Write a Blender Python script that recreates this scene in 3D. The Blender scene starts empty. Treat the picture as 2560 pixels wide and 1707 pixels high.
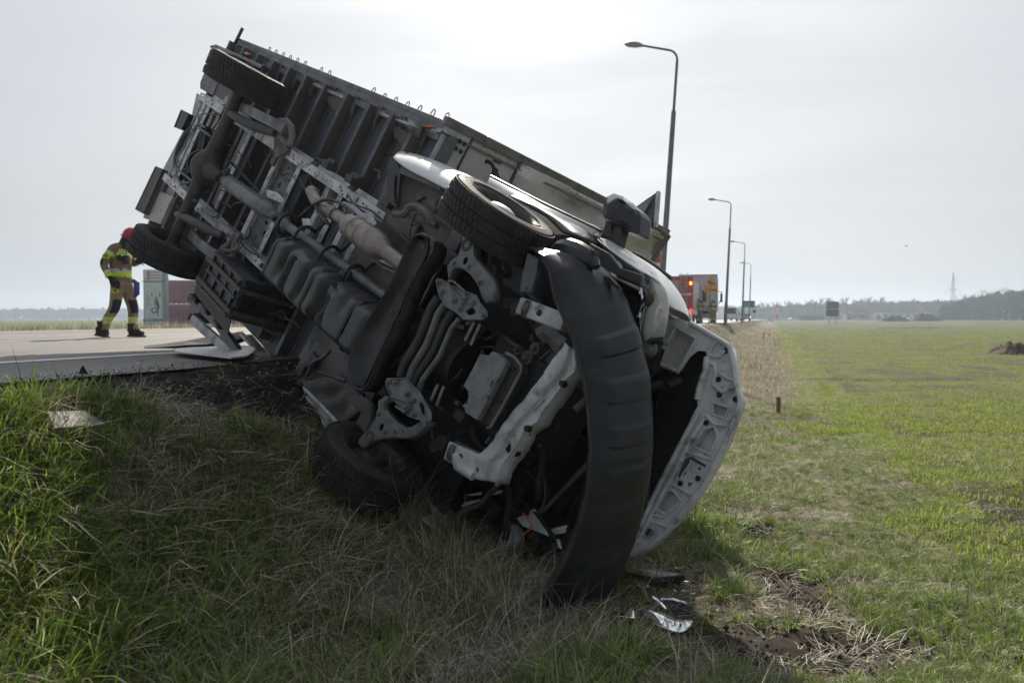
import bpy, bmesh, math, random
import numpy as np
from mathutils import Vector, Matrix, Euler, noise
from mathutils.geometry import tessellate_polygon
S = bpy.context.scene
COL = S.collection
random.seed(7); rng = np.random.default_rng(7)
# ------------------------------------------------------------------ camera
CAMZ = 1.5                      # eye height above the ditch floor
F, CX, CY, HY = 1998.4, 1280.0, 853.5, 797.5
PITCH = math.atan((CY-HY)/F)
cam = bpy.data.objects.new('camera', bpy.data.cameras.new('camera')); COL.objects.link(cam)
cam.location = (0, 0, CAMZ); cam.rotation_euler = (math.pi/2-PITCH, 0, 0)
cam.data.sensor_width = 36; cam.data.lens = F/2560*36
cam.data.clip_start = .05; cam.data.clip_end = 6000
cam.data.dof.use_dof = True; cam.data.dof.focus_distance = 5.2; cam.data.dof.aperture_fstop = 3.2
S.camera = cam
# ------------------------------------------------------------------ sky, sun, exposure
SUN_EL, SUN_AZ = math.radians(36), math.radians(3)     # azimuth from straight ahead, + to the right
sund = Vector((math.sin(SUN_AZ)*math.cos(SUN_EL), math.cos(SUN_AZ)*math.cos(SUN_EL), math.sin(SUN_EL)))
world = bpy.data.worlds.new('World'); S.world = world; world.use_nodes = True
nt = world.node_tree; nt.nodes.clear()
def N(t, **k):
    n = nt.nodes.new(t)
    for a, b in k.items(): setattr(n, a, b)
    return n
def ln(a, b): nt.links.new(a, b)
def mth(op, a, b=None, clamp=False):
    n = N('ShaderNodeMath', operation=op, use_clamp=clamp)
    for i, v in enumerate((a, b)):
        if v is None: continue
        if isinstance(v, (int, float)): n.inputs[i].default_value = v
        else: ln(v, n.inputs[i])
    return n.outputs[0]
sky = N('ShaderNodeTexSky', sky_type='NISHITA', sun_disc=False, sun_elevation=SUN_EL, sun_rotation=SUN_AZ, dust_density=3.0, air_density=1.0)
tc = N('ShaderNodeTexCoord')
dot = N('ShaderNodeVectorMath', operation='DOT_PRODUCT'); ln(tc.outputs['Generated'], dot.inputs[0]); dot.inputs[1].default_value = sund
d01 = mth('MAXIMUM', dot.outputs['Value'], 0.0)
glow = mth('ADD', mth('ADD', mth('MULTIPLY', d01, 2.15), mth('MULTIPLY', mth('POWER', d01, 3.0), 1.7)), mth('MULTIPLY', mth('POWER', d01, 40.0), 4.0))
veil = mth('ADD', glow, 2.6)                      # thin high cloud, brighter round the sun
mp = N('ShaderNodeMapping'); ln(tc.outputs['Generated'], mp.inputs['Vector']); mp.inputs['Scale'].default_value = (1.2, 1.2, 6.0); mp.inputs['Rotation'].default_value = (.18, -.12, .3)
nz = N('ShaderNodeTexNoise'); ln(mp.outputs[0], nz.inputs['Vector']); nz.inputs['Scale'].default_value = 1.6; nz.inputs['Detail'].default_value = 7; nz.inputs['Distortion'].default_value = .6
cloudy = N('ShaderNodeMapRange'); ln(nz.outputs['Fac'], cloudy.inputs[0]); cloudy.inputs[1].default_value = .35; cloudy.inputs[2].default_value = .68; cloudy.inputs[3].default_value = .86; cloudy.inputs[4].default_value = .98
vcol = N('ShaderNodeVectorMath', operation='SCALE'); vcol.inputs[0].default_value = (.95, .985, 1.04); ln(veil, vcol.inputs['Scale'])
mix = N('ShaderNodeMix', data_type='RGBA'); ln(cloudy.outputs[0], mix.inputs[0]); ln(sky.outputs[0], mix.inputs[6]); ln(vcol.outputs[0], mix.inputs[7])
bg = N('ShaderNodeBackground'); bg.inputs['Strength'].default_value = .1; ln(mix.outputs[2], bg.inputs['Color'])
wo = N('ShaderNodeOutputWorld'); ln(bg.outputs[0], wo.inputs['Surface'])
sun = bpy.data.objects.new('sun', bpy.data.lights.new('sun', 'SUN')); COL.objects.link(sun)
sun.data.energy = 5.0; sun.data.angle = math.radians(.9); sun.data.color = (1, .9, .76)
sun.rotation_euler = (-sund).to_track_quat('-Z', 'Y').to_euler()
S.view_settings.view_transform = 'Standard'; S.view_settings.look = 'None'; S.view_settings.exposure = .3; S.view_settings.gamma = 1
S.view_settings.use_curve_mapping = False
S.cycles.max_bounces = 4; S.cycles.diffuse_bounces = 2; S.cycles.glossy_bounces = 2; S.cycles.transmission_bounces = 4; S.cycles.transparent_max_bounces = 4; S.cycles.volume_bounces = 0
# ------------------------------------------------------------------ materials
def newmat(name):
    m = bpy.data.materials.new(name); m.use_nodes = True
    return m, m.node_tree, m.node_tree.nodes['Principled BSDF']
def pm(name, c, c2=None, scale=6, rough=.5, metal=0, bump=.0, bscale=40, lo=.45, hi=.65, dust=None, dlo=.5, dhi=.8, dscale=3, stretch=None, spec=None, rvar=.12, trans=0, coat=0):
    """base colour, worn colour in noise patches, dust in a second larger noise, fine bump"""
    m, t, b = newmat(name); n = t.nodes; l = t.links
    tcn = n.new('ShaderNodeTexCoord'); vec = tcn.outputs['Object']
    if stretch:
        mpp = n.new('ShaderNodeMapping'); l.new(vec, mpp.inputs[0]); mpp.inputs['Scale'].default_value = stretch; vec = mpp.outputs[0]
    def nzz(s, det=6, rg=.6):
        x = n.new('ShaderNodeTexNoise'); l.new(vec, x.inputs['Vector']); x.inputs['Scale'].default_value = s; x.inputs['Detail'].default_value = det; x.inputs['Roughness'].default_value = rg
        return x.outputs['Fac']
    def mr(f, a, bb, c0=0, c1=1):
        x = n.new('ShaderNodeMapRange'); l.new(f, x.inputs[0]); x.inputs[1].default_value = a; x.inputs[2].default_value = bb; x.inputs[3].default_value = c0; x.inputs[4].default_value = c1
        return x.outputs[0]
    def mx(f, a, bb):
        x = n.new('ShaderNodeMix'); x.data_type = 'RGBA'; l.new(f, x.inputs[0])
        for k, v in ((6, a), (7, bb)):
            if isinstance(v, tuple): x.inputs[k].default_value = (*v, 1)
            else: l.new(v, x.inputs[k])
        return x.outputs[2]
    f = nzz(scale)
    c2 = c2 or tuple(v*.75 for v in c)
    col = mx(mr(f, lo, hi), c, c2)
    if dust: col = mx(mr(nzz(dscale, 8, .7), dlo, dhi), col, dust)
    l.new(col, b.inputs['Base Color'])
    l.new(mr(f, .3, .7, max(0.03, rough-rvar), min(1, rough+rvar)), b.inputs['Roughness'])
    b.inputs['Metallic'].default_value = metal
    if spec is not None: b.inputs['Specular IOR Level'].default_value = spec
    if coat: b.inputs['Coat Weight'].default_value = coat
    if bump:
        bp = n.new('ShaderNodeBump'); bp.inputs['Strength'].default_value = bump; bp.inputs['Distance'].default_value = .01
        l.new(nzz(bscale, 4), bp.inputs['Height']); l.new(bp.outputs[0], b.inputs['Normal'])
    if trans:
        tr = n.new('ShaderNodeBsdfTranslucent'); l.new(col, tr.inputs[0]); ms = n.new('ShaderNodeMixShader'); ms.inputs[0].default_value = trans
        l.new(b.outputs[0], ms.inputs[1]); l.new(tr.outputs[0], ms.inputs[2]); l.new(ms.outputs[0], n['Material Output'].inputs[0])
    return m
DUST = (.17, .145, .12)
M = {}
M['black'] = pm('black_plastic', (.025,.028,.033), (.036,.04,.046), rough=.33, bump=.08, bscale=180, dust=(.085,.082,.08), dlo=.5, dhi=.85)
M['bumper'] = pm('grained_bumper_plastic', (.018,.021,.027), (.026,.029,.036), scale=5, rough=.33, bump=.15, bscale=400, dust=(.1,.098,.096), dlo=.58, dhi=.9, dscale=6, stretch=(1,1,.6), spec=.3)
M['rubber'] = pm('tyre_rubber', (.024,.026,.03), (.038,.04,.043), scale=14, rough=.75, bump=.2, bscale=90, dust=(.075,.068,.06), dlo=.45, dhi=.8, dscale=7)
M['frame'] = pm('scuffed_white_frame_paint', (.74,.76,.8), (.46,.46,.46), scale=9, rough=.42, metal=.1, bump=.1, dust=(.17,.145,.125), dlo=.52, dhi=.68, dscale=4)
M['steel'] = pm('dusty_grey_steel', (.19,.203,.225), (.11,.108,.108), scale=8, rough=.42, metal=.3, bump=.1, dust=DUST, dlo=.5, dhi=.8)
M['beam'] = pm('brown_grey_primed_steel', (.135,.122,.115), (.09,.083,.08), scale=4, rough=.55, bump=.12, dust=(.2,.19,.18), dlo=.5, dhi=.85, stretch=(1,.35,1))
M['floor'] = pm('slate_blue_box_floor', (.12,.14,.172), (.095,.108,.13), scale=2.2, rough=.45, bump=.05, dust=(.17,.17,.17), dlo=.5, dhi=.9, stretch=(1,.4,1))
M['alu'] = pm('worn_aluminium', (.5,.51,.52), (.3,.3,.3), scale=10, rough=.42, metal=.7, bump=.08, dust=(.2,.18,.16), dlo=.52, dhi=.8)
M['exhaust'] = pm('heat_stained_exhaust', (.34,.305,.29), (.24,.2,.185), scale=9, rough=.5, metal=.5, bump=.12, bscale=60, dust=(.16,.12,.1), dlo=.55, dhi=.8)
M['rust'] = pm('rusty_bracket', (.15,.135,.12), (.25,.23,.205), scale=12, rough=.8, bump=.3)
M['cast'] = pm('dark_cast_iron', (.062,.064,.068), (.1,.096,.09), scale=10, rough=.6, metal=.2, bump=.2, dust=(.12,.1,.085), dlo=.52, dhi=.85)
M['arm'] = pm('galvanised_suspension_arm', (.2,.21,.225), (.12,.118,.116), scale=14, rough=.4, metal=.35, bump=.15, bscale=80, dust=(.13,.11,.09), dlo=.48, dhi=.75)
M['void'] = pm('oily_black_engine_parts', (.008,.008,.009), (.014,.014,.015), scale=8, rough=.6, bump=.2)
M['oilpan'] = pm('cast_aluminium_sump', (.26,.272,.29), (.19,.195,.2), scale=12, rough=.6, metal=.2, bump=.25, bscale=120, dust=(.1,.09,.08), dlo=.55, dhi=.8)
M['white'] = pm('white_car_paint', (.76,.78,.8), (.72,.73,.75), scale=3, rough=.3, coat=.25, dust=(.42,.4,.37), dlo=.58, dhi=.95, rvar=.05)
M['whitein'] = pm('grimy_white_inner_panel', (.66,.69,.73), (.48,.5,.53), scale=7, rough=.4, bump=.06, dust=(.14,.125,.11), dlo=.55, dhi=.7, dscale=6, coat=.2)
M['underseal'] = pm('grey_brown_underbody', (.13,.128,.13), (.08,.077,.076), scale=5, rough=.65, bump=.2, bscale=50, dust=(.2,.185,.17), dlo=.5, dhi=.85)
M['wallpanel'] = pm('scratched_grey_box_wall', (.56,.54,.555), (.45,.435,.45), scale=4, rough=.55, bump=.05, dust=(.16,.14,.12), dlo=.6, dhi=.78, dscale=5)
M['tarp'] = pm('grey_tarpaulin', (.76,.73,.74), (.62,.6,.61), scale=3, rough=.38, bump=.06, bscale=20, dust=(.25,.23,.21), dlo=.55, dhi=.9, trans=.12)
M['orange'] = pm('orange_marker_plastic', (.8,.2,.03), rough=.3)
M['wire'] = pm('bare_wire', (.3,.3,.3), rough=.4, metal=.8)
M['strap'] = pm('brown_steel_strap', (.105,.085,.072), (.14,.12,.1), rough=.7, bump=.15)
M['red'] = pm('red_paint', (.5,.03,.03), (.42,.03,.03), rough=.35)
M['chrome'] = pm('chromed_trim', (.75,.78,.82), (.6,.62,.66), scale=9, rough=.08, metal=1, rvar=.04)
m, t, b = newmat('clear_plastic_lens'); M['lens'] = m
b.inputs['Base Color'].default_value = (.92,.95,.98,1); b.inputs['Roughness'].default_value = .12; b.inputs['IOR'].default_value = 1.35; b.inputs['Transmission Weight'].default_value = .8
m, t, b = newmat('milky_headlight_lens'); M['hlens'] = m
b.inputs['Base Color'].default_value = (.95,.95,.93,1); b.inputs['Roughness'].default_value = .08; b.inputs['IOR'].default_value = 1.5; b.inputs['Transmission Weight'].default_value = .25; b.inputs['Coat Weight'].default_value = .6
m, t, b = newmat('window_glass'); M['glass'] = m
b.inputs['Base Color'].default_value = (.05,.06,.07,1); b.inputs['Roughness'].default_value = .06
def flat(name, c, rough=.6, metal=0): 
    return pm(name, c, tuple(v*.85 for v in c), rough=rough, metal=metal, scale=5)
# ------------------------------------------------------------------ mesh tools
class MB:
    def __init__(s): s.v = []; s.f = []; s.mi = []; s.k = 0
    def add(s, vs, fs):
        o = len(s.v); s.v += [tuple(v) for v in vs]; s.f += [tuple(i+o for i in f) for f in fs]; s.mi += [s.k]*len(fs); return s
    def box(s, x0, x1, y0, y1, z0, z1, mtx=None):
        vs = [Vector((x, y, z)) for x in (x0, x1) for y in (y0, y1) for z in (z0, z1)]
        if mtx: vs = [mtx @ v for v in vs]
        return s.add(vs, [(0,1,3,2), (4,6,7,5), (0,4,5,1), (2,3,7,6), (0,2,6,4), (1,5,7,3)])
    def bar(s, a, b, w, h, up=(0,0,1)):
        a, b = Vector(a), Vector(b); d = (b-a).normalized(); u = Vector(up); sx = d.cross(u)
        if sx.length < 1e-4: sx = d.cross(Vector((1,0,0)))
        sx.normalize(); u = sx.cross(d)
        vs = [p+sx*i*w/2+u*j*h/2 for p in (a, b) for i in (-1, 1) for j in (-1, 1)]
        return s.add(vs, [(0,1,3,2), (4,6,7,5), (0,4,5,1), (2,3,7,6), (0,2,6,4), (1,5,7,3)])
    def tube(s, pts, r, n=10, cap=True, closed=False):
        pts = [Vector(p) for p in pts]; m_ = len(pts)
        rs = r if isinstance(r, (list, tuple)) else [r]*m_
        vs = []; pu = None
        for i, p in enumerate(pts):
            if closed: d = pts[(i+1) % m_]-pts[i-1]
            else: d = pts[min(i+1, m_-1)]-pts[max(i-1, 0)]
            d = d.normalized() if d.length > 1e-9 else Vector((0,0,1))
            if pu is None: pu = d.orthogonal().normalized()
            pu = (pu-d*pu.dot(d)); pu = pu.normalized() if pu.length > 1e-6 else d.orthogonal().normalized()
            q = d.cross(pu)
            for k in range(n):
                a = 2*math.pi*k/n; vs.append(p+(pu*math.cos(a)+q*math.sin(a))*rs[i])
        fs = []
        for i in range(m_ if closed else m_-1):
            j = (i+1) % m_
            for k in range(n): fs.append((i*n+k, i*n+(k+1) % n, j*n+(k+1) % n, j*n+k))
        if cap and not closed: fs += [tuple(range(n-1, -1, -1)), tuple((m_-1)*n+k for k in range(n))]
        return s.add(vs, fs)
    def lathe(s, prof, c=(0,0,0), axis='y', n=32, closed=False):
        """prof: (radius, position along the axis)"""
        vs = []
        for r, h in prof:
            for k in range(n):
                a = 2*math.pi*k/n; ca, sa = r*math.cos(a), r*math.sin(a)
                vs.append(Vector({'y': (ca, h, sa), 'z': (ca, sa, h), 'x': (h, ca, sa)}[axis])+Vector(c))
        fs = []; m_ = len(prof)
        for i in range(m_ if closed else m_-1):
            j = (i+1) % m_
            for k in range(n): fs.append((i*n+k, i*n+(k+1) % n, j*n+(k+1) % n, j*n+k))
        return s.add(vs, fs)
    def plate(s, outer, th, holes=()):
        """planar outline with holes, extruded by the vector th"""
        loops = [[Vector(p) for p in outer]]+[[Vector(p) for p in h] for h in holes]
        th = Vector(th); flatp = [p for l in loops for p in l]; n = len(flatp)
        tri = tessellate_polygon(loops)
        vs = flatp+[p+th for p in flatp]
        fs = [tuple(t_) for t_ in tri]+[tuple(i+n for i in reversed(t_)) for t_ in tri]
        o = 0
        for l in loops:
            m_ = len(l)
            for i in range(m_): a, b_ = o+i, o+(i+1) % m_; fs.append((a, b_, b_+n, a+n))
            o += m_
        return s.add(vs, fs)
    def loft(s, rows):
        m_ = len(rows[0]); vs = [p for r in rows for p in r]
        return s.add(vs, [(i*m_+k, i*m_+k+1, (i+1)*m_+k+1, (i+1)*m_+k) for i in range(len(rows)-1) for k in range(m_-1)])
    def build(s, name, mat, parent=None, smooth=False, bevel=0, solid=0, sub=0, ang=None, loc=None, rot=None):
        me = bpy.data.meshes.new(name); me.from_pydata(s.v, [], s.f)
        mats = mat if isinstance(mat, (list, tuple)) else [mat]
        for m_ in mats: me.materials.append(M[m_] if isinstance(m_, str) else m_)
        if len(mats) > 1: me.polygons.foreach_set('material_index', s.mi)
        bm = bmesh.new(); bm.from_mesh(me); bmesh.ops.recalc_face_normals(bm, faces=bm.faces); bm.to_mesh(me); bm.free()
        if smooth:
            me.polygons.foreach_set('use_smooth', [True]*len(me.polygons))
            if ang is None: ang = 40
            try: me.set_sharp_from_angle(angle=math.radians(ang))
            except Exception: pass
        o = bpy.data.objects.new(name, me); COL.objects.link(o)
        if parent: o.parent = parent
        if loc is not None: o.location = loc
        if rot is not None: o.rotation_euler = rot
        if solid: md = o.modifiers.new('s', 'SOLIDIFY'); md.thickness = solid; md.offset = 0
        if sub: md = o.modifiers.new('u', 'SUBSURF'); md.levels = sub; md.render_levels = sub
        if bevel: md = o.modifiers.new('b', 'BEVEL'); md.width = bevel; md.segments = 2; md.limit_method = 'ANGLE'; md.angle_limit = math.radians(40)
        return o
def tag(o, label=None, cat=None, group=None, kind=None):
    for k, v in (('label', label), ('category', cat), ('group', group), ('kind', kind)):
        if v: o[k] = v
    return o
def empty(name, loc, rz=0):
    o = bpy.data.objects.new(name, None); COL.objects.link(o); o.location = loc; o.rotation_euler = (0,0,rz); o.empty_display_size = .2
    return o
def dup(root, parent=None):
    c = root.copy(); COL.objects.link(c); c.parent = parent
    for ch in list(root.children): dup(ch, c)
    return c
def circ(c, r, n=10, ax='z', ry=None):
    ry = ry or r; c = Vector(c); o = []
    for k in range(n):
        a = 2*math.pi*k/n; u, w = r*math.cos(a), ry*math.sin(a)
        o.append(c+Vector({'z': (u, w, 0), 'y': (u, 0, w), 'x': (0, u, w)}[ax]))
    return o
# pixel of the photograph -> ray; used to read off sizes of things from the photograph on planes with a real depth
cp, sp = math.cos(PITCH), math.sin(PITCH)
def ray(px, py):
    u = -(py-CY)/F
    return Vector(((px-CX)/F, cp+u*sp, -sp+u*cp))
def at(px, py, d):                 # world point at distance d ahead
    r = ray(px, py); return Vector((0,0,CAMZ))+r*(d/r.y)
# terrain profile across the road direction
TH = math.atan(.3233); ST, CT = math.sin(TH), math.cos(TH)
def pu(x, y): return x*CT-y*ST, x*ST+y*CT
def xy(p, u): return p*CT+u*ST, -p*ST+u*CT
PP = [(-600,-1.2),(-60,-1.1),(-30,-.9),(-21,-.5),(-19.6,-.33),(-3.55,-.325),(-3.25,-.42),(-2.9,-.72),(-2.5,-1.1),(-2,-1.33),(-1.5,-1.43),(-1,-1.47),(0,-1.5),(2,-1.5),(6,-1.46),(40,-1.42),(600,-1.35)]
PA = np.array(PP)
def prof(p): return np.interp(p, PA[:,0], PA[:,1])
def gz(x, y):
    p, u = pu(x, y); z = float(prof(p))
    if p > -3.6 or p < -19.6:
        fade = 1 if p > -2.8 or p < -20 else .4
        z += fade*(.035*noise.noise(Vector((x*1.3, y*1.3, 0)))+.05*noise.noise(Vector((x*.35, y*.35, 3))))
    return z+CAMZ
def ground_at(px, py):
    r = ray(px, py); o = Vector((0,0,CAMZ)); d = 1.0
    while d < 500:
        p = o+r*(d/r.y)
        if p.z <= gz(p.x, p.y): return p
        d *= 1.01
    return p
# ------------------------------------------------------------------ terrain
def ss(a, b, x): t_ = np.clip((x-a)/(b-a), 0, 1); return t_*t_*(3-2*t_)
def farz(p, u): return float(.75*ss(150, 420, u)*(1 if p > 3 else (.8 if p < -20 else 0)))
def grade(a, b, n, k): return a+(b-a)*np.linspace(0, 1, n)**k
ps = np.unique(np.round(np.concatenate([-grade(20,1400,36,3)[::-1], np.linspace(-19.6,-3.9,8), np.linspace(-3.6,3,150), grade(3,14,90,1.3), grade(14,1500,60,3)]), 3))
us = np.unique(np.round(np.concatenate([np.linspace(-30,0,16), np.linspace(0,9,170), grade(9,60,110,1.5), grade(60,1500,60,2.4)]), 3))
rows = []
for u in us:
    row = []
    for p in ps:
        x, y = xy(p, u); z = gz(x, y)+farz(p, u)
        if p > -2.9 and u < 30:
            z += .03*noise.noise(Vector((x*4,y*4,0)))+.02*noise.noise(Vector((x*11,y*11,7)))
            if p > 1: z += .03*abs(noise.noise(Vector((x*2.3,y*2.3,9))))
        elif -3.5 < p < -2.7: z += .03*noise.noise(Vector((x*7,y*7,0)))
        if u > 8 and -2.8 < p < -.6: z += .12*noise.noise(Vector((x*.5,y*.5,5)))*min(1,(u-8)/10)
        row.append((x, y, z))
    rows.append(row)
def ground_material():
    m, t, b = newmat('verge_soil_and_turf'); n = t.nodes; l = t.links
    at_ = n.new('ShaderNodeAttribute'); at_.attribute_name = 'mask'
    sp_ = n.new('ShaderNodeSeparateColor'); l.new(at_.outputs['Color'], sp_.inputs[0])
    geo = n.new('ShaderNodeNewGeometry')
    def nz_(s, d=8, r=.65):
        x = n.new('ShaderNodeTexNoise'); l.new(geo.outputs['Position'], x.inputs['Vector']); x.inputs['Scale'].default_value = s; x.inputs['Detail'].default_value = d; x.inputs['Roughness'].default_value = r; return x.outputs['Fac']
    def ramp(f, st):
        x = n.new('ShaderNodeValToRGB'); l.new(f, x.inputs[0]); cr = x.color_ramp
        while len(cr.elements) < len(st): cr.elements.new(.5)
        for e, (p_, c_) in zip(cr.elements, st): e.position = p_; e.color = (*c_, 1)
        return x.outputs[0]
    def mx(f, a, c_):
        x = n.new('ShaderNodeMix'); x.data_type = 'RGBA'; l.new(f, x.inputs[0]); l.new(a, x.inputs[6]); l.new(c_, x.inputs[7]); return x.outputs[2]
    f1, f2, f3 = nz_(14), nz_(2.2), nz_(.25, 5)
    dry = ramp(f1, [(.3,(.06,.052,.036)),(.5,(.17,.15,.105)),(.7,(.3,.27,.2))])
    grn = ramp(f1, [(.3,(.05,.07,.02)),(.5,(.115,.145,.045)),(.72,(.2,.2,.085))])
    soil = mx(sp_.outputs[2], ramp(f1, [(.35,(.03,.023,.017)),(.6,(.075,.057,.042)),(.75,(.15,.12,.09))]), ramp(f1, [(.35,(.008,.008,.008)),(.6,(.02,.019,.018)),(.78,(.05,.046,.042))]))
    ad = n.new('ShaderNodeMath'); ad.operation = 'MULTIPLY_ADD'; l.new(f2, ad.inputs[0]); ad.inputs[1].default_value = 1.4; ad.inputs[2].default_value = -.7
    gsum = n.new('ShaderNodeMath'); gsum.operation = 'ADD'; gsum.use_clamp = True; l.new(ad.outputs[0], gsum.inputs[0]); l.new(sp_.outputs[0], gsum.inputs[1])
    c1 = mx(gsum.outputs[0], dry, grn)
    gs2 = n.new('ShaderNodeMath'); gs2.operation = 'ADD'; gs2.use_clamp = True; l.new(ad.outputs[0], gs2.inputs[0]); l.new(sp_.outputs[1], gs2.inputs[1])
    c2 = mx(gs2.outputs[0], c1, soil)
    # broad ploughed bands of the far field
    hs = n.new('ShaderNodeHueSaturation'); l.new(c2, hs.inputs['Color']); mr_ = n.new('ShaderNodeMapRange'); l.new(f3, mr_.inputs[0]); mr_.inputs[1].default_value = .3; mr_.inputs[2].default_value = .7; mr_.inputs[3].default_value = .8; mr_.inputs[4].default_value = 1.15; l.new(mr_.outputs[0], hs.inputs['Value'])
    l.new(hs.outputs[0], b.inputs['Base Color']); b.inputs['Roughness'].default_value = .95; b.inputs['Specular IOR Level'].default_value = .15
    bp = n.new('ShaderNodeBump'); bp.inputs['Strength'].default_value = .8; bp.inputs['Distance'].default_value = .03; l.new(f1, bp.inputs['Height']); l.new(bp.outputs[0], b.inputs['Normal'])
    return m
M['ground'] = ground_material()
b = MB().loft(rows); g = b.build('ground', 'ground', smooth=True, ang=180); tag(g, kind='structure')
def masks(x, y):
    p, u = pu(x, y)
    n1 = noise.noise(Vector((x*.9,y*.9,11))); n2 = noise.noise(Vector((x*.25,y*.25,4)))
    green = ss(-.6,1.6,p+n1*.9)*.75+.22
    if p < -1.2: green = .35*ss(2.6,1.0,y)+.15+.3*n1
    if u > 12 and p < .8: green = .12+.15*n1
    if p < -20: green = .8
    pl_ = -3.3+.45*float(ss(3.4,4.6,u)); dirt = float(ss(pl_+.15,pl_-.12,p+n1*.18)*ss(-4.5,-3.6,p)*(1-.7*ss(12,25,u)))*.98
    # trodden soil at the lower right
    q = ground_q; d2 = min(math.hypot((x-cx_)/rx_, (y-cy_)/ry_) for cx_, cy_, rx_, ry_ in q)
    dirt = max(dirt, float(ss(1.25,.5,d2+.35*n1)))
    if p > 1.5: dirt = max(dirt, .34+.7*n1+.25*n2)
    return max(0,min(1,green)), max(0,min(1,dirt)), (1 if -4 < p < -2 and u < 14 else (.45 if dirt > .5 and p < 2.5 else 0))
_g = [ground_at(2100,1640), ground_at(1960,1470), ground_at(2270,950), ground_at(1870,1330)]
ground_q = [(_g[0].x,_g[0].y,.7,.4),(_g[1].x,_g[1].y,.3,.4),(_g[2].x,_g[2].y,2.5,.7),(_g[3].x,_g[3].y,.25,.3)]
me = g.data; at_ = me.color_attributes.new('mask', 'FLOAT_COLOR', 'POINT')
vals = []
for v in me.vertices:
    gr, di, bk = masks(v.co.x, v.co.y); vals += [gr, di, bk, 1]
at_.data.foreach_set('color', vals)
# road: asphalt sheet a little above the formation, painted edge line, far kerb of weeds
def strip(name, p0, p1, u0, u1, z, mat, nu=60, wob=0, k=2.2):
    rws = []
    for u in grade(u0, u1, nu, k):
        w_ = wob*noise.noise(Vector((u*2,0,0)))+wob*.5*noise.noise(Vector((u*9,3,0)))
        rws.append([(*xy(p0,u),z+CAMZ),(*xy(p0+(p1-p0)*.5,u),z+CAMZ),(*xy(p1+w_,u),z+CAMZ)])
    return MB().loft(rws).build(name, mat)
m, t, b_ = newmat('worn_asphalt'); M['asphalt'] = m; n = t.nodes; l = t.links
geo = n.new('ShaderNodeNewGeometry')
def an(s, d=6, sc=None):
    x = n.new('ShaderNodeTexNoise'); 
    if sc: q_ = n.new('ShaderNodeMapping'); q_.inputs['Scale'].default_value = sc; q_.inputs['Rotation'].default_value = (0,0,TH); l.new(geo.outputs['Position'], q_.inputs[0]); l.new(q_.outputs[0], x.inputs[0])
    else: l.new(geo.outputs['Position'], x.inputs[0])
    x.inputs['Scale'].default_value = s; x.inputs['Detail'].default_value = d; return x.outputs['Fac']
cr = n.new('ShaderNodeValToRGB'); l.new(an(160,3), cr.inputs[0]); cr.color_ramp.elements[0].position = .35; cr.color_ramp.elements[0].color = (.1,.1,.1,1); cr.color_ramp.elements[1].position = .7; cr.color_ramp.elements[1].color = (.31,.3,.285,1)
cr2 = n.new('ShaderNodeValToRGB'); l.new(an(1.2,7,(1,.08,1)), cr2.inputs[0]); cr2.color_ramp.elements[0].position = .35; cr2.color_ramp.elements[0].color = (.6,.6,.6,1); cr2.color_ramp.elements[1].position = .65; cr2.color_ramp.elements[1].color = (1.15,1.13,1.1,1)
mm = n.new('ShaderNodeMix'); mm.data_type = 'RGBA'; mm.blend_type = 'MULTIPLY'; mm.inputs[0].default_value = 1; l.new(cr.outputs[0], mm.inputs[6]); l.new(cr2.outputs[0], mm.inputs[7]); l.new(mm.outputs[2], b_.inputs['Base Color'])
b_.inputs['Roughness'].default_value = .62; bp = n.new('ShaderNodeBump'); bp.inputs['Strength'].default_value = .5; bp.inputs['Distance'].default_value = .006; l.new(an(220,2), bp.inputs['Height']); l.new(bp.outputs[0], b_.inputs['Normal'])
tag(strip('road', -19.5, -3.6, -25, 900, -.315, 'asphalt', 400, .16, 1.6), kind='structure')
M['paint'] = pm('worn_road_paint', (.72,.72,.7), (.5,.5,.48), scale=30, rough=.6, bump=.2, bscale=200)
tag(strip('edge_line', -5.38, -5.14, -25, 600, -.311, 'paint', 120), kind='structure')
for k in range(30): tag(strip('centre_line', -11.6, -11.48, -6+k*9, -2+k*9, -.311, 'paint', 3, k=1), kind='structure')
tag(strip('edge_line', -17.9, -17.75, -25, 600, -.311, 'paint', 120), kind='structure')
# ------------------------------------------------------------------ lamps along the road
M['galv'] = pm('galvanised_pole', (.2,.205,.21), (.15,.15,.155), scale=5, rough=.55, metal=.2)
M['lampgrey'] = flat('lamp_head_grey', (.3,.31,.32), .4)
def street_lamp(first):
    r = empty('street_lamp', (0,0,0))
    MB().tube([(0,0,0),(0,0,1.6),(0,0,1.62),(0,0,7.1)], [.13,.12,.1,.075], 14).build('pole', 'galv', r, smooth=True)
    pts = [(0,0,7.1),(0,0,8.7)]+[(-.3+.3*math.cos(a),0,8.7+.32*math.sin(a)) for a in np.linspace(.2,1.45,7)]+[(-1.15,0,9.15)]
    MB().tube(pts, [.045]*2+[.036]*7+[.034], 10).build('bracket_arm', 'galv', r, smooth=True)
    b = MB(); b.tube([(-1.1,0,9.14),(-1.2,0,9.16),(-1.35,0,9.17),(-1.58,0,9.18),(-1.7,0,9.18)], [.035,.07,.1,.09,.03], 12); b.build('lamp_head', 'lampgrey', r, smooth=True)
    MB().lathe([(.001,0),(.07,.01),(.09,.05)], c=(-1.44,0,9.06), axis='z', n=14).build('lamp_glass', 'lens', r, smooth=True)
    MB().box(-.06,.06,-.15,-.12,.7,1.1).build('access_door', 'galv', r)
    return r
L0 = street_lamp(True); LAB = ['tall galvanised street lamp right behind the overturned truck, the nearest of the row','second street lamp of the row, standing beside the two cars far down the verge','third street lamp from the truck, standing left of the green road sign','farthest and smallest street lamp of the row, rising behind the green road sign']
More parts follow.
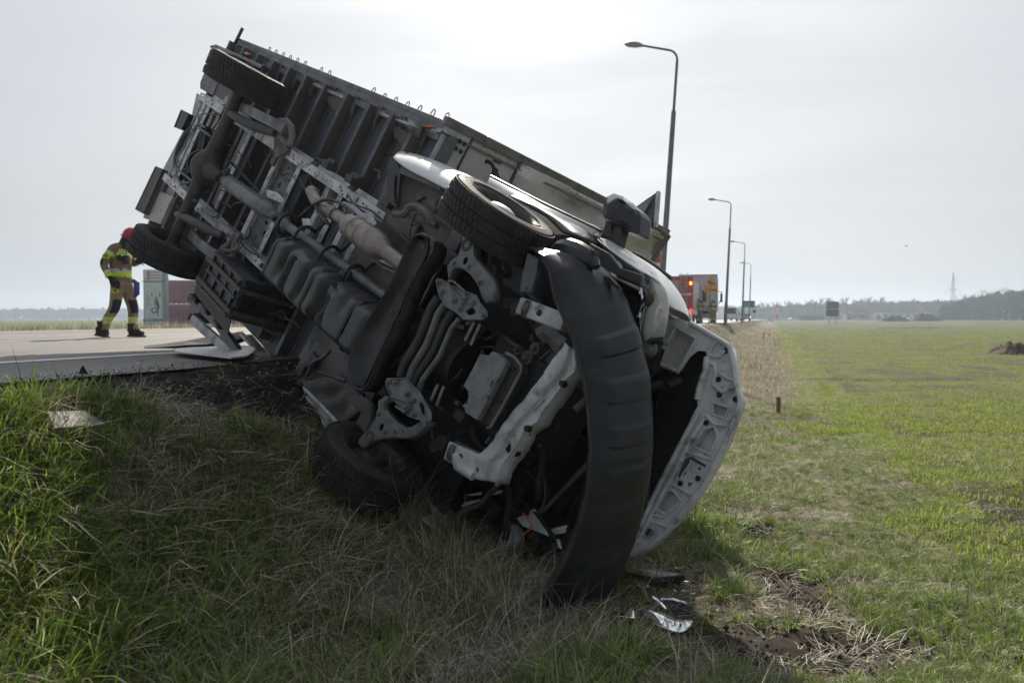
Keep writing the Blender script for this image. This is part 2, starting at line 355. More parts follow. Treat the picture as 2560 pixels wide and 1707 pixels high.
for i, (bx, d, lean) in enumerate(((1646,25.8,3.6),(1813,58.8,2.3),(1855,90.5,1.6),(1873,124.8,1.2))):
    o = L0 if i == 0 else dup(L0); o.location = ((bx-CX)/F*d, d, CAMZ-.45); o.rotation_euler = (0, math.radians(lean), -TH*.4)
    tag(o, LAB[i], 'street lamp', 'street lamps along the verge')
# ------------------------------------------------------------------ far things along the road
def P3(px, py, d): return at(px, py, d)
def text(s, size, loc, rot, mat, parent, name='lettering', bold=False, ax='CENTER'):
    c = bpy.data.curves.new(name, 'FONT'); c.body = s; c.size = size; c.extrude = .004; c.align_x = ax; c.align_y = 'CENTER'; c.space_character = 1.0
    if bold: c.offset = size*.025
    o = bpy.data.objects.new(name, c); COL.objects.link(o)
    dg = bpy.context.evaluated_depsgraph_get(); me = bpy.data.meshes.new_from_object(o.evaluated_get(dg)); bpy.data.objects.remove(o)
    me.materials.clear(); me.materials.append(M[mat] if isinstance(mat, str) else mat)
    o = bpy.data.objects.new(name, me); COL.objects.link(o); o.parent = parent; o.location = loc; o.rotation_euler = rot; return o
M['yellow'] = flat('amber_sign_yellow', (.75,.42,.02), .5); M['ink'] = flat('black_print', (.015,.015,.015), .6); M['sgreen'] = flat('road_sign_green', (.0,.19,.1), .5); M['swhite'] = flat('white_sign_film', (.75,.75,.75), .5)
M['signred'] = flat('bright_red_panel', (.55,.03,.03), .5); M['greypaint'] = flat('grey_paint', (.32,.34,.36), .5); M['tyre'] = flat('far_tyre', (.02,.02,.02), .8)
M['billface'] = pm('pale_blue_grey_board', (.68,.73,.8), (.62,.67,.74), rough=.5); M['maroon'] = pm('faded_maroon_corrugated_steel', (.2,.09,.11), (.17,.08,.1), rough=.6, scale=2)
# deer warning sign
c0 = P3(1777,706,50); r = empty('deer_warning_sign', (c0.x, c0.y, CAMZ-.6)); tag(r, 'yellow triangular leaping deer warning sign with a small plate, on a grey post', 'road sign')
zc = c0.z-(CAMZ-.6)
MB().tube([(-.12,0.03,0),(0,.03,zc+.3)], .035, 10).build('post', 'galv', r, smooth=True)
MB().plate([(-.45,0,zc-.28),(.45,0,zc-.28),(0,0,zc+.52)], (0,.02,0)).build('sign_face', 'yellow', r, bevel=.01)
MB().tube([(-.44,-.005,zc-.275),(.44,-.005,zc-.275),(0,-.005,zc+.5)], .014, 6, closed=True).build('sign_border', 'signred', r)
deer = [(-.2,.16),(-.15,.12),(-.1,.13),(-.02,.05),(.1,.03),(.17,.0),(.24,-.04),(.2,-.1),(.15,-.06),(.1,-.05),(.14,-.13),(.1,-.17),(.04,-.06),(-.04,-.03),(-.1,-.02),(-.2,-.06),(-.22,-.03),(-.12,.03),(-.13,.07),(-.2,.1)]
MB().plate([(x*.9,-.006,zc-.03+z*.9) for x, z in deer], (0,-.004,0)).build('deer_symbol', 'ink', r)
b = MB(); b.box(-.42,.42,0,.02,zc-.62,zc-.34); b.build('distance_plate', 'yellow', r); text('↕ 12 km', .2, (0,-.004,zc-.48), (math.pi/2,0,0), 'ink', r, bold=True)
# green direction sign
c0 = P3(1872.5,760,100); r = empty('direction_sign', (c0.x, c0.y, CAMZ-.5)); tag(r, 'green road direction sign on two thin posts between the farther street lamps', 'road sign')
zc = c0.z-(CAMZ-.5)
MB().box(-.75,.75,0,.04,zc-.4,zc+.4).build('sign_face', 'sgreen', r); 
for x in (-.55,.55): MB().tube([(x,.06,0),(x,.06,zc+.3)], .035, 8).build('post', 'galv', r)
MB().box(-.12,.12,-.01,-.004,zc+.2,zc+.34).build('route_badge', 'signred', r)
for z, w in ((.05,.9),(-.2,.7)): MB().box(-.62,-.62+w,-.01,-.004,zc+z-.03,zc+z+.03).build('lettering_line', 'swhite', r); MB().box(.5,.64,-.01,-.004,zc+z-.04,zc+z+.04).build('distance_figure', 'swhite', r)
c0 = P3(1887,778,95); r = empty('small_blue_sign', (c0.x, c0.y, CAMZ-.6)); tag(r, 'tiny blue road sign on a thin post right of the green sign', 'road sign')
zc = c0.z-(CAMZ-.6); MB().tube([(-.2,.03,0),(-.2,.03,zc+.3)], .03, 8).build('post', 'galv', r); MB().box(-.25,.12,0,.02,zc-.2,zc+.15).build('sign_face', flat('blue_sign', (.03,.1,.35)), r)
# red and white totem behind the nearest lamp
c0 = P3(1640,700,42); r = empty('roadside_totem', (c0.x, c0.y, CAMZ-.4)); tag(r, 'red and white roadside panel just visible between box corner and nearest lamp', 'sign')
zt = P3(1640,633.6,42).z-(CAMZ-.4); zr = P3(1640,657,42).z-(CAMZ-.4)
MB().box(-1.2,.36,0,.2,zr-.9,zr).build('white_panel', 'swhite', r); MB().box(-1.2,.36,0,.2,zr+.004,zt).build('red_panel', 'signred', r); MB().box(.365,.42,0,.2,zr-.9,zt).build('frame', 'greypaint', r)
for x in (-1,.2): MB().box(x,x+.1,.05,.15,0,zr-.9).build('leg', 'greypaint', r)
# fire engine seen from behind
def vehicle(name, px, d, label, cat, rz=-TH, group=None):
    r = empty(name, ((px-CX)/F*d, d, CAMZ-.315), rz); tag(r, label, cat, group); return r
def wheels(r, xs, ys, rad, w):
    for x in xs:
        for y in ys:
            o = MB().lathe([(.05,-w/2),(rad*.9,-w/2),(rad,-w/2+.03),(rad,w/2-.03),(rad*.9,w/2),(.05,w/2)], c=(x,y,rad), axis='x', n=20).build('wheel', 'tyre', r, smooth=True)
fe = vehicle('fire_engine', 1690, 54, 'red fire engine with a roof ladder seen from behind beyond the white bonnet', 'fire engine')
fe.location.x -= .1
MB().box(-1.2,1.2,0,5.2,.55,3.15).build('body', 'red', fe, bevel=.05); MB().box(-1.15,1.15,5.25,7.2,.5,3.0).build('cab', 'red', fe, bevel=.1)
MB().box(1.201,1.215,.3,4.9,1.0,2.9).build('roller_shutter', 'alu', fe); MB().box(1.204,1.22,.05,5.1,.62,.95).build('side_stripe', 'swhite', fe); MB().box(-1.22,1.22,-.02,5.2,3.155,3.2).build('roof_rail', 'alu', fe)
for z in np.arange(.8,3.2,.28): MB().box(.42,.8,-.1,-.07,z,z+.035).build('ladder_rung', 'alu', fe)
for x in (.4,.8): MB().tube([(x,-.085,.6),(x,-.085,3.25)], .022, 8).build('ladder_rail', 'alu', fe)
MB().tube([(.4,-.085,3.2),(.4,.1,3.42),(.4,.9,3.42)], .022, 8).build('ladder_rail', 'alu', fe); MB().tube([(.8,-.085,3.2),(.8,.1,3.42),(.8,.9,3.42)], .022, 8).build('ladder_rail', 'alu', fe)
M['amber_on'], t_, b_ = newmat('lit_amber_lamp'); b_.inputs['Base Color'].default_value = (1,.45,.02,1); b_.inputs['Emission Color'].default_value = (1,.42,.03,1); b_.inputs['Emission Strength'].default_value = 2.5
M['red_on'], t_, b_ = newmat('lit_red_lamp'); b_.inputs['Base Color'].default_value = (1,.05,.05,1); b_.inputs['Emission Color'].default_value = (1,.06,.06,1); b_.inputs['Emission Strength'].default_value = 1.6
MB().box(.98,1.14,-.06,-.0,2.6,2.82).build('amber_lamp', 'amber_on', fe, bevel=.02); MB().box(1.0,1.15,-.06,0,.7,1.0).build('rear_lamp', 'red_on', fe, bevel=.02); MB().box(.1,1.1,-.03,0,1.9,2.05).build('rear_marking', 'swhite', fe)
MB().box(-.9,.3,-.04,-.02,1.2,2.9).build('rear_shutter', 'greypaint', fe); MB().box(-1.15,1.15,-.12,-.02,.4,.55).build('rear_bumper', 'greypaint', fe)
wheels(fe, (-1.05,1.05), (1.2,6.0), .5, .3); MB().plate([(1.25,6.9,1.6),(1.55,6.95,1.6),(1.55,6.95,2.5),(1.25,6.9,2.5)], (0,.15,0)).build('wing_mirror', 'ink', fe)
lt = vehicle('box_lorry', 1744, 62, 'pale grey box lorry seen from behind, standing right of the fire engine', 'lorry', rz=-TH+.05)
M['lorrygrey'] = pm('pale_lorry_panel', (.5,.57,.66), (.45,.52,.6), scale=2, rough=.5)
MB().box(-1.45,1.45,0,8,.95,3.72).build('box_body', 'lorrygrey', lt, bevel=.02); MB().box(-1.47,1.47,-.03,.03,3.66,3.76).build('top_frame', 'greypaint', lt); MB().box(-1.1,1.1,.1,7.9,.6,.92).build('chassis', 'ink', lt); MB().box(-1.3,1.3,.0,.15,.4,.75).build('underrun_bar', 'greypaint', lt)
MB().box(-1.2,1.2,8.3,10.2,.5,3.1).build('cab', 'swhite', lt, bevel=.1); MB().tube([(1.2,10.2,2.8),(1.7,10.25,2.75),(1.75,10.25,2.2),(1.4,10.2,1.6)], .04, 8).build('mirror_bracket', 'ink', lt); MB().box(1.6,1.8,10.2,10.35,1.8,2.6).build('wing_mirror', 'ink', lt, bevel=.03)
for x in (-.01,): MB().box(x-.01,x+.01,-.035,-.02,1.0,3.6).build('door_seam', 'greypaint', lt)
MB().box(1.05,1.3,-.03,.0,.95,1.1).build('rear_lamp', 'red_on', lt); MB().box(-1.3,-1.05,-.03,.0,.95,1.1).build('rear_lamp', 'red_on', lt); wheels(lt, (-1.1,1.1), (1.3,2.5,9.0), .5, .35)
def car(px, d, label, colour, rz=-TH, lights=False, van=False):
    r = vehicle('parked_car' if not lights else 'oncoming_car', px, d, label, 'van' if van else 'car', rz)
    h = 1.9 if van else 1.45
    pr = [(0,.35),(0,.95),(.25,1.0),(.5,h),(2.6,h-.02),(3.3,.95),(4.2,.8),(4.3,.35)]
    MB().plate([(-.85,y,z) for y, z in pr], (1.7,0,0)).build('body', colour, r, bevel=.08)
    MB().plate([(-.7,.22,1.02),(.7,.22,1.02),(.6,.42,h-.12),(-.6,.42,h-.12)], (0,-.03,.0)).build('rear_window', 'glass', r)
    for s in (-1,1): MB().plate([(s*.86,.5,1.0),(s*.86,3.0,1.0),(s*.86,2.5,h-.12),(s*.86,.7,h-.12)], (.01*s,0,0)).build('side_window', 'glass', r)
    for s in (-1,1): MB().box(s*.75-.1,s*.75+.1,-.03,0,.7,.85).build('rear_lamp' if not lights else 'headlight', 'signred' if not lights else 'head_on', r)
    wheels(r, (-.75,.75), (.8,3.4), .32, .2)
M['head_on'], t_, b_ = newmat('lit_headlamp'); b_.inputs['Emission Color'].default_value = (1,.97,.9,1); b_.inputs['Emission Strength'].default_value = 6
car(1826, 105, 'white van parked behind the second street lamp', 'white', van=True); car(1838, 135, 'smaller white car parked just right of the white van', 'white')
car(1866, 170, 'oncoming car with both headlights on, seen between the third lamp and the sign posts', 'greypaint', lights=True)
c0 = P3(1765,797,57)
# container stack and advertising pillar across the road
r = empty('advertising_pillar', at(384,822,81)); tag(r, 'tall pale advertising pillar reading KLUCZBORK beside the maroon containers', 'sign'); r.location.z = at(384,822,81).z
W_, H_ = 1.83, 5.98; zr = math.atan2(at(384,800,81).x, 81)*0
MB().box(-W_/2,W_/2,0,.45,0,H_).build('pillar_face', 'billface', r, bevel=.02); MB().box(W_/2+.003,W_/2+.44,-.01,.5,0,H_-.02).build('side_cheek', pm('blue_grey_cheek',(.3,.36,.42),rough=.5), r); MB().box(-W_/2-.06,-W_/2-.003,-.01,.46,0,H_).build('side_cheek', 'greypaint', r)
fx = lambda x: (x-758)/200*W_*.97; fz = lambda y: H_*(1-(y-575)/680)
for i, y in enumerate((607,640,672)):
    MB().plate([(fx(685),-.01,fz(y+12)),(fx(722),-.01,fz(y+12)),(fx(732),-.01,fz(y-10)),(fx(692),-.01,fz(y-10))], (0,-.01,0)).build('red_mark', 'signred', r)
    MB().box(fx(735),fx(842),-.02,-.01,fz(y+4),fz(y-5)).build('print_line', 'greypaint', r)
rt = (math.pi/2,0,0)
text('CENTRUM KABLOWE', .235, (fx(760),-.01,fz(712)), rt, 'ink', r, bold=True); text('KLUCZBORK', .37, (fx(758),-.01,fz(1157)), rt, 'ink', r, bold=True); text('UL. KAROLA MIARKI', .21, (fx(760),-.01,fz(1200)), rt, 'ink', r, bold=True); text('www.', .15, (fx(760),-.01,fz(1238)), rt, 'ink', r)
for y, s_ in ((878,'kable'),(903,'przewody'),(928,'osprzęt')): text(s_, .14, (fx(700),-.01,fz(y)), rt, 'ink', r)
sgr = flat('poster_grey', (.09,.1,.12))
def swoosh(pts, rr_, mat): MB().tube([(fx(x),-.015,fz(y)) for x, y in pts], rr_, 8).build('cable_drawing', mat, r)
swoosh([(805,1110),(803,1060),(815,1000),(800,930),(785,880)], [.03,.06,.13,.11,.04], sgr); swoosh([(800,1050),(760,1075),(740,1050),(742,1020),(775,1010),(800,1030)], [.04,.06,.06,.05,.04,.03], sgr); swoosh([(772,860),(768,800),(772,770)], [.07,.09,.03], 'swhite'); swoosh([(748,880),(738,840)], [.05,.03], sgr); swoosh([(832,890),(836,830)], [.06,.03], sgr); swoosh([(790,985),(768,920)], [.06,.04], sgr); swoosh([(776,850),(780,835)], .04, 'yellow'); swoosh([(680,985),(700,960),(690,950),(720,985),(735,980)], .02, sgr)
for x in np.linspace(-.8,.8,9): MB().box(x-.02,x+.02,.1,.2,H_,H_+.05).build('cap_bracket', 'ink', r)
def container(x0, d, z0, L, label):
    o = empty('shipping_container', (x0, d, z0)); tag(o, label, 'container', 'maroon containers across the road')
    H = 2.5; pts = []; n_ = int(L/.28)
    top = []
    for i in range(n_):
        x = i*.28; top += [(x,0),(x+.07,.04),(x+.14,.04),(x+.21,0)]
    rws = [[(x,y-.0,.12) for x, y in top],[(x,y,H-.12) for x, y in top]]
    MB().loft(rws).build('corrugated_side', 'maroon', o); MB().box(0,L,.05,2.4,.12,H-.12).build('container_body', 'maroon', o)
    MB().box(0,L,-.03,.05,0,.115).build('bottom_rail', 'maroon', o); MB().box(0,L,-.03,.05,H-.115,H).build('top_rail', 'maroon', o)
    for x in (.06,L-.06): MB().box(x-.06,x+.06,-.035,.05,.12,H-.12).build('corner_post', 'maroon', o)
    return o
xc = (417-CX)/F*85+.05
container(xc, 85, at(420,819,85).z, 8.5, 'faded maroon container standing in the weeds, lower of the stack of two'); o = container(xc, 85, at(420,819,85).z+2.52, 8.5, 'faded maroon container on top of the stack of two')
for k in range(9):
    if k in (4,): continue
    MB().box(.4+k*.55,.55+k*.55,-.06,-.04,.0,.07).build('white_fitting', 'swhite', o)
# ------------------------------------------------------------------ far field furniture on the right
def gnd(px, d, p_=None):
    x = (px-CX)/F*d; p, u = pu(x, d); return Vector((x, d, gz(x, d)+farz(p, u)))
g0 = gnd(2080.5, 200); r = empty('notice_board', g0); tag(r, 'dark square board on posts standing alone out in the green field', 'board')
zt, zb = at(2080,754,200).z-g0.z, at(2080,791,200).z-g0.z
M['board'] = flat('slate_board', (.05,.06,.085)); 
MB().box(-1.55,1.55,0,.1,(zt+zb)/2+.1,zt).build('board_panel', 'board', r); MB().box(-1.55,1.55,0,.1,zb,(zt+zb)/2-.12).build('board_panel', 'board', r); MB().box(-.9,-.55,.12,.4,0,zb+.3).build('leg', 'swhite', r); MB().box(1.0,1.1,.12,.3,0,zt).build('leg', 'greypaint', r); MB().box(-1.5,1.5,.05,.08,(zt+zb)/2-.1,(zt+zb)/2+.08).build('cross_rail', 'greypaint', r)
D_ = 420
g0 = gnd(2148, D_); r = empty('petrol_station', g0); tag(r, 'distant petrol station with an orange red canopy at the edge of the field', 'petrol station')
wt = 87/F*D_/2; ztop = at(2148,771,D_).z-g0.z; M['orangered'] = flat('canopy_orange', (.62,.14,.07)); 
MB().box(-wt,wt,0,9,ztop-1.3,ztop).build('canopy', 'orangered', r)
for x in (-wt+1,-2,wt-2): MB().box(x-.25,x+.25,3,3.5,0,ztop-1.3).build('column', 'swhite', r)
MB().box(-3,7,9.2,14,0,3.4).build('shop', 'billface', r); MB().box(-2.5,6.5,9.1,9.19,.6,2.6).build('shop_window', 'glass', r); MB().box(wt-4,wt-.5,-1,-.5,0,3).build('side_wall', 'swhite', r); MB().box(wt-.4,wt+1.6,-1,0,0,3).build('dark_hut', 'board', r)
g0 = gnd(1944.3, 400); r = empty('price_pylon', g0); tag(r, 'tall red price pylon far off at the left edge of the field', 'pylon sign'); zt = at(1944,764,400).z-g0.z
MB().box(-.85,.85,0,.4,1.2,zt).build('red_panel', 'signred', r); MB().box(-.6,.6,.1,.3,0,1.2).build('base', 'greypaint', r); MB().box(-.6,.6,-.02,0,3,zt-1.2).build('price_rows', 'swhite', r)
for px, d, mt, lab in ((1923,380,'white','white car far off left of the red price pylon'),(1956,385,'white','pale car far off just right of the red price pylon'),(1981,400,'white','white car far off midway between pylon and dark board'),(2147,395,'white','white car parked under the orange canopy'),(2226,390,'white','white van far off right of the petrol station'),(2275,400,'white','pale van far off beside the earth mounds')):
    g0 = gnd(px, d); o = empty('distant_car', g0, random.uniform(1.2,1.9)); tag(o, lab, 'car'); pr = [(-2,.3),(-2,.9),(-1.2,1.0),(-.8,1.5),(.9,1.5),(1.4,1.0),(2.1,.8),(2.1,.3)]
    MB().plate([(-.85,y,z) for y, z in pr], (1.7,0,0)).build('body', mt, o); MB().box(-.87,.87,-.7,.8,1.02,1.38).build('side_window', 'glass', o); wheels(o, (-.75,.75), (-1.3,1.3), .32, .2)
g0 = gnd(2030, 420); o = MB().box(-6,6,0,2.5,0,2.6).build('dark_trailer', 'board', loc=g0); tag(o, 'long dark trailer far off left of the dark board', 'trailer')
g0 = gnd(2260, 430); r = empty('warehouse', g0); tag(r, 'low pale warehouse far off behind the earth mounds', 'building')
MB().box(-12,12,0,10,0,4.2).build('wall', 'billface', r); MB().box(-12.3,12.3,-.3,10.3,4.25,4.6).build('roof', 'greypaint', r)
for x in range(-10,11,4): MB().box(x-.8,x+.8,-.06,-.02,1,3).build('window', 'glass', r)
M['earth'] = pm('heaped_soil', (.075,.055,.042), (.13,.1,.08), scale=3, rough=.95, bump=.8, bscale=9)
def mound(name, px, d, w, h, label, bump=.2, dw=None):
    g0 = gnd(px, d); rws = []; n1_, n2_ = 60, 26; dw = dw or w*.4
    for i in range(n1_+1):
        u = i/n1_*2-1; row = []
        for j in range(n2_+1):
            v = j/n2_*2-1; e = max(0,1-u*u)**.8*max(0,1-v*v)
            q_ = Vector((u*w*.5/h*1.2+px, v*dw/h, d)); hh = e*h*(1+.5*noise.noise(q_*.8)+.3*noise.noise(q_*2.7))+e**.5*h*bump*abs(noise.noise(q_*5))
            row.append((u*w, v*dw, hh-.05))
        rws.append(row)
    return tag(MB().loft(rws).build(name, 'earth', smooth=True, ang=180, loc=g0), label, 'mound')
mound('earth_mound', 2235, 300, 6.0, 2.3, 'low dark earth mound in front of the pale warehouse'); mound('earth_mound', 2312, 310, 6.5, 2.6, 'brushy dark earth mound right of the warehouse')
mound('soil_heap', 2590, 33, 2.0, .55, 'rough heap of turned brown soil at the right edge', .5)
mound('soil_ridge', 2290, 120, 9, .25, 'thin dark ridge of turned soil across the middle of the field', .5, 1.5)
# wooden stakes on the verge
M['wood'] = pm('weathered_stake', (.16,.12,.08), (.1,.075,.05), rough=.9)
for px, py, hpx, lab in ((1946,1036,45,'short weathered wooden stake in the grass right of the open bonnet'),(1909,851,20,'small dark stake far along the verge slope'),(1923,842,12,'smallest stake on the verge slope, farthest away')):
    p = ground_at(px, py); h = hpx/F*p.y; tag(MB().box(-.028*1,.028,-.025,.025,-.1,h).build('stake', 'wood', loc=p, bevel=.005), lab, 'stake')
# lattice pylon
g0 = gnd(2381, 700); r = empty('power_pylon', g0); tag(r, 'lattice power pylon rising over the trees on the right', 'pylon'); Hh = at(2381,679,700).z-g0.z
M['lat'] = flat('galvanised_lattice', (.16,.16,.17)); 
def wd(z): return 4.2*(1-z/Hh)**1.1+.7
zs = list(np.linspace(0,Hh*.86,9)); b = MB()
for s1 in (-1,1):
    for s2 in (-1,1): MB().tube([(s1*wd(z)*.5,s2*wd(z)*.5,z) for z in zs]+[(0,0,Hh)], .16, 4).build('leg', 'lat', r)
for i in range(8):
    for s2 in (-1,1):
        MB().tube([(-wd(zs[i])*.5,s2*wd(zs[i])*.5,zs[i]),(wd(zs[i+1])*.5,s2*wd(zs[i+1])*.5,zs[i+1])], .09, 4).build('brace', 'lat', r); MB().tube([(wd(zs[i])*.5,s2*wd(zs[i])*.5,zs[i]),(-wd(zs[i+1])*.5,s2*wd(zs[i+1])*.5,zs[i+1])], .09, 4).build('brace', 'lat', r)
for z, a_, c_ in ((Hh*.84,0,5),(Hh*.62,-6,6.2)):
    for s in (a_, c_):
        if s: MB().tube([(0,0,z+1.1),(s,0,z),(0,0,z-.5)], .22, 4).build('cross_arm', 'lat', r); MB().tube([(s,0,z),(s,0,z-3)], .13, 4).build('insulator', 'lat', r)
# bird
p = at(2266.5,615,60); o = MB().plate([(0,0,0),(.1,.02,.05),(.28,.05,.12),(.12,0,-.02),(.02,0,-.1)], (0,.03,0)); o.plate([(0,0,0),(-.1,.02,.06),(-.25,.05,.05),(-.1,0,-.04),(-.02,0,-.1)], (0,.03,0)); o.tube([(0,-.15,0),(0,0,0),(0,.15,0)],[.02,.06,.02],8); o.v = [tuple(.55*c_ for c_ in v) for v in o.v]; tag(o.build('bird', 'ink', loc=p), 'small dark bird in flight over the field', 'bird')
# ------------------------------------------------------------------ trees
M['twig'] = flat('bare_twigs', (.06,.055,.055), .9); M['pine'] = pm('pine_needles', (.03,.045,.025), (.05,.06,.03), scale=.5, rough=.8)
def bare_tree(seed, H=14, spread=.5):
    rd = random.Random(seed); tr, cr_ = MB(), MB()
    def br(mb, p, d, L, r_, dep):
        q = p+d*L; (tr if dep < 2 else cr_).tube([p, p.lerp(q,.5)+Vector((rd.uniform(-1,1),rd.uniform(-1,1),0))*L*.05, q], [r_*(1+.35*dep), r_*.8*(1+.35*dep), r_*.6*(1+.35*dep)], 3 if dep > 1 else 5, cap=False)
        if dep >= 5: return
        for k in range(rd.choice((2,3,3)) if dep else 5):
            a = rd.uniform(0,6.28); nd = (d+Vector((math.cos(a),math.sin(a),rd.uniform(-.1,.5)))*rd.uniform(.35,.8)*spread*1.6).normalized()
            br(mb, p.lerp(q, rd.uniform(.45,1)), nd, L*rd.uniform(.5,.78), r_*.6, dep+1)
    br(tr, Vector((0,0,0)), Vector((rd.uniform(-.05,.05),0,1)).normalized(), H*.36, .22, 0)
    return tr, cr_
def pine_tree(seed, H=14):
    rd = random.Random(seed); tr, cr_ = MB(), MB(); tr.tube([(0,0,0),(.1,0,H*.5),(0,0,H*.95)], [.2,.14,.04], 6)
    for k in range(34):
        z = H*rd.uniform(.3,.98); w = (1-(z/H))**.6*H*.3+.4; a = rd.uniform(0,6.28); rr_ = w*rd.uniform(.2,1); c = Vector((rr_*math.cos(a),rr_*math.sin(a),z))
        for q in range(26):
            o = c+Vector((rd.gauss(0,.6),rd.gauss(0,.6),rd.gauss(0,.38))); s_ = rd.uniform(.12,.34); d1 = Vector((rd.uniform(-1,1),rd.uniform(-1,1),rd.uniform(-.4,.6)))*s_; d2 = Vector((rd.uniform(-1,1),rd.uniform(-1,1),rd.uniform(-.6,.6)))*s_
            cr_.add([o, o+d1, o+d2], [(0,1,2)])
    return tr, cr_
protos = []
for sd, kind in ((1,'b'),(2,'b'),(3,'b'),(4,'b'),(5,'p'),(6,'p'),(7,'p')):
    t1, c1 = bare_tree(sd, 14, random.uniform(.4,.65)) if kind == 'b' else pine_tree(sd)
    r = empty('bare_tree' if kind == 'b' else 'pine_tree', (0,0,-500)); t1.build('trunk', 'twig', r); c1.build('crown', 'twig' if kind == 'b' else 'pine', r); protos.append((r, kind))
used = set()
def tree(i, px, d, top, label, group):
    r0, kind = protos[i]; o = r0 if i not in used else dup(r0); used.add(i)
    g0 = gnd(px, d); h = (at(px, top, d).z-g0.z)/14; o.location = g0; w = h*random.uniform(.9,1.2); o.scale = (w,w,h); o.rotation_euler = (0,0,random.uniform(0,6)); tag(o, label, 'tree', group)
rt_ = random.Random(3)
def topline(px):                    # height of the wood's edge as it runs along the horizon
    return float(np.interp(px, [1850,1900,1950,2020,2060,2130,2200,2260,2330,2400,2430,2470,2520,2600,2700], [766,757,752,743,742,738,741,738,744,741,733,722,718,712,710]))
for k in range(46):
    px = 1858+k*11.5+rt_.uniform(-4,4); tree(rt_.choice((0,1,2,3)), px, rt_.uniform(520,640), topline(px)-rt_.uniform(-6,12), 'bare hazy tree in the row behind the petrol station and the dark board', 'bare trees beyond the field')
for k in range(20):
    px = 2175+k*12+rt_.uniform(-4,4); tree(rt_.choice((4,5,6)), px, rt_.uniform(470,510), 757-rt_.uniform(-3,8)-(0 if px < 2340 else 4), 'low dark evergreen in the belt behind the earth mounds', 'low evergreens behind the mounds')
for k in range(26):
    px = 2395+k*10+rt_.uniform(-4,4); tree(rt_.choice((4,5,6)), px, rt_.uniform(330,400), topline(px)-rt_.uniform(-8,4), 'tall dark pine in the wood at the right edge', 'pines of the wood on the right')
for px, d, tp_ in ((2535,360,704),(2415,440,722),(2375,440,733)): tree(rt_.choice((0,1)), px, d, tp_, {2535:'bare tree standing above the pines at the right edge',2415:'round bare tree just right of the power pylon',2375:'bare tree at the foot of the power pylon'}[px], None)
def wood(name, pxs, d, tops, label, n_=9000, cs='pine'):
    b = MB(); rd = random.Random(9); x0_, x1_ = pxs
    for k in range(n_):
        px = rd.uniform(x0_, x1_); dd = d+rd.uniform(0,60); g0 = gnd(px, dd); tp_ = np.interp(px, tops[0], tops[1])+7*noise.noise(Vector((px*.06,0,d)))+5*noise.noise(Vector((px*.25,0,d))); hz_ = (at(px, float(tp_), dd).z-g0.z)*rd.random()**.8
        o = g0+Vector((0,0,hz_)); s_ = rd.uniform(.5,1.3)*d/500
        b.add([o+Vector((-s_,0,-s_*.6)), o+Vector((s_,rd.uniform(-1,1),-s_*.4)), o+Vector((rd.uniform(-.4,.4)*s_,0,s_*.9))], [(0,1,2)])
    o = b.build(name, cs); tag(o, label, 'wood', kind='stuff')
wood('wood', (2350,2760), 410, ([2350,2430,2520,2760],[770,745,730,722]), 'dark mass of the wood behind the pines on the right', 9000)
wood('scrub', (1840,2480), 560, ([1840,1950,2060,2200,2480],[776,766,762,758,752]), 'grey hazy brush under the bare trees', 26000, 'twig')
wood('far_wood', (-300,560), 1000, ([-300,560],[775,772]), 'faint blue line of woods far across the road on the left', 6000)
wood('far_wood', (1690,1900), 900, ([1690,1900],[765,768]), 'faint blue wood far behind the street lamps', 3000)
# ------------------------------------------------------------------ haze
M['haze'], t_, b_ = newmat('haze_air'); t_.nodes.remove(b_); pv_ = t_.nodes.new('ShaderNodeVolumePrincipled'); pv_.inputs['Color'].default_value = (.7,.84,1,1); pv_.inputs['Density'].default_value = .00062; pv_.inputs['Anisotropy'].default_value = .45
t_.links.new(pv_.outputs[0], t_.nodes['Material Output'].inputs['Volume'])
hz = MB().box(-1700,1700,-120,1800,-1.2,48).build('haze', 'haze'); tag(hz, kind='stuff'); hz['label'] = 'thin haze over the fields'; hz['category'] = 'haze'
M['tank'] = pm('dusty_black_tank_plastic', (.045,.05,.058), (.06,.065,.073), rough=.34, bump=.06, bscale=160, dust=(.14,.135,.13), dlo=.5, dhi=.85)
# ------------------------------------------------------------------ the overturned truck, in its own frame: x forward, y left, z up, origin at the middle of the front axle
RV = Matrix(((.61914149,-.46726514,.63113161),(-.66077832,.12426189,.74022361),(-.4243063,-.87534123,-.23182298)))
TV = Vector((-.50756377, 4.8970941, -.17748932+CAMZ))
truck = empty('overturned_truck', TV); truck.matrix_world = Matrix.Translation(TV) @ RV.to_4x4()
tag(truck, 'wrecked white box truck lying on its side in the ditch, underside showing', 'truck')
OV = RV.transposed() @ (Vector((0,0,CAMZ))-TV)
CR = {'A':(300,40,2.45),'B':(700,250,2.45),'C':(1060,350,2.45),'D':(450,550,2.45),'E':(1000,750,3.136),'G':(1300,450,2.6133),'H':(1100,1050,2.4125),'W':(500,100,6.03),'W3':(760,1040,6.19),'W4':(1060,420,5.6),'W5':(350,700,5.2256),'N':(1480,800,2.6125),'Q':(0,0,1/1.0884)}
def K(c, x, y, h=None, X=None, Y=None):
    """reads a point of the photograph on a plane of the truck (height h, or X, or Y)"""
    a, b, s = CR[c]; r = RV.transposed() @ ray(a+x/s, b+y/s)
    k = (h-OV.z)/r.z if h is not None else ((X-OV.x)/r.x if X is not None else (Y-OV.y)/r.y)
    return OV+r*k
def Ks(c, pts, h): return [K(c, x, y, h=h) for x, y in pts]
UP = Vector((0,0,1))
def tp(name, mb, mat, parent=truck, **k): return mb.build(name, mat, parent, **k)

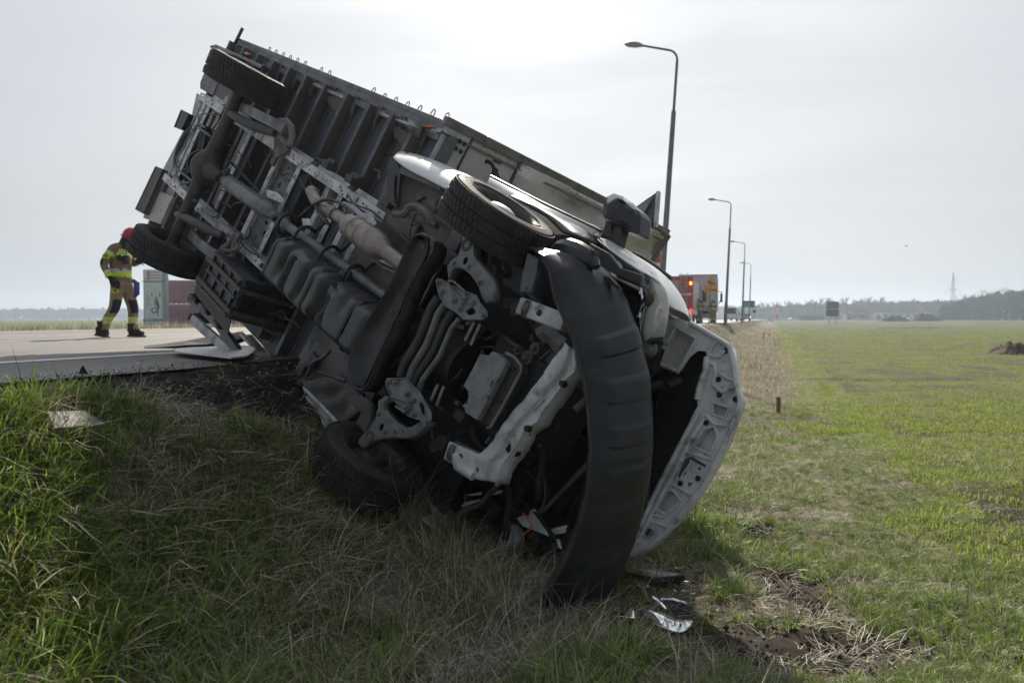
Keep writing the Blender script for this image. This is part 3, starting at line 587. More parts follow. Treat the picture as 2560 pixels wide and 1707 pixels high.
# --- box body: floor, cross beams, rails
def ry_(x): return -1.10-(x+5.46)*.035          # right rail line (the box is knocked a little askew)
LY = 1.12
b = MB(); b.add([(-5.45,ry_(-5.45),.56),(-1.45,ry_(-1.45),.56),(-1.45,LY,.56),(-5.45,LY,.56),(-5.45,ry_(-5.45),.66),(-1.45,ry_(-1.45),.66),(-1.45,LY,.66),(-5.45,LY,.66)],[(0,1,2,3),(4,5,6,7),(0,1,5,4),(1,2,6,5),(2,3,7,6),(3,0,4,7)])
tp('box_floor', b, 'floor')
bxs = [-5.3,-4.95,-4.6,-4.25,-3.9,-3.55,-3.18,-2.79,-2.41,-2.055,-1.72]
proto = None
for x in bxs:
    if proto is None:
        b = MB(); b.k = 0; b.box(-.004,.004,-1.12,1.1,.44,.558); b.k = 1; b.box(-.04,-.004,-1.12,1.1,.44,.446); b.k = 0; b.box(.004,.04,-1.12,1.1,.55,.557); b.k = 1; b.box(-.046,-.04,-1.12,1.1,.44,.46)
        proto = tp('floor_beam', b, ['beam','steel'], bevel=.002); o = proto
    else: o = proto.copy(); COL.objects.link(o); o.parent = truck
    o.location = (x, -.035*(x+5.46)*.6, 0)
# right rail: a pressed channel along the floor edge with a bright lip
x0, x1 = -5.46, -1.5
b = MB()
b.bar((x0,ry_(x0)-.03,.56),(x1,ry_(x1)-.03,.56),.022,.12,up=(0,1,0)); b.bar((x0,ry_(x0)-.055,.6),(x1,ry_(x1)-.055,.6),.11,.012,up=(0,1,0))
b.bar((x0,ry_(x0)+.05,.515),(x1,ry_(x1)+.05,.515),.012,.05,up=(0,1,0))
tp('side_rail', b, 'steel', bevel=.003)
for xs in bxs:                                    # gusset at the outer end of each beam
    y = ry_(xs)
    b = MB(); b.plate([(xs+.02,y,.5),(xs+.02,y+.12,.5),(xs+.02,y+.2,.61),(xs+.02,y,.61)], (.006,0,0)); b.bar((xs+.05,y+.0,.51),(xs+.05,y+.16,.52),.03,.012)
    tp('gusset', b, 'steel')
hk = None
for px_, py_ in [(893,255),(933,272),(977,290),(1020,308),(1064,325),(1110,345),(1208,385),(1258,405),(1526,515),(1733,552),(1807,580),(1881,608),(1957,637),(2023,660)][:9]:
    p = K('A', px_, py_, Y=-1.1)
    p = K('A', px_, py_, h=.6)
    o_ = p
    if hk is None:
        b = MB(); b.tube([(-.02,.03,0),(-.022,-.05,0),(-.016,-.075,0),(0,-.086,0),(.016,-.075,0),(.022,-.05,0),(.02,.03,0)], .005, 6); hk = tp('rail_hook', b, 'wire', smooth=True); c = hk
    else: c = hk.copy(); COL.objects.link(c); c.parent = truck
    c.location = p+Vector((0,-.03,0))
for px_, py_ in [(612,38),(680,62),(752,90),(827,115),(908,140),(992,163)]:
    c = hk.copy(); COL.objects.link(c); c.parent = truck; c.location = K('B', px_, py_, h=.6)+Vector((0,-.03,0))
# long curved stiffening brackets on the outrigger beams
for q in ([(1250,490),(1290,560),(1335,605),(1370,560),(1390,500)], [(1900,690)][:0]):
    if q: tp('outrigger_bracket', MB().plate(Ks('A', q, .5), (0,0,.01), [circ(K('A',1305,540,h=.5),.02),circ(K('A',1345,520,h=.5),.02)][:0]), 'beam')
tp('outrigger_bracket', MB().plate(Ks('B', [(680,150),(820,215),(865,235),(800,290),(765,290),(700,230)], .5), (0,0,.01)), 'beam')
tp('marker_bracket', MB().plate(Ks('A', [(1170,410),(1210,420),(1370,490),(1360,505),(1260,460)], .47), (0,0,.01)), 'alu')
tp('marker_bracket', MB().plate(Ks('B', [(600,70),(790,140),(800,160),(640,100)], .47), (0,0,.01)), 'alu')
tp('grey_cover', MB().loft([[K('B',785,112,h=.5),K('B',790,150,h=.42),K('B',780,200,h=.45)],[K('B',830,135,h=.5),K('B',828,165,h=.42),K('B',815,215,h=.45)],[K('B',868,155,h=.5),K('B',862,185,h=.42),K('B',850,235,h=.45)]]), 'steel', solid=.01, smooth=True)
b = MB().plate(Ks('B', [(850,150),(935,158),(945,168),(860,162)], .5), (0,0,.02)); tp('marker_light', b, 'orange')
b = MB().plate(Ks('W', [(650,185),(700,182),(765,210),(690,228)], .42), (0,0,.02)); tp('marker_light', b, 'orange')
tp('rail_end', MB().plate(Ks('B', [(880,165),(1020,180),(1030,205),(900,190)], .52), (0,0,.05)), 'alu')
# latch at the rear top corner
b = MB(); p0, p1, p2, p3 = K('A',700,180,h=.5), K('A',722,135,h=.5), K('A',752,75,h=.5), K('A',730,145,h=.5)
b.bar(p0, p2, .022, .03); b.bar(K('A',688,185,h=.5), K('A',735,200,h=.5), .05, .04); b.tube([p3+Vector((-.03,0,0)),p3+Vector((0,0,.03)),p3+Vector((.04,0,0))], .012, 6); b.bar(K('A',712,205,h=.5),K('A',1000,330,h=.56),.05,.04)
tp('tail_latch', b, 'cast', bevel=.003)
# rear: bumper beam, skirt panels, lights
b = MB().plate(Ks('W', [(140,95),(240,70),(520,192),(945,385),(900,425),(560,245),(165,130)], .33), (0,0,.09)); tp('rear_bumper', b, 'steel', bevel=.004)
b = MB().plate(Ks('W', [(155,138),(330,180),(300,215),(215,330),(160,520),(280,630),(185,838),(0,735),(0,645),(107,387),(75,335)], .36), (0,0,.02)); tp('rear_skirt', b, 'steel', bevel=.003)
b = MB().plate(Ks('A', [(570,480),(605,395),(750,470),(690,560),(620,540)], .37), (0,0,.02)); tp('rear_skirt', b, 'beam', bevel=.003)
b = MB().plate(Ks('A', [(500,490),(640,585),(625,620),(480,530)], .3), (0,0,.1)); tp('underrun_arm', b, 'steel', bevel=.004)
b = MB().plate(Ks('A', [(470,470),(650,590),(600,760),(540,740),(500,660),(430,720),(360,840),(330,1090),(240,1270),(140,1235),(262,940),(440,600)], .46), (0,0,.02)); tp('rear_panel', b, 'wallpanel', bevel=.003)
b = MB().plate(Ks('A', [(205,1060),(325,1105),(245,1275),(142,1237)], .4), (0,0,.05), [circ(K('A',250,1190,h=.4),.012)]); tp('rear_panel', b, 'wallpanel', bevel=.003)
for q, c_ in (([(375,577),(425,600),(378,698),(333,680)], 'black'), ([(218,923),(265,940),(145,1212),(94,1185)], 'beam')):
    o = tp('tail_light', MB().plate(Ks('A', q, .34), (0,0,.06)), c_, bevel=.008)
    tp('light_bezel', MB().tube([K('A', x, y, h=.338) for x, y in q]+[K('A', *q[0], h=.338)], .006, 6), 'black', parent=o)
# --- wheels
def wheel(name, loc, rz=0, rx=0, outer=-1, alloy=False, tread=True):
    """axis along y; outer = side of the rim face"""
    R_, w = .35, .225
    pr = [(.205,-.1),(.215,-.112),(.25,-.122),(.3,-.124),(.325,-.118),(.338,-.1),(.341,-.09),(.341,-.042),(.334,-.04),(.334,-.034),(.341,-.032),(.341,.032),(.334,.034),(.334,.04),(.341,.042),(.341,.09),(.338,.1),(.325,.118),(.3,.124),(.25,.122),(.215,.112),(.205,.1)]
    b = MB(); b.lathe(pr+[(.2,0)], axis='y', n=64, closed=True)
    NB = 60
    for k in range(NB):
        for j, (ya, yb) in enumerate(((-.112,-.09),(-.088,-.044),(-.03,-.002),(.002,.03),(.044,.088),(.09,.112))):
            a0 = 2*math.pi*(k+(.5 if j % 2 else 0)+.06)/NB; a1 = a0+2*math.pi*.8/NB; sk = .25*2*math.pi/NB
            vs = []
            for rr in (.337,.3495 if 0 < j < 5 else .345):
                for (a, y) in ((a0,ya),(a1,ya),(a1+sk,yb),(a0+sk,yb)): vs.append((rr*math.cos(a), y, rr*math.sin(a)))
            b.add(vs, [(4,5,6,7),(0,1,5,4),(1,2,6,5),(2,3,7,6),(3,0,4,7)])
    for y in (-.123,.123):                        # raised rings on the sidewall
        for r_ in (.235,.285): b.lathe([(r_-.004,y*.98),(r_,y*1.02),(r_+.004,y*.98)], axis='y', n=48)
    o = b.build(name, 'rubber', truck, smooth=True, ang=35); o.location = loc; o.rotation_euler = (rx, 0, rz)
    s = outer
    b = MB(); b.lathe([(.212,-.1),(.208,-.112),(.198,-.105),(.19,-.08),(.178,-.03),(.178,.03),(.19,.08),(.198,.105),(.208,.112),(.212,.1)], axis='y', n=48)
    b.build('rim', 'cast', o, smooth=True, solid=.004)
    b = MB(); n = 7
    holes = [[(.125*math.cos(2*math.pi*k/n)+.022*math.cos(a)*math.cos(2*math.pi*k/n)-.03*math.sin(a)*math.sin(2*math.pi*k/n), s*.05, .125*math.sin(2*math.pi*k/n)+.022*math.cos(a)*math.sin(2*math.pi*k/n)+.03*math.sin(a)*math.cos(2*math.pi*k/n)) for a in [i*math.pi/4 for i in range(8)]] for k in range(n)]
    b.plate(circ((0,s*.05,0),.18,32,'y'), (0,-s*.006,0), holes); b.lathe([(.095,s*.05),(.085,s*.085),(.05,s*.1),(0.001,s*.102)], axis='y', n=24)
    b.build('rim_disc', 'alu' if alloy else 'cast', o, smooth=True)
    b = MB(); b.lathe([(.001,-s*.1),(.06,-s*.1),(.075,-s*.06),(.14,-s*.05),(.14,-s*.035),(.05,-s*.03),(.05,s*.06)], axis='y', n=28); b.build('brake_disc', 'cast', o, smooth=True)
    return o
wheel('wheel', (.01,-.872,0), rz=math.radians(9), rx=math.radians(3), outer=-1, alloy=True)
wheel('wheel', (0,.86,0), rz=math.radians(4), outer=1)
wheel('wheel', (-3.69,-.86,0), rz=math.radians(1), outer=-1)
wheel('wheel', (-3.66,.86,0), rz=0, outer=1)
sw = wheel('spare_wheel', (-4.72,.045,.27), outer=1, tread=False); sw.rotation_euler = (math.pi/2,0,0); sw.scale = (.84,.84,.84); sw.location = (-4.66,.045,.31)
b = MB(); b.tube(Ks('A', [(525,690),(500,665),(455,690),(420,750),(400,800),(360,860),(345,930),(350,985),(375,1030),(430,1020)], .2), .014, 6); b.tube(Ks('A',[(450,665),(560,740)],.19),.012,6); b.tube(Ks('A',[(325,920),(440,1010)],.19),.012,6); b.tube(Ks('A',[(500,690),(520,730),(500,830),(450,920),(410,970)],.2),.008,6)
tp('spare_carrier', b, 'steel', smooth=True)
# --- rear axle
AX = -3.68
b = MB(); b.tube([(AX,-.78,0),(AX,-.4,0),(AX,-.15,0)], [.05,.055,.07], 20); b.tube([(AX,.15,0),(AX,.4,0),(AX,.78,0)], [.07,.055,.05], 20)
b.lathe([(.0,-.15),(.07,-.15),(.1,-.11),(.13,-.06),(.142,0),(.13,.06),(.1,.11),(.07,.15)], c=(AX,0,0), axis='y', n=28)
b.tube([(AX+.05,0,.0),(AX+.2,0,.01),(AX+.28,0,.02)], [.1,.07,.05], 20)
ax = tp('rear_axle', b, 'cast', smooth=True)
b = MB(); b.lathe([(.001,0),(.105,0),(.115,.012),(.115,.03)], c=(AX-.13,0,-.02), axis='x', n=24)
for k in range(10):
    a = k*math.pi/5; b.lathe([(.001,-.012),(.01,-.012),(.01,.01)], c=(AX-.13,.1*math.cos(a),-.02+.1*math.sin(a)), axis='x', n=6)
b.build('differential_cover', 'cast', ax, smooth=True)
# driveshaft
b = MB(); b.tube([(-3.3,-.0,.02),(-3.24,-.01,.02),(-3.2,-.012,.02),(-2.5,-.03,.04),(-2.44,-.03,.04),(-2.38,-.03,.04),(-2.3,-.032,.045)], [.04,.045,.07,.07,.06,.042,.038], 24)
tp('driveshaft', b, 'steel', smooth=True)
b = MB()
for x in (-3.36,-2.24,-1.1): b.box(x-.05,x+.05,-.07,.01,.0,.09); b.tube([(x,-.11,.04),(x,.05,.04)], .022, 10); b.tube([(x,-.03,-.04),(x,-.03,.12)], .022, 10)
tp('universal_joint', b, 'cast', bevel=.01)
b = MB(); b.tube([(-2.2,-.03,.045),(-2.14,-.03,.045),(-2.1,-.03,.045),(-.62,-.075,.06)], [.05,.05,.036,.036], 20); tp('driveshaft', b, 'steel', smooth=True)
for x in (-2.12,-1.83,-1.42,-1.06):
    c = Vector((x,-.04,.05)); pts = [c+Vector((.012*math.sin(a),.088*math.cos(a),-.088*math.sin(a))) for a in [math.radians(-50+12*i) for i in range(24)]]
    pts = [c+Vector((.05,.2,.12))]+pts[:0]+pts+[c+Vector((.03,-.2,.1))]
    tp('driveshaft_hoop', MB().tube(pts, .014, 8), 'black', smooth=True)
# --- ladder frame
def rail(name, y0, y1, x0=-4.76, x1=-1.17, sgn=1):
    holes = []
    for i in range(26):
        x = x0+.1+i*.135+random.uniform(-.03,.03)
        if x > x1-.05: break
        r = random.choice((.008,.011,.016)); holes.append(circ((x,(y0+y1)/2+random.uniform(-.015,.015),.14), r, 8, 'z', r*random.choice((1,1,1.4))))
    b = MB(); b.plate([(x0,y0,.14),(x1,y0,.14),(x1,y1,.14),(x0,y1,.14)], (0,0,.004), holes)
    yo = y0 if sgn > 0 else y1
    b.box(x0,x1,*(sorted((yo,yo+.005*sgn))),.1445,.27); b.box(x0,x1,min(y0,y1)-(.03 if sgn > 0 else 0),max(y0,y1)+(.03 if sgn < 0 else 0),.271,.276)
    o = tp(name, b, 'frame', bevel=.0025)
    b = MB()
    for xx in np.arange(x0+.5, x1, .62): b.plate([(xx,yo-sgn*.003,.16),(xx+.1,yo-sgn*.003,.16),(xx+.08,yo-sgn*.07,.2),(xx+.02,yo-sgn*.07,.2)], (0,0,.02)); b.tube([(xx+.05,yo-sgn*.05,.15),(xx+.05,yo-sgn*.05,.22)], .012, 6)
    b.build('rail_bracket', 'cast', o); o.children[-1]['kind'] = 'stuff'
    return o
rail('frame_rail', -.53, -.455, sgn=1)
rail('frame_rail', .365, .44, sgn=-1)
def xmem(x0, x1, z=.2, y0=-.45, y1=.36, bright=(1,1), nh=9):
    holes = []
    for i in range(nh):
        y = y0+.07+i*(y1-y0-.14)/max(1,nh-1); holes.append(circ((x0+(x1-x0)*random.uniform(.35,.65), y, z+.045), random.choice((.012,.016,.024)), 8, 'z', random.choice((.012,.02,.03))))
    b = MB(); b.plate([(x0,y0,z+.045),(x1,y0,z+.045),(x1,y1,z+.045),(x0,y1,z+.045)], (0,0,.004), holes)
    o = tp('crossmember', b, 'steel')
    for k, (xa, xb) in enumerate(((x0-.03,x0+.035),(x1-.035,x1+.03))):
        if not bright[k]: continue
        hs = [circ(((xa+xb)/2, y0+.1+i*.14+random.uniform(-.02,.02), z), .009, 6, 'z', random.choice((.01,.016))) for i in range(int((y1-y0-.1)/.14))]
        bb = MB().plate([(xa,y0,z),(xb,y0,z),(xb,y1,z),(xa,y1,z)], (0,0,.004), hs); bb.box(xa if k else xb-.004, xa+.004 if k else xb, y0, y1, z+.0045, z+.045)
        bb.build('crossmember_flange', 'frame', o, bevel=.002)
xmem(-2.97,-2.58); xmem(-2.07,-1.86, nh=7); xmem(-1.66,-1.44, nh=7); xmem(-1.12,-.93, nh=6); xmem(-4.0,-3.8,.3, nh=0, bright=(0,1)); xmem(-4.72,-4.6,.2,nh=4)
# triangular gusset plate and spring hangers at the right rail
b = MB().plate(Ks('A', [(930,920),(960,860),(1010,840),(1050,790),(1000,780),(945,720),(935,850),(915,900)], .1), (0,0,.03)); tp('spring_hanger', b, 'rust', bevel=.006)
b = MB(); b.tube(Ks('A', [(985,645),(1020,645),(1050,680),(1055,740),(1035,800)], .02), .028, 8); b.tube(Ks('A', [(960,700),(985,750),(1035,800)], .04), .022, 8); tp('spring_shackle', b, 'rust', smooth=True)
b = MB(); b.tube(Ks('A', [(700,1350),(660,1400),(620,1430),(600,1470)], .03), .022, 8); b.tube(Ks('A', [(740,1330),(700,1400),(690,1470),(640,1490)], .05), .026, 8); b.tube(Ks('A', [(660,1340),(720,1380),(720,1450)], .06), .018, 8); b.tube(Ks('A', [(610,1430),(680,1440),(725,1420)], .03), .016, 8); tp('spring_shackle', b, 'rust', smooth=True)
def leaf(pts, h0, w, n=3, name='leaf_spring'):
    b = MB()
    for k in range(n):
        P = [K('A', x, y, h=h) for x, y, h in pts]
        P = [p+Vector((0,0,k*.014)) for p in P]
        L = [p+Vector((0,-w/2,0)) for p in P]; R2 = [p+Vector((0,w/2,0)) for p in P]
        b.loft([L, R2])
    tp(name, b, 'steel', solid=.01, bevel=.002)
leaf([(770,570,-.0),(850,610,-.03),(930,650,-.03),(1000,690,-.0),(1035,710,.05)], 0, .085)
leaf([(640,510,.12),(700,545,.05),(770,570,0)], 0, .075)
leaf([(425,1330,.05),(480,1390,.0),(540,1440,-.03),(610,1480,-.02),(650,1500,.04)], 0, .085)
b = MB(); b.tube([K('A',650,585,h=0), K('A',720,625,h=-.04), K('A',830,680,h=-.04), K('A',950,720,h=0)], [.03,.042,.042,.03], 12); tp('helper_spring', b, 'cast', smooth=True)
b = MB(); b.tube([K('A',350,1215,h=0), K('A',430,1250,h=-.04), K('A',540,1310,h=-.04), K('A',630,1345,h=0)], [.03,.042,.042,.03], 12); tp('helper_spring', b, 'cast', smooth=True)
for a_, c_ in (((700,462),(640,600)), ((735,480),(690,640)), ((460,1130),(370,1230)), ((600,1230),(520,1190))):
    tp('shock_absorber', MB().tube([K('A',*a_,h=.0), K('A',(a_[0]+c_[0])/2,(a_[1]+c_[1])/2,h=.06), K('A',*c_,h=.12)], [.02,.03,.02], 12), 'steel', smooth=True)
# brake lines and cables
def cable(c, pts, h, r=.005, mat='black', name='cable'):
    P = [K(c, x, y, h=h+random.uniform(-.02,.02)) for x, y in pts]
    Q = []
    for i in range(len(P)-1):
        p0, p1, p2, p3 = P[max(i-1,0)], P[i], P[i+1], P[min(i+2,len(P)-1)]
        for k in range(5):
            t_ = k/5; Q.append(.5*((2*p1)+(p2-p0)*t_+(2*p0-5*p1+4*p2-p3)*t_*t_+(3*p1-p0-3*p2+p3)*t_**3))
    Q.append(P[-1]); tp(name, MB().tube(Q, r, 6), mat, smooth=True)
cable('A', [(640,560),(600,650),(570,700),(590,780),(560,830),(500,850),(450,910),(470,970),(460,1050),(430,1110),(390,1180)], .02, .008)
cable('A', [(610,600),(625,680),(590,740),(600,820),(540,840),(470,870),(455,960)], .03, .006)
cable('A', [(480,610),(530,600),(620,615)], .1, .006); cable('A', [(480,610),(480,660),(440,700)], .1, .006)
cable('A', [(640,860),(700,920),(770,990),(830,1050),(850,1080)], .12, .009); cable('A', [(650,880),(690,900),(760,940)], .12, .005)
cable('A', [(510,1085),(560,1075),(640,1070),(670,1075)], .05, .006); cable('A', [(890,820),(895,850),(935,860)], .1, .006)
cable('A', [(350,1160),(360,1220),(330,1290)], .05, .006); cable('A', [(800,1290),(790,1350),(740,1380),(790,1440),(850,1470)], .1, .007)
cable('A', [(1180,1160),(1240,1130),(1310,1130),(1400,1180),(1440,1220)], -.05, .013); cable('A', [(1200,1150),(1220,1210),(1260,1260),(1290,1280)], -.05, .013)
cable('B', [(400,640),(410,680),(450,710),(480,720)], 0, .008); cable('B', [(420,590),(460,640),(560,680),(640,750),(740,830),(800,880)], .02, .008)
cable('B', [(700,700),(760,700),(790,660),(850,660),(900,700),(935,760),(960,770)], .02, .026, 'underseal', 'corrugated_hose')
cable('B', [(800,860),(800,780),(830,700),(860,700),(890,740)], .0, .006); cable('B', [(810,770),(870,750),(910,765)], 0, .005)
cable('D', [(920,800),(880,840),(810,880),(810,920),(870,940),(960,970),(1010,990)], -.02, .012); cable('D', [(1090,990),(1120,1060),(1130,1080)], -.1, .01)
cable('D', [(300,30),(360,90),(440,170),(480,230)], .05, .007, 'cast')
# rust coloured brackets between prop shaft and rail
for c_, q, h in (('A',[(890,1060),(960,1080),(1000,1120),(1000,1150),(900,1110)],.08),('B',[(380,620),(450,640),(500,690),(560,700),(590,760),(560,780),(520,740),(460,720),(390,680)],.03),('A',[(1110,1240),(1160,1240),(1170,1280),(1120,1290)],.1),('B',[(560,770),(690,1000),(700,1050),(640,1035),(540,940)],.09)):
    tp('bracket', MB().plate(Ks(c_, q, h), (0,0,.012)), 'frame' if h != .09 else 'alu', bevel=.004)
for x, y, h in ((1250,905,.1),(1395,995,.1),(640,625,.1)): 
    p = K('A' if y > 700 else 'B', x, y, h=h); tp('cab_mount', MB().box(p.x-.05,p.x+.05,p.y-.03,p.y+.03,p.z,p.z+.1).box(p.x-.02,p.x+.09,p.y-.06,p.y-.02,p.z+.02,p.z+.06), 'cast', bevel=.008)
# --- exhaust
E = [K('B',190,555,h=.03),K('B',215,610,h=.02),K('B',262,660,h=.0),K('B',340,705,h=-.02),K('B',425,755,h=-.03)]
b = MB(); b.tube(E, .045, 18); b.tube([K('B',320,692,h=-.03)+Vector((-.01,0,0)),K('B',335,703,h=-.03)], .049, 18); tp('exhaust_pipe', b, 'exhaust', smooth=True)
d = (K('B',730,980,h=-.03)-K('B',425,755,h=-.03)).normalized(); s0 = K('B',425,765,h=-.03)
b = MB()
b.tube([s0-d*.02, s0, s0+d*.02, s0+d*.1, s0+d*.105, s0+d*.11, s0+d*.2, s0+d*.205, s0+d*.21, s0+d*.3, s0+d*.31, s0+d*.42, s0+d*.5, s0+d*.52, s0+d*.8], [.045,.082,.088,.09,.094,.09,.092,.096,.092,.092,.1,.093,.06,.052,.05], 28)
tp('catalytic_converter', b, 'exhaust', smooth=True, ang=30)
b = MB(); b.loft([Ks('B',[(555,955),(600,985),(690,1030),(720,1040)],.06), Ks('B',[(560,975),(610,1010),(690,1055),(715,1060)],.02)]); tp('heat_shield', b, 'alu', solid=.004, smooth=True)
# --- fuel tank: blow-moulded, ribbed
def tank():
    x0, x1, y0, y1 = -1.92, -.42, -.03, .40
    nx, ny = 150, 60; rows = []
    def groove(x, y):
        d_ = 0
        for gx, w, dep, ya, yb, bow in ((-1.80,.012,.012,-1,2,.0),(-1.66,.035,.05,-.1,.24,.06),(-1.50,.03,.05,.1,.45,-.05),(-1.33,.035,.055,-.1,.3,.05),(-1.19,.013,.015,-1,2,0),(-1.05,.04,.06,-.1,.45,.04),(-.88,.03,.055,.15,.33,-.14),(-.80,.03,.04,-.1,.1,.1),(-.64,.012,.016,-1,2,.0)):
            cx_ = gx+bow*math.cos((y-.18)*6)-bow*.5
            e = math.exp(-abs((x-cx_)/(w*1.1))**3)
            m_ = 1/(1+math.exp(-(y-ya)*40))/(1+math.exp(-(yb-y)*40))
            d_ += dep*e*m_
        return d_
    for i in range(nx+1):
        u = i/nx; x = x0+(x1-x0)*u; row = []
        for j in range(ny+1):
            v = j/ny; y = y0+(y1-y0)*v
            ex = min(u, 1-u)*(x1-x0); ey = min(v, 1-v)*(y1-y0)
            e1 = 1-max(0, 1-ex/.1)**2.5; e2 = 1-max(0, 1-ey/.12)**2.5
            hgt = .36*(max(e1*e2, 0))**.5
            z = .2-hgt+groove(x, y)*1.45*min(1, e1*e2*1.6)
            inset = (1-max(0,e2)**.5)*.0
            row.append((x, y+inset, z))
        rows.append(row)
    b = MB().loft(rows)
    b.box(x0+.06,x1-.06,y0+.05,y1-.05,.2,.24)
    o = tp('fuel_tank', b, 'tank', smooth=True, ang=80)
    for x, y in ((-1.86,.28),(-.93,.03),(-.75,.2),(-1.5,.07)): MB().lathe([(.001,.0),(.016,0),(.02,-.006),(.02,.004)], c=(x,y,-.153), axis='z', n=12).build('tank_plug', 'void', o)
    for x in (-1.8,-1.19,-.645): MB().tube([(x,y0-.01,.12),(x,y0+.04,-.1),(x,y0+.15,-.155),(x,y1-.15,-.155),(x,y1-.04,-.1),(x,y1+.01,.12)], .009, 8).build('tank_seam', 'black', o, smooth=True)
    MB().tube([K('D',840,740,h=.2),K('D',820,830,h=.2),K('D',790,900,h=.25)], [.06,.05,.035], 14).build('filler_hose', 'black', o, smooth=True)
tank()
# --- battery and tool box under the left side
b = MB(); bx0,bx1,by0,by1,bz0,bz1 = -2.8,-2.16,.5,.86,-.05,.5
b.box(bx0,bx1,by0,by1,bz0,bz1)
bbx = tp('battery_box', b, 'black', bevel=.02)
b = MB()
for x in np.linspace(bx0+.06,bx1-.06,4): b.box(x-.012,x+.012,by0+.01,by1-.01,bz0-.018,bz0+.01)
for y in (by0+.02,(by0+by1)/2,by1-.02): b.box(bx0+.02,bx1-.02,y-.012,y+.012,bz0-.016,bz0+.01)
for y in np.linspace(by0+.04,by1-.04,4): b.box(bx1-.01,bx1+.015,y-.01,y+.01,bz0+.01,bz1-.02)
for z in np.linspace(bz0+.04,bz1-.06,4): b.box(bx1-.01,bx1+.013,by0+.01,by1-.01,z-.01,z+.01)
b.build('box_rib', 'black', bbx, bevel=.004)
for y in (.595,.79):
    b = MB(); b.box(bx0-.05,bx1+.02,y-.02,y+.02,bz0-.028,bz0-.021); b.box(bx1+.021,bx1+.028,y-.02,y+.02,bz0-.028,bz1)
    b.build('strap', 'strap', bbx, bevel=.002)
b = MB().plate([(-2.9,.84,-.03),(-2.14,.86,-.03),(-2.14,.98,-.0),(-2.92,.95,-.0)], (0,0,.01), [[(-2.8,.885,-.024),(-2.6,.888,-.024),(-2.6,.9,-.02),(-2.8,.897,-.02)],[(-2.45,.89,-.02),(-2.25,.892,-.02),(-2.25,.905,-.02),(-2.45,.9,-.02)]][:0]); b.build('box_flange', 'cast', bbx, bevel=.003)
tp('mudguard', MB().plate(Ks('D', [(150,225),(230,250),(185,350),(130,392),(90,380)], .1), (0,0,.04)), 'void', bevel=.01)
# torn side guard of the left side
def kb(c, a, b_, ha, hb): return K(c,*a,h=ha), K(c,*b_,h=hb)
b = MB()
P = [K('D',62,470,h=.25),K('D',240,640,h=.3),K('D',365,825,h=.4),K('D',540,872,h=.5)]
for i in range(3): b.bar(P[i], P[i+1], .075, .05)
tp('torn_side_guard', b, 'steel', bevel=.004)
b = MB(); b.bar(K('D',78,605,h=.3), K('D',505,985,h=.45), .085, .045); b.bar(K('D',505,985,h=.45), K('D',512,978,h=.55), .08, .05)
tp('torn_side_guard', b, 'alu', bevel=.003)
b = MB(); b.bar(K('D',72,612,h=.33), K('D',205,592,h=.6), .06, .1); b.bar(K('D',100,625,h=.4), K('D',330,800,h=.6), .03, .05); tp('torn_side_guard', b, 'cast', bevel=.003)
for x,y in ((100,480),(165,540),(235,625)): 
    p = K('D', x, y, h=.23); tp('guard_clip', MB().tube([p+Vector((-.05,0,0)),p+Vector((.05,.0,0))], .03, 8).box(p.x-.02,p.x+.04,p.y-.06,p.y+.05,p.z,p.z+.05), 'void', bevel=.006)
b = MB(); p, q = K('D',520,960,h=.45), K('D',605,980,h=.5); b.tube([p,q], .055, 20); tp('tail_pipe', b, 'steel', smooth=True)
b = MB().plate(Ks('D', [(550,850),(600,835),(680,835),(720,880),(700,940),(640,960),(600,930),(560,880)], .42), (0,0,.03)); tp('outrigger_bracket', b, 'cast', bevel=.006)
# black snagged tarpaulin scraps
b = MB().plate(Ks('D',[(240,640),(300,690),(350,760),(370,800),(340,830),(290,760),(250,700)],.55),(0,0,.03)); tp('torn_tarpaulin', b, 'void')
# --- cab underbody
b = MB().plate(Ks('B', [(742,430),(1000,545),(1130,790),(1060,880),(1040,905),(930,850),(800,700),(735,650)], .14), (0,0,.02)); tp('floor_pan', b, 'underseal', bevel=.005)
b = MB().plate(Ks('B', [(660,370),(700,350),(738,440),(715,655),(680,640),(652,590)], .06), (0,0,.03), [[K('B',710+13*math.cos(a),550+95*math.sin(a),h=.06) for a in [k*math.pi/6 for k in range(12)]]]); tp('rear_outrigger', b, 'cast', bevel=.004)
b = MB(); b.bar(K('B',745,430,h=.08),K('B',1000,540,h=.08),.05,.04); b.plate(Ks('B',[(780,590),(1080,770),(1060,800),(800,640)],.12),(0,0,.03)); tp('floor_stiffener', b, 'underseal', bevel=.006)
for q in ([(840,560),(880,590),(830,620)],[(900,620),(960,600),(940,690)],[(880,880),(1030,960),(1020,1000),(900,950)]): tp('floor_stiffener', MB().plate(Ks('B', q, .11), (0,0,.04)), 'underseal', bevel=.01)
b = MB().plate(Ks('B', [(650,770),(660,700),(730,690),(850,760),(800,860),(740,830)], .1), (0,0,.04)); tp('floor_stiffener', b, 'underseal', bevel=.01)
b = MB().plate(Ks('B', [(940,860),(1110,960),(1050,1030),(1000,1010),(880,940)], .02), (0,0,.1)); tp('longitudinal_member', b, 'cast', bevel=.02)
b = MB().plate(Ks('B', [(1060,780),(1130,820),(1090,900),(1020,1010),(980,930)], .06), (0,0,.04)); tp('floor_stiffener', b, 'underseal', bevel=.01)
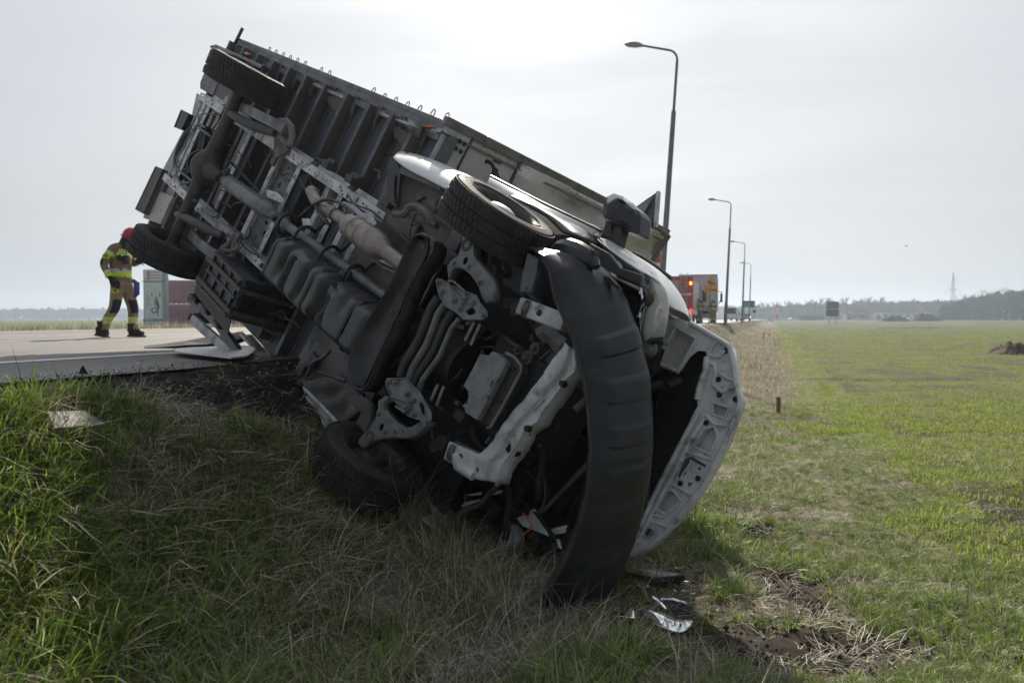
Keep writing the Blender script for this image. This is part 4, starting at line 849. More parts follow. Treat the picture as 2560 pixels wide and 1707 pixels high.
# right sill, white, with a smooth rolled lower edge
rows = [[K('B',x,y,h=h) for x,y,h in ((684,350,.04),(760,420,.04),(860,468,.04),(1000,540,.04),(1060,575,.04))],
        [K('B',x,y,h=h) for x,y,h in ((690,345,.05),(770,392,.05),(870,440,.05),(1010,505,.05),(1075,540,.05))],
        [K('B',x,y,h=h) for x,y,h in ((705,328,.12),(800,350,.12),(900,395,.12),(1030,465,.12),(1090,500,.12))],
        [K('B',x,y,h=h) for x,y,h in ((722,315,.25),(820,322,.25),(925,365,.25),(1060,425,.25),(1150,470,.25))],
        [K('B',x,y,h=h) for x,y,h in ((745,314,.5),(850,338,.5),(1000,385,.5),(1130,440,.5),(1250,500,.5))],
        [K('B',x,y,h=h)+Vector((0,.04,0)) for x,y,h in ((745,314,.9),(850,338,.9),(1000,385,.9),(1130,440,.9),(1250,500,.9))]]
tp('cab_side', MB().loft(rows), 'white', smooth=True, solid=.006, sub=1)
# door panel, pale, above the wheel
rows = [[K('C',x,y,h=h) for x,y,h in ((382,280,.55),(700,440,.55),(1028,583,.55))],[K('C',x,y,h=h) for x,y,h in ((400,236,.62),(715,400,.62),(1050,560,.62))],[K('C',x,y,h=h)+Vector((0,.02,0)) for x,y,h in ((440,236,1.0),(730,396,1.0),(1075,575,1.0))]]
tp('cab_door', MB().loft(rows), 'white', smooth=True, solid=.02)
b = MB(); b.tube([K('C',410,225,h=.66),K('C',720,385,h=.66),K('C',1085,560,h=.66)], .012, 8); tp('door_seal', b, 'black', smooth=True)
# black wheel arch lining around the upper front wheel
rows = [[K('C',x,y,h=h) for x,y,h in ((520,350,.35),(640,400,.35),(760,470,.35),(850,560,.3),(1000,620,.3))],[K('C',x,y,h=h) for x,y,h in ((560,345,.6),(720,420,.6),(900,510,.6),(1030,580,.6),(1120,660,.6))]]
tp('wheel_arch', MB().loft(rows), 'black', solid=.02, smooth=True)
b = MB().plate(Ks('C', [(640,600),(720,575),(850,575),(1000,620),(1130,690),(1200,780),(1330,820),(1330,900),(1200,850),(1080,790),(980,700),(800,700),(700,690),(640,660)], .32), (0,0,.05)); tp('wheel_arch', b, 'black', bevel=.01)
# cab shell: side profile extruded across, standing for roof, rear wall and windscreen
prof_ = [(-1.31,.3),(-1.36,1.75),(-1.25,1.93),(-.3,1.95),(.25,1.3),(.7,1.0),(.78,.62),(.75,.3),(.42,.2),(.36,.36),(.2,.44),(-.2,.44),(-.38,.3),(-.42,.12)]
b = MB().plate([(x,-.93,z) for x, z in prof_], (0,.02,0)); b.plate([(x,.93,z) for x, z in prof_], (0,.02,0))
tp('cab_side', b, 'white', bevel=.01)
b = MB().loft([[(x,-.91,z) for x, z in prof_[1:4]],[(x,.93,z) for x, z in prof_[1:4]]]); tp('cab_roof', b, 'white', solid=.02)
b = MB().loft([[(-1.3,-.88,.3),(-1.34,-.9,1.74)],[(-1.3,.9,.3),(-1.34,.92,1.74)]]); tp('cab_rear_wall', b, 'underseal', solid=.02)
b = MB().loft([[(x,-.9,z) for x, z in prof_[3:5]],[(x,.92,z) for x, z in prof_[3:5]]]); tp('windscreen', b, 'glass', solid=.008)
b = MB().loft([[(x,-.91,z) for x, z in ((-.42,.16),(-1.33,.16))],[(x,.93,z) for x, z in ((-.42,.16),(-1.33,.16))]]); tp('floor_pan', b, 'underseal', solid=.02)
b = MB().loft([[(x,-.91,z) for x, z in ((-.42,.17),(-.38,.42),(.38,.44))],[(x,.93,z) for x, z in ((-.42,.17),(-.38,.42),(.38,.44))]]); tp('firewall', b, 'void', solid=.02)
# left sill and wheel house
b = MB().plate(Ks('D', [(655,965),(700,975),(760,1040),(1000,1285),(890,1292),(720,1090)], .06), (0,0,.06)); tp('cab_sill', b, 'whitein', bevel=.012)
b = MB(); b.tube(Ks('D',[(665,960),(760,1060),(905,1285)],.045), .012, 8); b.tube(Ks('D',[(735,1010),(860,1130),(1000,1280)],.05),.014,8); tp('sill_seam', b, 'whitein', smooth=True)
nx, ny = 24, 14; rows = []
A_, B_, C_, D_ = [K('D', *q, h=.08) for q in ((745,1000),(960,1290),(1160,1130),(960,940))]
for i in range(nx+1):
    u = i/nx; row = []
    for j in range(ny+1):
        v = j/ny; p = (A_*(1-u)+B_*u)*(1-v)+(D_*(1-u)+C_*u)*v
        z = .08+.035*noise.noise(p*6)+.03*(math.cos(u*16)*.5)*(1 if .25 < v < .8 else .2)+.12*max(0,v-.7)
        row.append((p.x,p.y,z))
    rows.append(row)
tp('floor_pan', MB().loft(rows), 'underseal', smooth=True, solid=.006)
b = MB().plate(Ks('D', [(960,1270),(1130,1315),(1160,1240),(1180,1130),(1120,1060),(1040,1120),(1100,1180),(1060,1260)], .03), (0,0,.05)); tp('wheel_house', b, 'underseal', bevel=.02)
b = MB().plate(Ks('D', [(670,940),(780,850),(810,800),(840,850),(790,930),(740,1000),(700,985)], .1), (0,0,.03), [circ(K('D',760,930,h=.1),.025,10,'z',.045)]); tp('rear_outrigger', b, 'cast', bevel=.006)
b = MB().plate(Ks('D', [(820,880),(960,760),(1060,800),(1040,900),(1010,990),(930,960),(860,930)], .16), (0,0,.03)); tp('floor_pan', b, 'underseal', bevel=.02)
b = MB().plate(Ks('D', [(1210,970),(1250,990),(1290,1060),(1240,1090),(1180,1050),(1190,1000)], .0), (0,0,.06), [circ(K('D',1215,1030,h=0),.008)]); tp('longitudinal_member', b, 'cast', bevel=.01)
# --- black trough-shaped crossmember with rolled lip
TRO = [(1440,95),(1400,170),(1350,270),(1330,330),(1290,410),(1230,500),(1190,570),(1130,660),(1080,740),(1060,800),(1035,880),(1028,950),(1050,1010),(1085,1036),(1125,1038),(1155,1005),(1180,940),(1200,870),(1250,780),(1300,680),(1350,590),(1375,520),(1410,430),(1440,370),(1460,320),(1520,250),(1550,190),(1556,140),(1530,105),(1490,88)]
P = Ks('D', TRO, -.2); cen = sum(P, Vector())/len(P)
half = len(P)//2
# pair left and right edges for a dished surface
Ledge = Ks('D', [(1440,95),(1385,200),(1335,320),(1280,430),(1200,555),(1130,660),(1075,750),(1040,870),(1030,950),(1065,1020)], -.2)
Redge = Ks('D', [(1490,90),(1553,150),(1500,270),(1450,345),(1412,425),(1370,535),(1310,665),(1230,815),(1185,920),(1130,1035)], -.2)
rows = []
for k in range(13):
    t_ = k/12; rows.append([l.lerp(r_, t_)+Vector((0,0,-.02+.075*(1-abs(2*t_-1)**3)+.02*math.sin(3*i)*(1-abs(2*t_-1)))) for i, (l, r_) in enumerate(zip(Ledge, Redge))])
o = tp('gearbox_crossmember', MB().loft(rows), 'black', smooth=True, solid=.008, sub=1)
MB().tube([p+Vector((0,0,.0)) for p in P], .009, 8, closed=True).build('rolled_lip', 'black', o, smooth=True)
MB().loft([[p+Vector((0,0,.0)) for p in P+[P[0]]],[p+Vector((0,0,.11)) for p in P+[P[0]]]]).build('flange_wall', 'black', o, solid=.006, smooth=True)
for q in ((1500,165),(1108,945),(1300,560)): MB().lathe([(.001,-.012),(.012,-.012),(.014,0),(.02,.002)], c=K('D',*q,h=-.15), axis='z', n=8).build('bolt', 'steel', o)
for q in (((1345,535),(1380,555)),((1300,620),(1335,640))): MB().bar(K('D',*q[0],h=-.18),K('D',*q[1],h=-.18),.006,.03).build('rib', 'black', o)
# --- front suspension: stamped lower arms, control plates, sub-frame tubes
def arm(c, pts, holes, rim, h=-.16, bowl=None):
    b = MB().plate(Ks(c, pts, h), (0,0,.012), [circ(K(c,*q[:2],h=h), q[2], 12, 'z', q[2]*1.3) for q in holes]); o = tp('suspension_arm', b, 'arm', bevel=.004)
    MB().loft([Ks(c, pts+[pts[0]], h+.004), [p+Vector((0,0,.06)) for p in Ks(c, pts+[pts[0]], h+.004)]]).build('pressed_edge', 'arm', o, solid=.006, smooth=True)
    for q in rim: MB().lathe([(.001,-.014),(.011,-.014),(.013,-.004),(.026,0),(.028,.004)], c=K(c,*q,h=h), axis='z', n=10).build('bolt', 'arm', o, smooth=True)
    if bowl: 
        p = K(c,*bowl,h=h-.002); MB().lathe([(.001,.004),(.02,.002),(.034,-.004),(.04,-.001),(.042,.004)], c=p, axis='z', n=20).build('ball_joint_cup', 'cast', o, smooth=True)
    return o
arm('B', [(1125,808),(1165,830),(1185,900),(1190,960),(1240,1020),(1290,1090),(1310,1160),(1300,1225),(1260,1245),(1235,1200),(1215,1130),(1170,1070),(1120,1030),(1080,1025),(1045,1050),(1035,1105),(1025,1020),(1050,985),(1090,960),(1110,900),(1120,850)], [(1135,985,.018),(1068,995,.006)], [(1160,1020),(1068,998),(1225,1115)], bowl=(1142,885))
arm('D', [(1090,1365),(1120,1395),(1200,1345),(1300,1330),(1400,1335),(1460,1310),(1495,1270),(1530,1235),(1490,1225),(1420,1270),(1380,1275),(1330,1245),(1280,1200),(1250,1160),(1245,1120),(1290,1080),(1255,1080),(1215,1110),(1215,1170),(1190,1230),(1150,1290),(1100,1340)], [(1232,1268,.018),(1365,1298,.006)], [(1262,1290),(1220,1180),(1320,1290)], bowl=(1160,1325))
def cplate(c, pts, holes, bolts):
    b = MB().plate(Ks(c, pts, -.21), (0,0,.01), [Ks(c, q, -.21) for q in holes]); o = tp('subframe_plate', b, 'arm', bevel=.003)
    pp = Ks(c, pts, -.213); MB().tube(pp, .006, 6, closed=True).build('pressed_edge', 'arm', o, smooth=True)
    for q in bolts: MB().lathe([(.001,-.02),(.01,-.02),(.011,-.008),(.018,-.006),(.018,0)], c=K(c,*q,h=-.212), axis='z', n=8).build('bolt', 'steel', o)
    return o
cplate('B', [(960,1095),(985,1100),(1040,1135),(1200,1200),(1225,1250),(1262,1290),(1268,1325),(1240,1345),(1125,1342),(1085,1300),(1020,1262),(985,1210),(965,1150)], [[(1140,1290),(1180,1268),(1200,1300),(1170,1318),(1145,1310)]], [(990,1175),(1180,1240),(1105,1280),(1120,1240),(1250,1318),(975,1115),(1065,1230)])
cplate('D', [(1270,972),(1380,972),(1420,1010),(1470,1060),(1535,1180),(1538,1220),(1510,1258),(1480,1225),(1400,1200),(1330,1120),(1300,1090),(1265,1010)], [[(1475,1110),(1495,1140),(1500,1200),(1478,1180),(1465,1130)]], [(1322,995),(1280,990),(1388,1145),(1432,1105),(1435,1190),(1520,1235),(1392,1065)])
b = MB(); b.tube(Ks('B',[(1030,1110),(1060,1110),(1130,1170),(1140,1215),(1105,1210),(1040,1150),(1030,1120)],-.222),.007,8); tp('pressed_rib', b, 'arm', smooth=True)
b = MB(); b.tube(Ks('D',[(1300,1080),(1400,1120),(1410,1150),(1375,1180),(1320,1140)],-.222),.007,8); tp('pressed_rib', b, 'arm', smooth=True)
# cross tubes of the sub-frame, running across the truck
for (a_, c_, w, hh, mt) in ((((970,1210)),((1350,960)),.06,-.1,'cast'),(((1010,1250)),((1400,985)),.045,-.13,'steel'),(((1060,1300)),((1430,1020)),.05,-.1,'cast'),(((1100,1340)),((1460,1050)),.035,-.12,'steel')):
    p, q = K('B',*a_,h=hh), K('D',*c_,h=hh); m_ = p.lerp(q,.5)+Vector((.02,0,-.01))
    b = MB(); b.tube([p, p.lerp(m_,.3)+Vector((-.02,0,0)), m_, q.lerp(m_,.3)+Vector((-.02,0,0)), q], w*.5, 10); tp('subframe_tube', b, mt, smooth=True)
for a_, c_ in (((585,170),(640,190)),((300,660),(345,705))):
    for k in (0,1):
        p = K('E',a_[0]+k*45,a_[1]+k*15,h=-.16); q = K('E',a_[0]-75+k*45 if a_[1] < 400 else a_[0]-60+k*45,a_[1]+150+k*35 if a_[1] < 400 else a_[1]+130+k*40,h=-.16)
        tp('subframe_finger', MB().bar(p, q, .022, .01), 'arm', bevel=.004)
# gearbox and clutter above the sub-frame
for k in range(46):
    x, y = random.uniform(-.1,.5), random.uniform(-.45,.35); z = random.uniform(-.06,.2); r = random.uniform(.008,.03)
    v_ = Vector((random.uniform(-.12,.12),random.uniform(-.12,.12),random.uniform(-.03,.05)))
    b = MB()
    if k % 3: b.tube([(x,y,z),Vector((x,y,z))+v_*.5+Vector((0,0,.02)),Vector((x,y,z))+v_], r*.5, 8)
    else: b.box(x-r*1.5,x+r*1.5,y-r,y+r,z,z+r*2)
    tp('engine_fitting' , b, random.choice(['cast','void','cast','steel']), smooth=bool(k % 3))
b = MB(); b.tube([(-.5,-.02,.1),(-.1,-.03,.1),(.35,-.05,.08)], [.1,.15,.2], 20); tp('gearbox', b, 'void', smooth=True)
for (a_, c_, w) in (((1470,560),(1210,930),.02),((1500,620),(1240,920),.016),((1480,700),(1290,900),.012),((1540,560),(1390,760),.014)):
    cable('D', [a_, ((a_[0]+c_[0])/2+random.uniform(-15,15),(a_[1]+c_[1])/2), c_], .0, w, random.choice(['void','cast']), 'engine_hose')
# sump
OP = [(620,425),(660,425),(690,435),(720,400),(760,415),(830,480),(825,510),(600,940),(530,890),(510,890),(500,840),(478,830),(500,812),(520,810),(535,760),(525,710),(492,672),(560,550)]
b = MB().plate(Ks('E', OP, -.1), (0,0,.05)); op = tp('oil_pan', b, 'oilpan', bevel=.008)
W2 = [(800,420),(830,408),(880,430),(950,500),(952,560),(710,1000),(680,1005),(590,945),(640,830),(830,500)]
MB().plate(Ks('E', [(760,415),(800,415),(880,440),(945,510),(945,560),(705,990),(600,940),(825,505)], -.04), (0,0,.1)).build('pan_flange', 'cast', op, bevel=.008)
MB().tube(Ks('E', [(830,412),(900,450),(948,510),(950,560),(880,690),(800,840),(710,995),(680,1000)], -.06), .008, 6).build('pan_rim', 'oilpan', op, smooth=True)
for k in range(9):
    p = K('E', 648+k*15.0, 775-k*20.0, h=-.103); MB().box(p.x-.006,p.x+.006,p.y-.003,p.y+.003,p.z,p.z+.01).build('cast_number', 'cast', op)
for q in ((725,640),(715,665),(690,760)): MB().lathe([(.001,-.004),(.01,-.003),(.012,.002)], c=K('E',*q,h=-.1), axis='z', n=10).build('drain_plug', 'cast', op)
for y in (480,640,740): 
    MB().bar(K('E',800-(y-480)*.55,y,h=-.052),K('E',900-(y-480)*.45,y+60,h=-.052),.01,.02).build('pan_rib', 'cast', op)
# engine block: dark body and ancillaries behind the sump
b = MB(); b.box(.42,.95,-.34,.2,.03,.5); tp('engine_block', b, 'void', bevel=.03)
for q, r, h in (((990,450),.04,.0),((960,480),.05,.05),((1050,380),.035,0),((1080,400),.05,.05),((920,390),.03,.02)): 
    p = K('E',*q,h=h); tp('alternator', MB().lathe([(.001,-.02),(r*.4,-.02),(r*.5,0),(r,.002),(r,.05)], c=p, axis='z', n=14), 'cast' , smooth=True)
cable('E', [(1110,290),(1150,260),(1200,270),(1250,330),(1310,380)], .05, .055, 'underseal', 'turbo_hose')
cable('E', [(600,380),(700,370),(840,390),(900,420)], .05, .012, 'void', 'engine_hose'); cable('E', [(830,290),(880,340),(940,370)], 0, .01, 'cast', 'engine_hose')
cable('E', [(380,1100),(500,1130),(640,1220)], .08, .02, 'void', 'engine_hose')
b = MB().plate(Ks('E', [(1150,430),(1200,380),(1290,430),(1100,680),(950,830),(830,1050),(710,1140),(665,1130),(720,1060),(830,880),(890,790),(940,720)], .06), (0,0,.06)); tp('air_duct', b, 'black', bevel=.01)
b = MB(); b.tube(Ks('E', [(670,1120),(760,990),(890,790),(895,770),(950,715),(1100,460),(1180,390)], .05), .006, 6); tp('duct_edge', b, 'steel', smooth=True)
# crumpled white front crossbeam
BO = [(1345,335),(1370,380),(1400,450),(1410,560),(1340,600),(1310,680),(1200,830),(1050,1020),(985,1050),(975,1110),(900,1220),(850,1280),(790,1430),(750,1440),(590,1390),(575,1360),(640,1230),(700,1170),(780,1090),(900,910),(1080,700),(1220,510),(1300,400)]
top = [(1345,335),(1290,430),(1200,540),(1080,700),(980,830),(900,915),(830,1030),(760,1110),(700,1175),(640,1240),(590,1390)]
bot = [(1390,420),(1405,500),(1408,560),(1330,640),(1220,800),(1110,950),(1000,1040),(960,1130),(900,1220),(850,1285),(790,1440)]
rows = []
T_, B2 = Ks('E', top, .08), Ks('E', bot, .02)
def ipl(P, n):
    out = []
    for i in range(n+1):
        t_ = i/n*(len(P)-1); k = min(int(t_), len(P)-2); out.append(P[k].lerp(P[k+1], t_-k))
    return out
T_, B2 = ipl(T_, 50), ipl(B2, 50)
for j in range(15):
    v = j/14; row = []
    for i, (a_, c_) in enumerate(zip(T_, B2)):
        p = a_.lerp(c_, v)
        prf = [.02,-.03,-.07,-.072,-.07,-.066,-.06,-.05,-.015,-.012,-.012,-.014,-.016,.02,.07][j]
        cr = .016*noise.noise(p*9)+.012*(abs(noise.noise(p*16+Vector((5,0,0))))-.2)
        row.append(p+Vector((cr*.3,cr*.2,prf+cr)))
    rows.append(row)
bm_ = tp('front_crossbeam', MB().loft(rows), 'whitein', smooth=True, solid=.004, ang=32)
for q in ((1290,660),(1015,1010)): MB().lathe([(.001,-.03),(.017,-.03),(.02,.0)], c=K('E',*q,h=-.0), axis='z', n=12).build('bolt_hole', 'void', bm_)
for q in ((645,1270),(615,1325),(765,1440)): MB().lathe([(.001,-.012),(.013,-.01),(.017,.004)], c=K('E',*q,h=.0), axis='z', n=8).build('bolt', 'steel', bm_)
# frame ends (crash boxes)
def stub(c, a_, c_, h, w, mat='whitein'):
    p, q = K(c,*a_,h=h), K(c,*c_,h=h+.02)
    o = tp('frame_end', MB().bar(p, q, w, w*.9), mat, bevel=.01)
    m_ = p.lerp(q,.2); dd = (q-p).normalized()
    MB().tube([m_-dd*.02,m_+dd*.02],w*.62,16).build('collar', 'arm', o, smooth=True)
    MB().lathe([(.001,-.003),(.018,-.003),(.018,.004)], c=p.lerp(q,.5)+Vector((0,0,-w*.46)), axis='z', n=12).build('bolt_hole', 'void', o)
stub('C', (600,1020), (880,1125), .03, .1)
stub('E', (400,1180), (640,1290), .03, .11)
b = MB(); b.tube(Ks('E',[(440,1210),(470,1290),(580,1380)],.0), [.03,.045,.03], 10); tp('crushed_strut', b, 'whitein', smooth=True)
b = MB().plate(Ks('E',[(425,1290),(440,1200),(600,1390),(560,1390),(500,1350),(440,1320)],.04),(0,0,.03)); tp('crushed_strut', b, 'whitein', bevel=.01)
for q in ([(500,985),(560,960),(640,1000),(640,1040),(700,1060),(600,1080),(520,1050)],[(1180,940)][:0]):
    if q: tp('body_mount', MB().plate(Ks('C', q, .05), (0,0,.06)), 'cast', bevel=.02)
for c_, q, r in (('C',(515,1000),.035),('C',(565,1035),.045),('E',(270,1140),.04),('E',(320,1120),.045)):
    p = K(c_,*q,h=.02); tp('bush', MB().lathe([(.001,-.02),(r*.4,-.02),(r*.5,-.005),(r,-.005),(r,.06)], c=p, axis='z', n=16), 'cast', smooth=True)
# links and tubes beside the upper arm
cable('C', [(400,640),(410,700),(395,790),(420,830)], .0, .014, 'arm', 'stabiliser_link')
cable('C', [(480,690),(500,760),(520,830),(450,800),(400,790)], .05, .02, 'void', 'engine_hose')
b = MB().plate(Ks('C', [(470,760),(560,740),(640,830),(600,960),(480,880)], .12), (0,0,.04)); tp('splash_panel', b, 'floor', bevel=.01)
b = MB().plate(Ks('C', [(380,770),(430,760),(440,800),(410,830)], .0), (0,0,.02)); tp('bracket', b, 'arm', bevel=.004)
# radiator: grid of thin fins
R0_ = Ks('E', [(875,1262),(990,1330),(1170,1080),(1440,700),(1400,600),(1100,960)], .3)
o = tp('radiator', MB().plate(R0_, (0,0,.04)), 'void')
for k in range(12):
    t_ = (k+.5)/12; p = K('E',880+110*t_,1262+68*t_,h=.292); q = K('E',1370+90*t_,600+75*t_,h=.292); MB().bar(p,q,.006,.006).build('radiator_fin', 'strap', o)
# dark engine bay behind everything
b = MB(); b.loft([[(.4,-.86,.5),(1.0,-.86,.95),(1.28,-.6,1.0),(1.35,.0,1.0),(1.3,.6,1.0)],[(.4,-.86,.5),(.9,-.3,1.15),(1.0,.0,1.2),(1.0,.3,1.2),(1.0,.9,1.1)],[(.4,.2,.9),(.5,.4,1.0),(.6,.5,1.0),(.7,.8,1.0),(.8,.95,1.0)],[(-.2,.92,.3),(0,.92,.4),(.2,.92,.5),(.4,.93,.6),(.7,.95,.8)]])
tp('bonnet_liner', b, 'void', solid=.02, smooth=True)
for k in range(60):
    x, y, z = random.uniform(.5,1.15), random.uniform(-.6,.75), random.uniform(.35,.8); r = random.uniform(.02,.07)
    v_ = Vector((random.uniform(-.2,.2),random.uniform(-.25,.25),random.uniform(-.1,.1))); p = Vector((x,y,z)); b = MB()
    if k % 2: b.tube([p,p+v_*.5+Vector((0,0,-.04)),p+v_], r*.45, 8)
    else: b.box(x-r,x+r,y-r*.8,y+r*.8,z,z+r)
    tp('engine_fitting', b, 'void', smooth=bool(k % 2))
# bonnet stay and slam bar
for d_ in (0,12): tp('bonnet_stay', MB().tube([K('H',600+d_,570-d_*.5,h=.5),K('H',910,230+d_*2,h=.5)], .009, 8), 'steel', smooth=True)
# --- hanging front bumper
I_ = [(1216,569),(1245,590),(1264,628),(1277,690),(1300,740),(1325,800),(1345,880),(1355,960),(1360,1040),(1352,1120),(1335,1200),(1305,1280),(1270,1345),(1248,1378)]
O_ = [(1222,568),(1290,590),(1345,600),(1400,625),(1440,690),(1465,760),(1490,850),(1498,940),(1500,1020),(1495,1080),(1478,1170),(1455,1250),(1420,1335),(1370,1388)]
hI = [-.05]+[-.13]*13
II = ipl([K('Q',x,y,h=h) for (x,y),h in zip(I_,hI)], 260); OO = ipl([K('Q',x,y,h=h) for (x,y),h in zip(O_,[.0,.12,.2,.27]+[.28]*10)], 260)
rows = []
NJ = 24
for j in range(NJ+1):
    v = j/NJ; row = []
    for i, (a_, c_) in enumerate(zip(II, OO)):
        s_ = i/260; p = a_.lerp(c_, v)
        out = Vector((math.sin(math.pi*min(1,.15+s_*.8))*.8, -math.cos(math.pi*min(1,.15+s_*.85)), 0)); out.normalize()
        bul = .055*(1-abs(2*v-1)**4)*(min(1,s_*6))
        # pressed steps every ~9 rows over the outer two thirds of the face
        st = 0
        if s_ > .36 and .16 < v < .96:
            ph = ((s_-.36)*11.0) % 1; st = .02*max(0,min(1,min(ph,.5-ph)*24)) if ph < .5 else 0
            edge = min(ph, abs(ph-.5), 1-ph); st *= 1
            st *= min(1,(v-.16)*8)*min(1,(.96-v)*25)
        # the crease on the top corner
        cre = .03*math.exp(-((v-.55)/.1)**2)*math.exp(-((s_-.12)/.1)**2)
        row.append(p+out*(bul+st+cre))
    rows.append(row)
bp_ = tp('front_bumper', MB().loft(rows), 'bumper', smooth=True, solid=.007, ang=16)
lip = [r_+Vector((-.05,0,.03)) for r_ in II]
MB().loft([II, lip]).build('bumper_return', 'black', bp_, solid=.006, smooth=True)
MB().loft([OO, [r_+Vector((-.08,.02,.02)) for r_ in OO]]).build('bumper_return', 'black', bp_, solid=.006, smooth=True)
for i in (22,38,52,66): MB().lathe([(.001,-.006),(.008,-.005),(.01,.004)], c=II[i]+Vector((.02,0,.02)), axis='z', n=8).build('clip', 'steel', bp_)
b = MB().plate(Ks('C', [(1055,840),(1085,828),(1140,845),(1195,895),(1205,930),(1150,890),(1090,860)], .16), (0,0,.02)); b.build('fog_lamp_recess', 'void', bp_)
b = MB().plate(Ks('C', [(632,690),(700,725),(690,820),(655,932),(584,930),(600,820)], -.05), (0,0,.03), [circ(K('C',630,910,h=-.05),.006)]); b.build('bumper_bracket', 'floor', bp_, bevel=.005)
# rounded black resonator box above the bumper
rows = []
cx_ = [(790,640,20),(830,630,45),(880,640,60),(940,665,65),(1000,690,55),(1040,720,40),(1060,750,15)]
ctr = [K('C',x,y+30,h=.1) for x,y,r in cx_]
tp('washer_tank', MB().tube(ctr, [.02,.045,.065,.07,.06,.04,.02], 10), 'black', smooth=True, ang=25)
cable('C', [(1000,690),(1040,690),(1062,730),(1050,760)], .1, .016, 'black', 'engine_hose')
# --- mirror on its black bracket
mo = MB(); 
mo.plate([K('C',x,y,h=.75) for x,y in ((1085,590),(1110,520),(1115,480),(1140,485),(1215,500),(1215,560),(1195,640),(1170,680),(1110,690),(1080,650))], (0,0,.07), [[K('C',x,y,h=.75) for x,y in ((1145,520),(1168,528),(1160,600),(1142,590))]])
arm_ = tp('mirror_arm', mo, 'black', bevel=.015)
H1 = [(1098,360),(1125,340),(1160,330),(1215,345),(1240,370),(1310,430),(1320,460),(1312,560),(1300,577),(1200,540),(1100,490),(1090,470)]
a3 = [K('C',x,y,h=.72) for x,y in H1]; cn = sum(a3,Vector())/len(a3)
rr = [[cn+(p-cn)*s_+UP*z_ for p in a3+[a3[0]]] for s_, z_ in ((.0,-.05),(.55,-.045),(.85,-.025),(1.0,.02),(1.0,.14),(.93,.17),(.0,.18))]
tp('mirror_housing', MB().loft(rr), 'black', bevel=.02)
a4 = [K('C',x,y,h=.665) for x,y in ((1118,345),(1160,322),(1215,340),(1225,375),(1180,362),(1150,380),(1118,400))]
tp('mirror_indicator', MB().plate(a4, (0,0,.12)), 'chrome', bevel=.01)
# --- right headlight
HL = [(815,605),(855,625),(900,660),(935,710),(955,770),(960,850),(948,930),(932,1005),(900,1025),(850,1035),(805,1060),(800,1040),(790,1000),(800,920),(820,840),(838,760),(840,690),(830,640)]
a5 = [K('G',x,y,h=.55) for x,y in HL]; cn = sum(a5,Vector())/len(a5)
od = Vector((.8,-.2,-.5)).normalized()
hl = tp('headlight', MB().loft([[cn+(p-cn)*s_+od*z_ for p in a5+[a5[0]]] for s_, z_ in ((0,-.1),(.5,-.09),(.8,-.05),(.98,-.0))]), 'chrome', smooth=True, solid=.004)
MB().loft([[cn+(p-cn)*s_+od*z_ for p in a5+[a5[0]]] for s_, z_ in ((1.0,0),(.96,.035),(.8,.06),(.4,.075),(0,.08))]).build('lens', 'hlens', hl, smooth=True, solid=.003)
p = K('G',890,760,h=.5); MB().lathe([(.001,-.05),(.03,-.045),(.05,-.02),(.06,.01),(.062,.03)], c=(0,0,0), axis='z', n=24).build('indicator_reflector', 'strap', hl, smooth=True, loc=cn+(K('G',890,780,h=.55)-cn)*.8-od*.02, rot=(.5,.6,0))
MB().lathe([(.001,.05),(.03,.045),(.055,.02),(.065,0)], c=(0,0,0), axis='z', n=24).build('lamp_reflector', 'chrome', hl, smooth=True, loc=cn+(K('G',870,930,h=.55)-cn)*.7-od*.03, rot=(.5,.6,0))
for k in range(16):
    y = 900+k*8; x0_, x1_ = 945-max(0,(k-3))*1.4, 925-(k*4.2 if k > 3 else 10)
    MB().bar(K('G',x0_,y,h=.5)+od*.02,K('G',x1_,y+4,h=.5)+od*.02,.004,.004).build('lens_flute', 'whitein', hl)
b = MB().plate(Ks('G', [(770,645),(815,630),(838,690),(838,760),(815,850),(800,920),(790,1000),(775,960),(770,860),(785,760),(760,690)], .62), (0,0,.03)); tp('headlight_housing', b, 'black', bevel=.01)
cable('G', [(800,650),(790,720),(800,800),(780,880),(785,940)], .58, .012, 'chrome', 'wiring_sheath')
b = MB().plate(Ks('G', [(800,1060),(850,1030),(900,1025),(935,1040),(940,1080),(900,1060),(860,1060),(820,1080)], .5), (0,0,.05)); tp('headlight_bracket', b, 'black', bevel=.008)
b = MB().plate(Ks('G', [(810,1070),(880,1060),(920,1100),(890,1180),(880,1250),(850,1260),(830,1200)], .62), (0,0,.06)); tp('headlight_bracket', b, 'void', bevel=.01)
tp('bulb_cover', MB().lathe([(.001,-.02),(.03,-.02),(.045,0),(.045,.05)], c=K('G',828,1100,h=.52), axis='z', n=16), 'steel', smooth=True)
# white wing and bonnet outer skin over the headlight
low = [(480,375),(560,440),(640,500),(740,575),(820,612),(880,645),(930,700),(958,770),(965,835)]
mid = [(520,372),(600,440),(700,495),(790,545),(870,600),(940,670),(985,740),(1020,800),(1050,860)]
upp = [(640,425),(700,450),(760,492),(850,545),(930,600),(1000,665),(1060,745),(1100,830),(1118,920)]
rows = [[K('G',x,y,h=h) for (x,y),h in zip(low,np.linspace(.42,.55,9))],[K('G',x,y,h=h)+Vector((0,-.0,0)) for (x,y),h in zip(mid,np.linspace(.5,.75,9))],[K('G',x,y,h=h) for (x,y),h in zip([((a_[0]+c_[0])/2+6,(a_[1]+c_[1])/2-6) for a_,c_ in zip(mid,upp)],np.linspace(.7,.95,9))],[K('G',x,y,h=h) for (x,y),h in zip(upp,np.linspace(.95,1.2,9))],[K('G',x-20,y+40,h=h) for (x,y),h in zip(upp,np.linspace(1.4,1.7,9))]]
tp('front_wing', MB().loft(rows), 'white', smooth=True, solid=.006, sub=1)
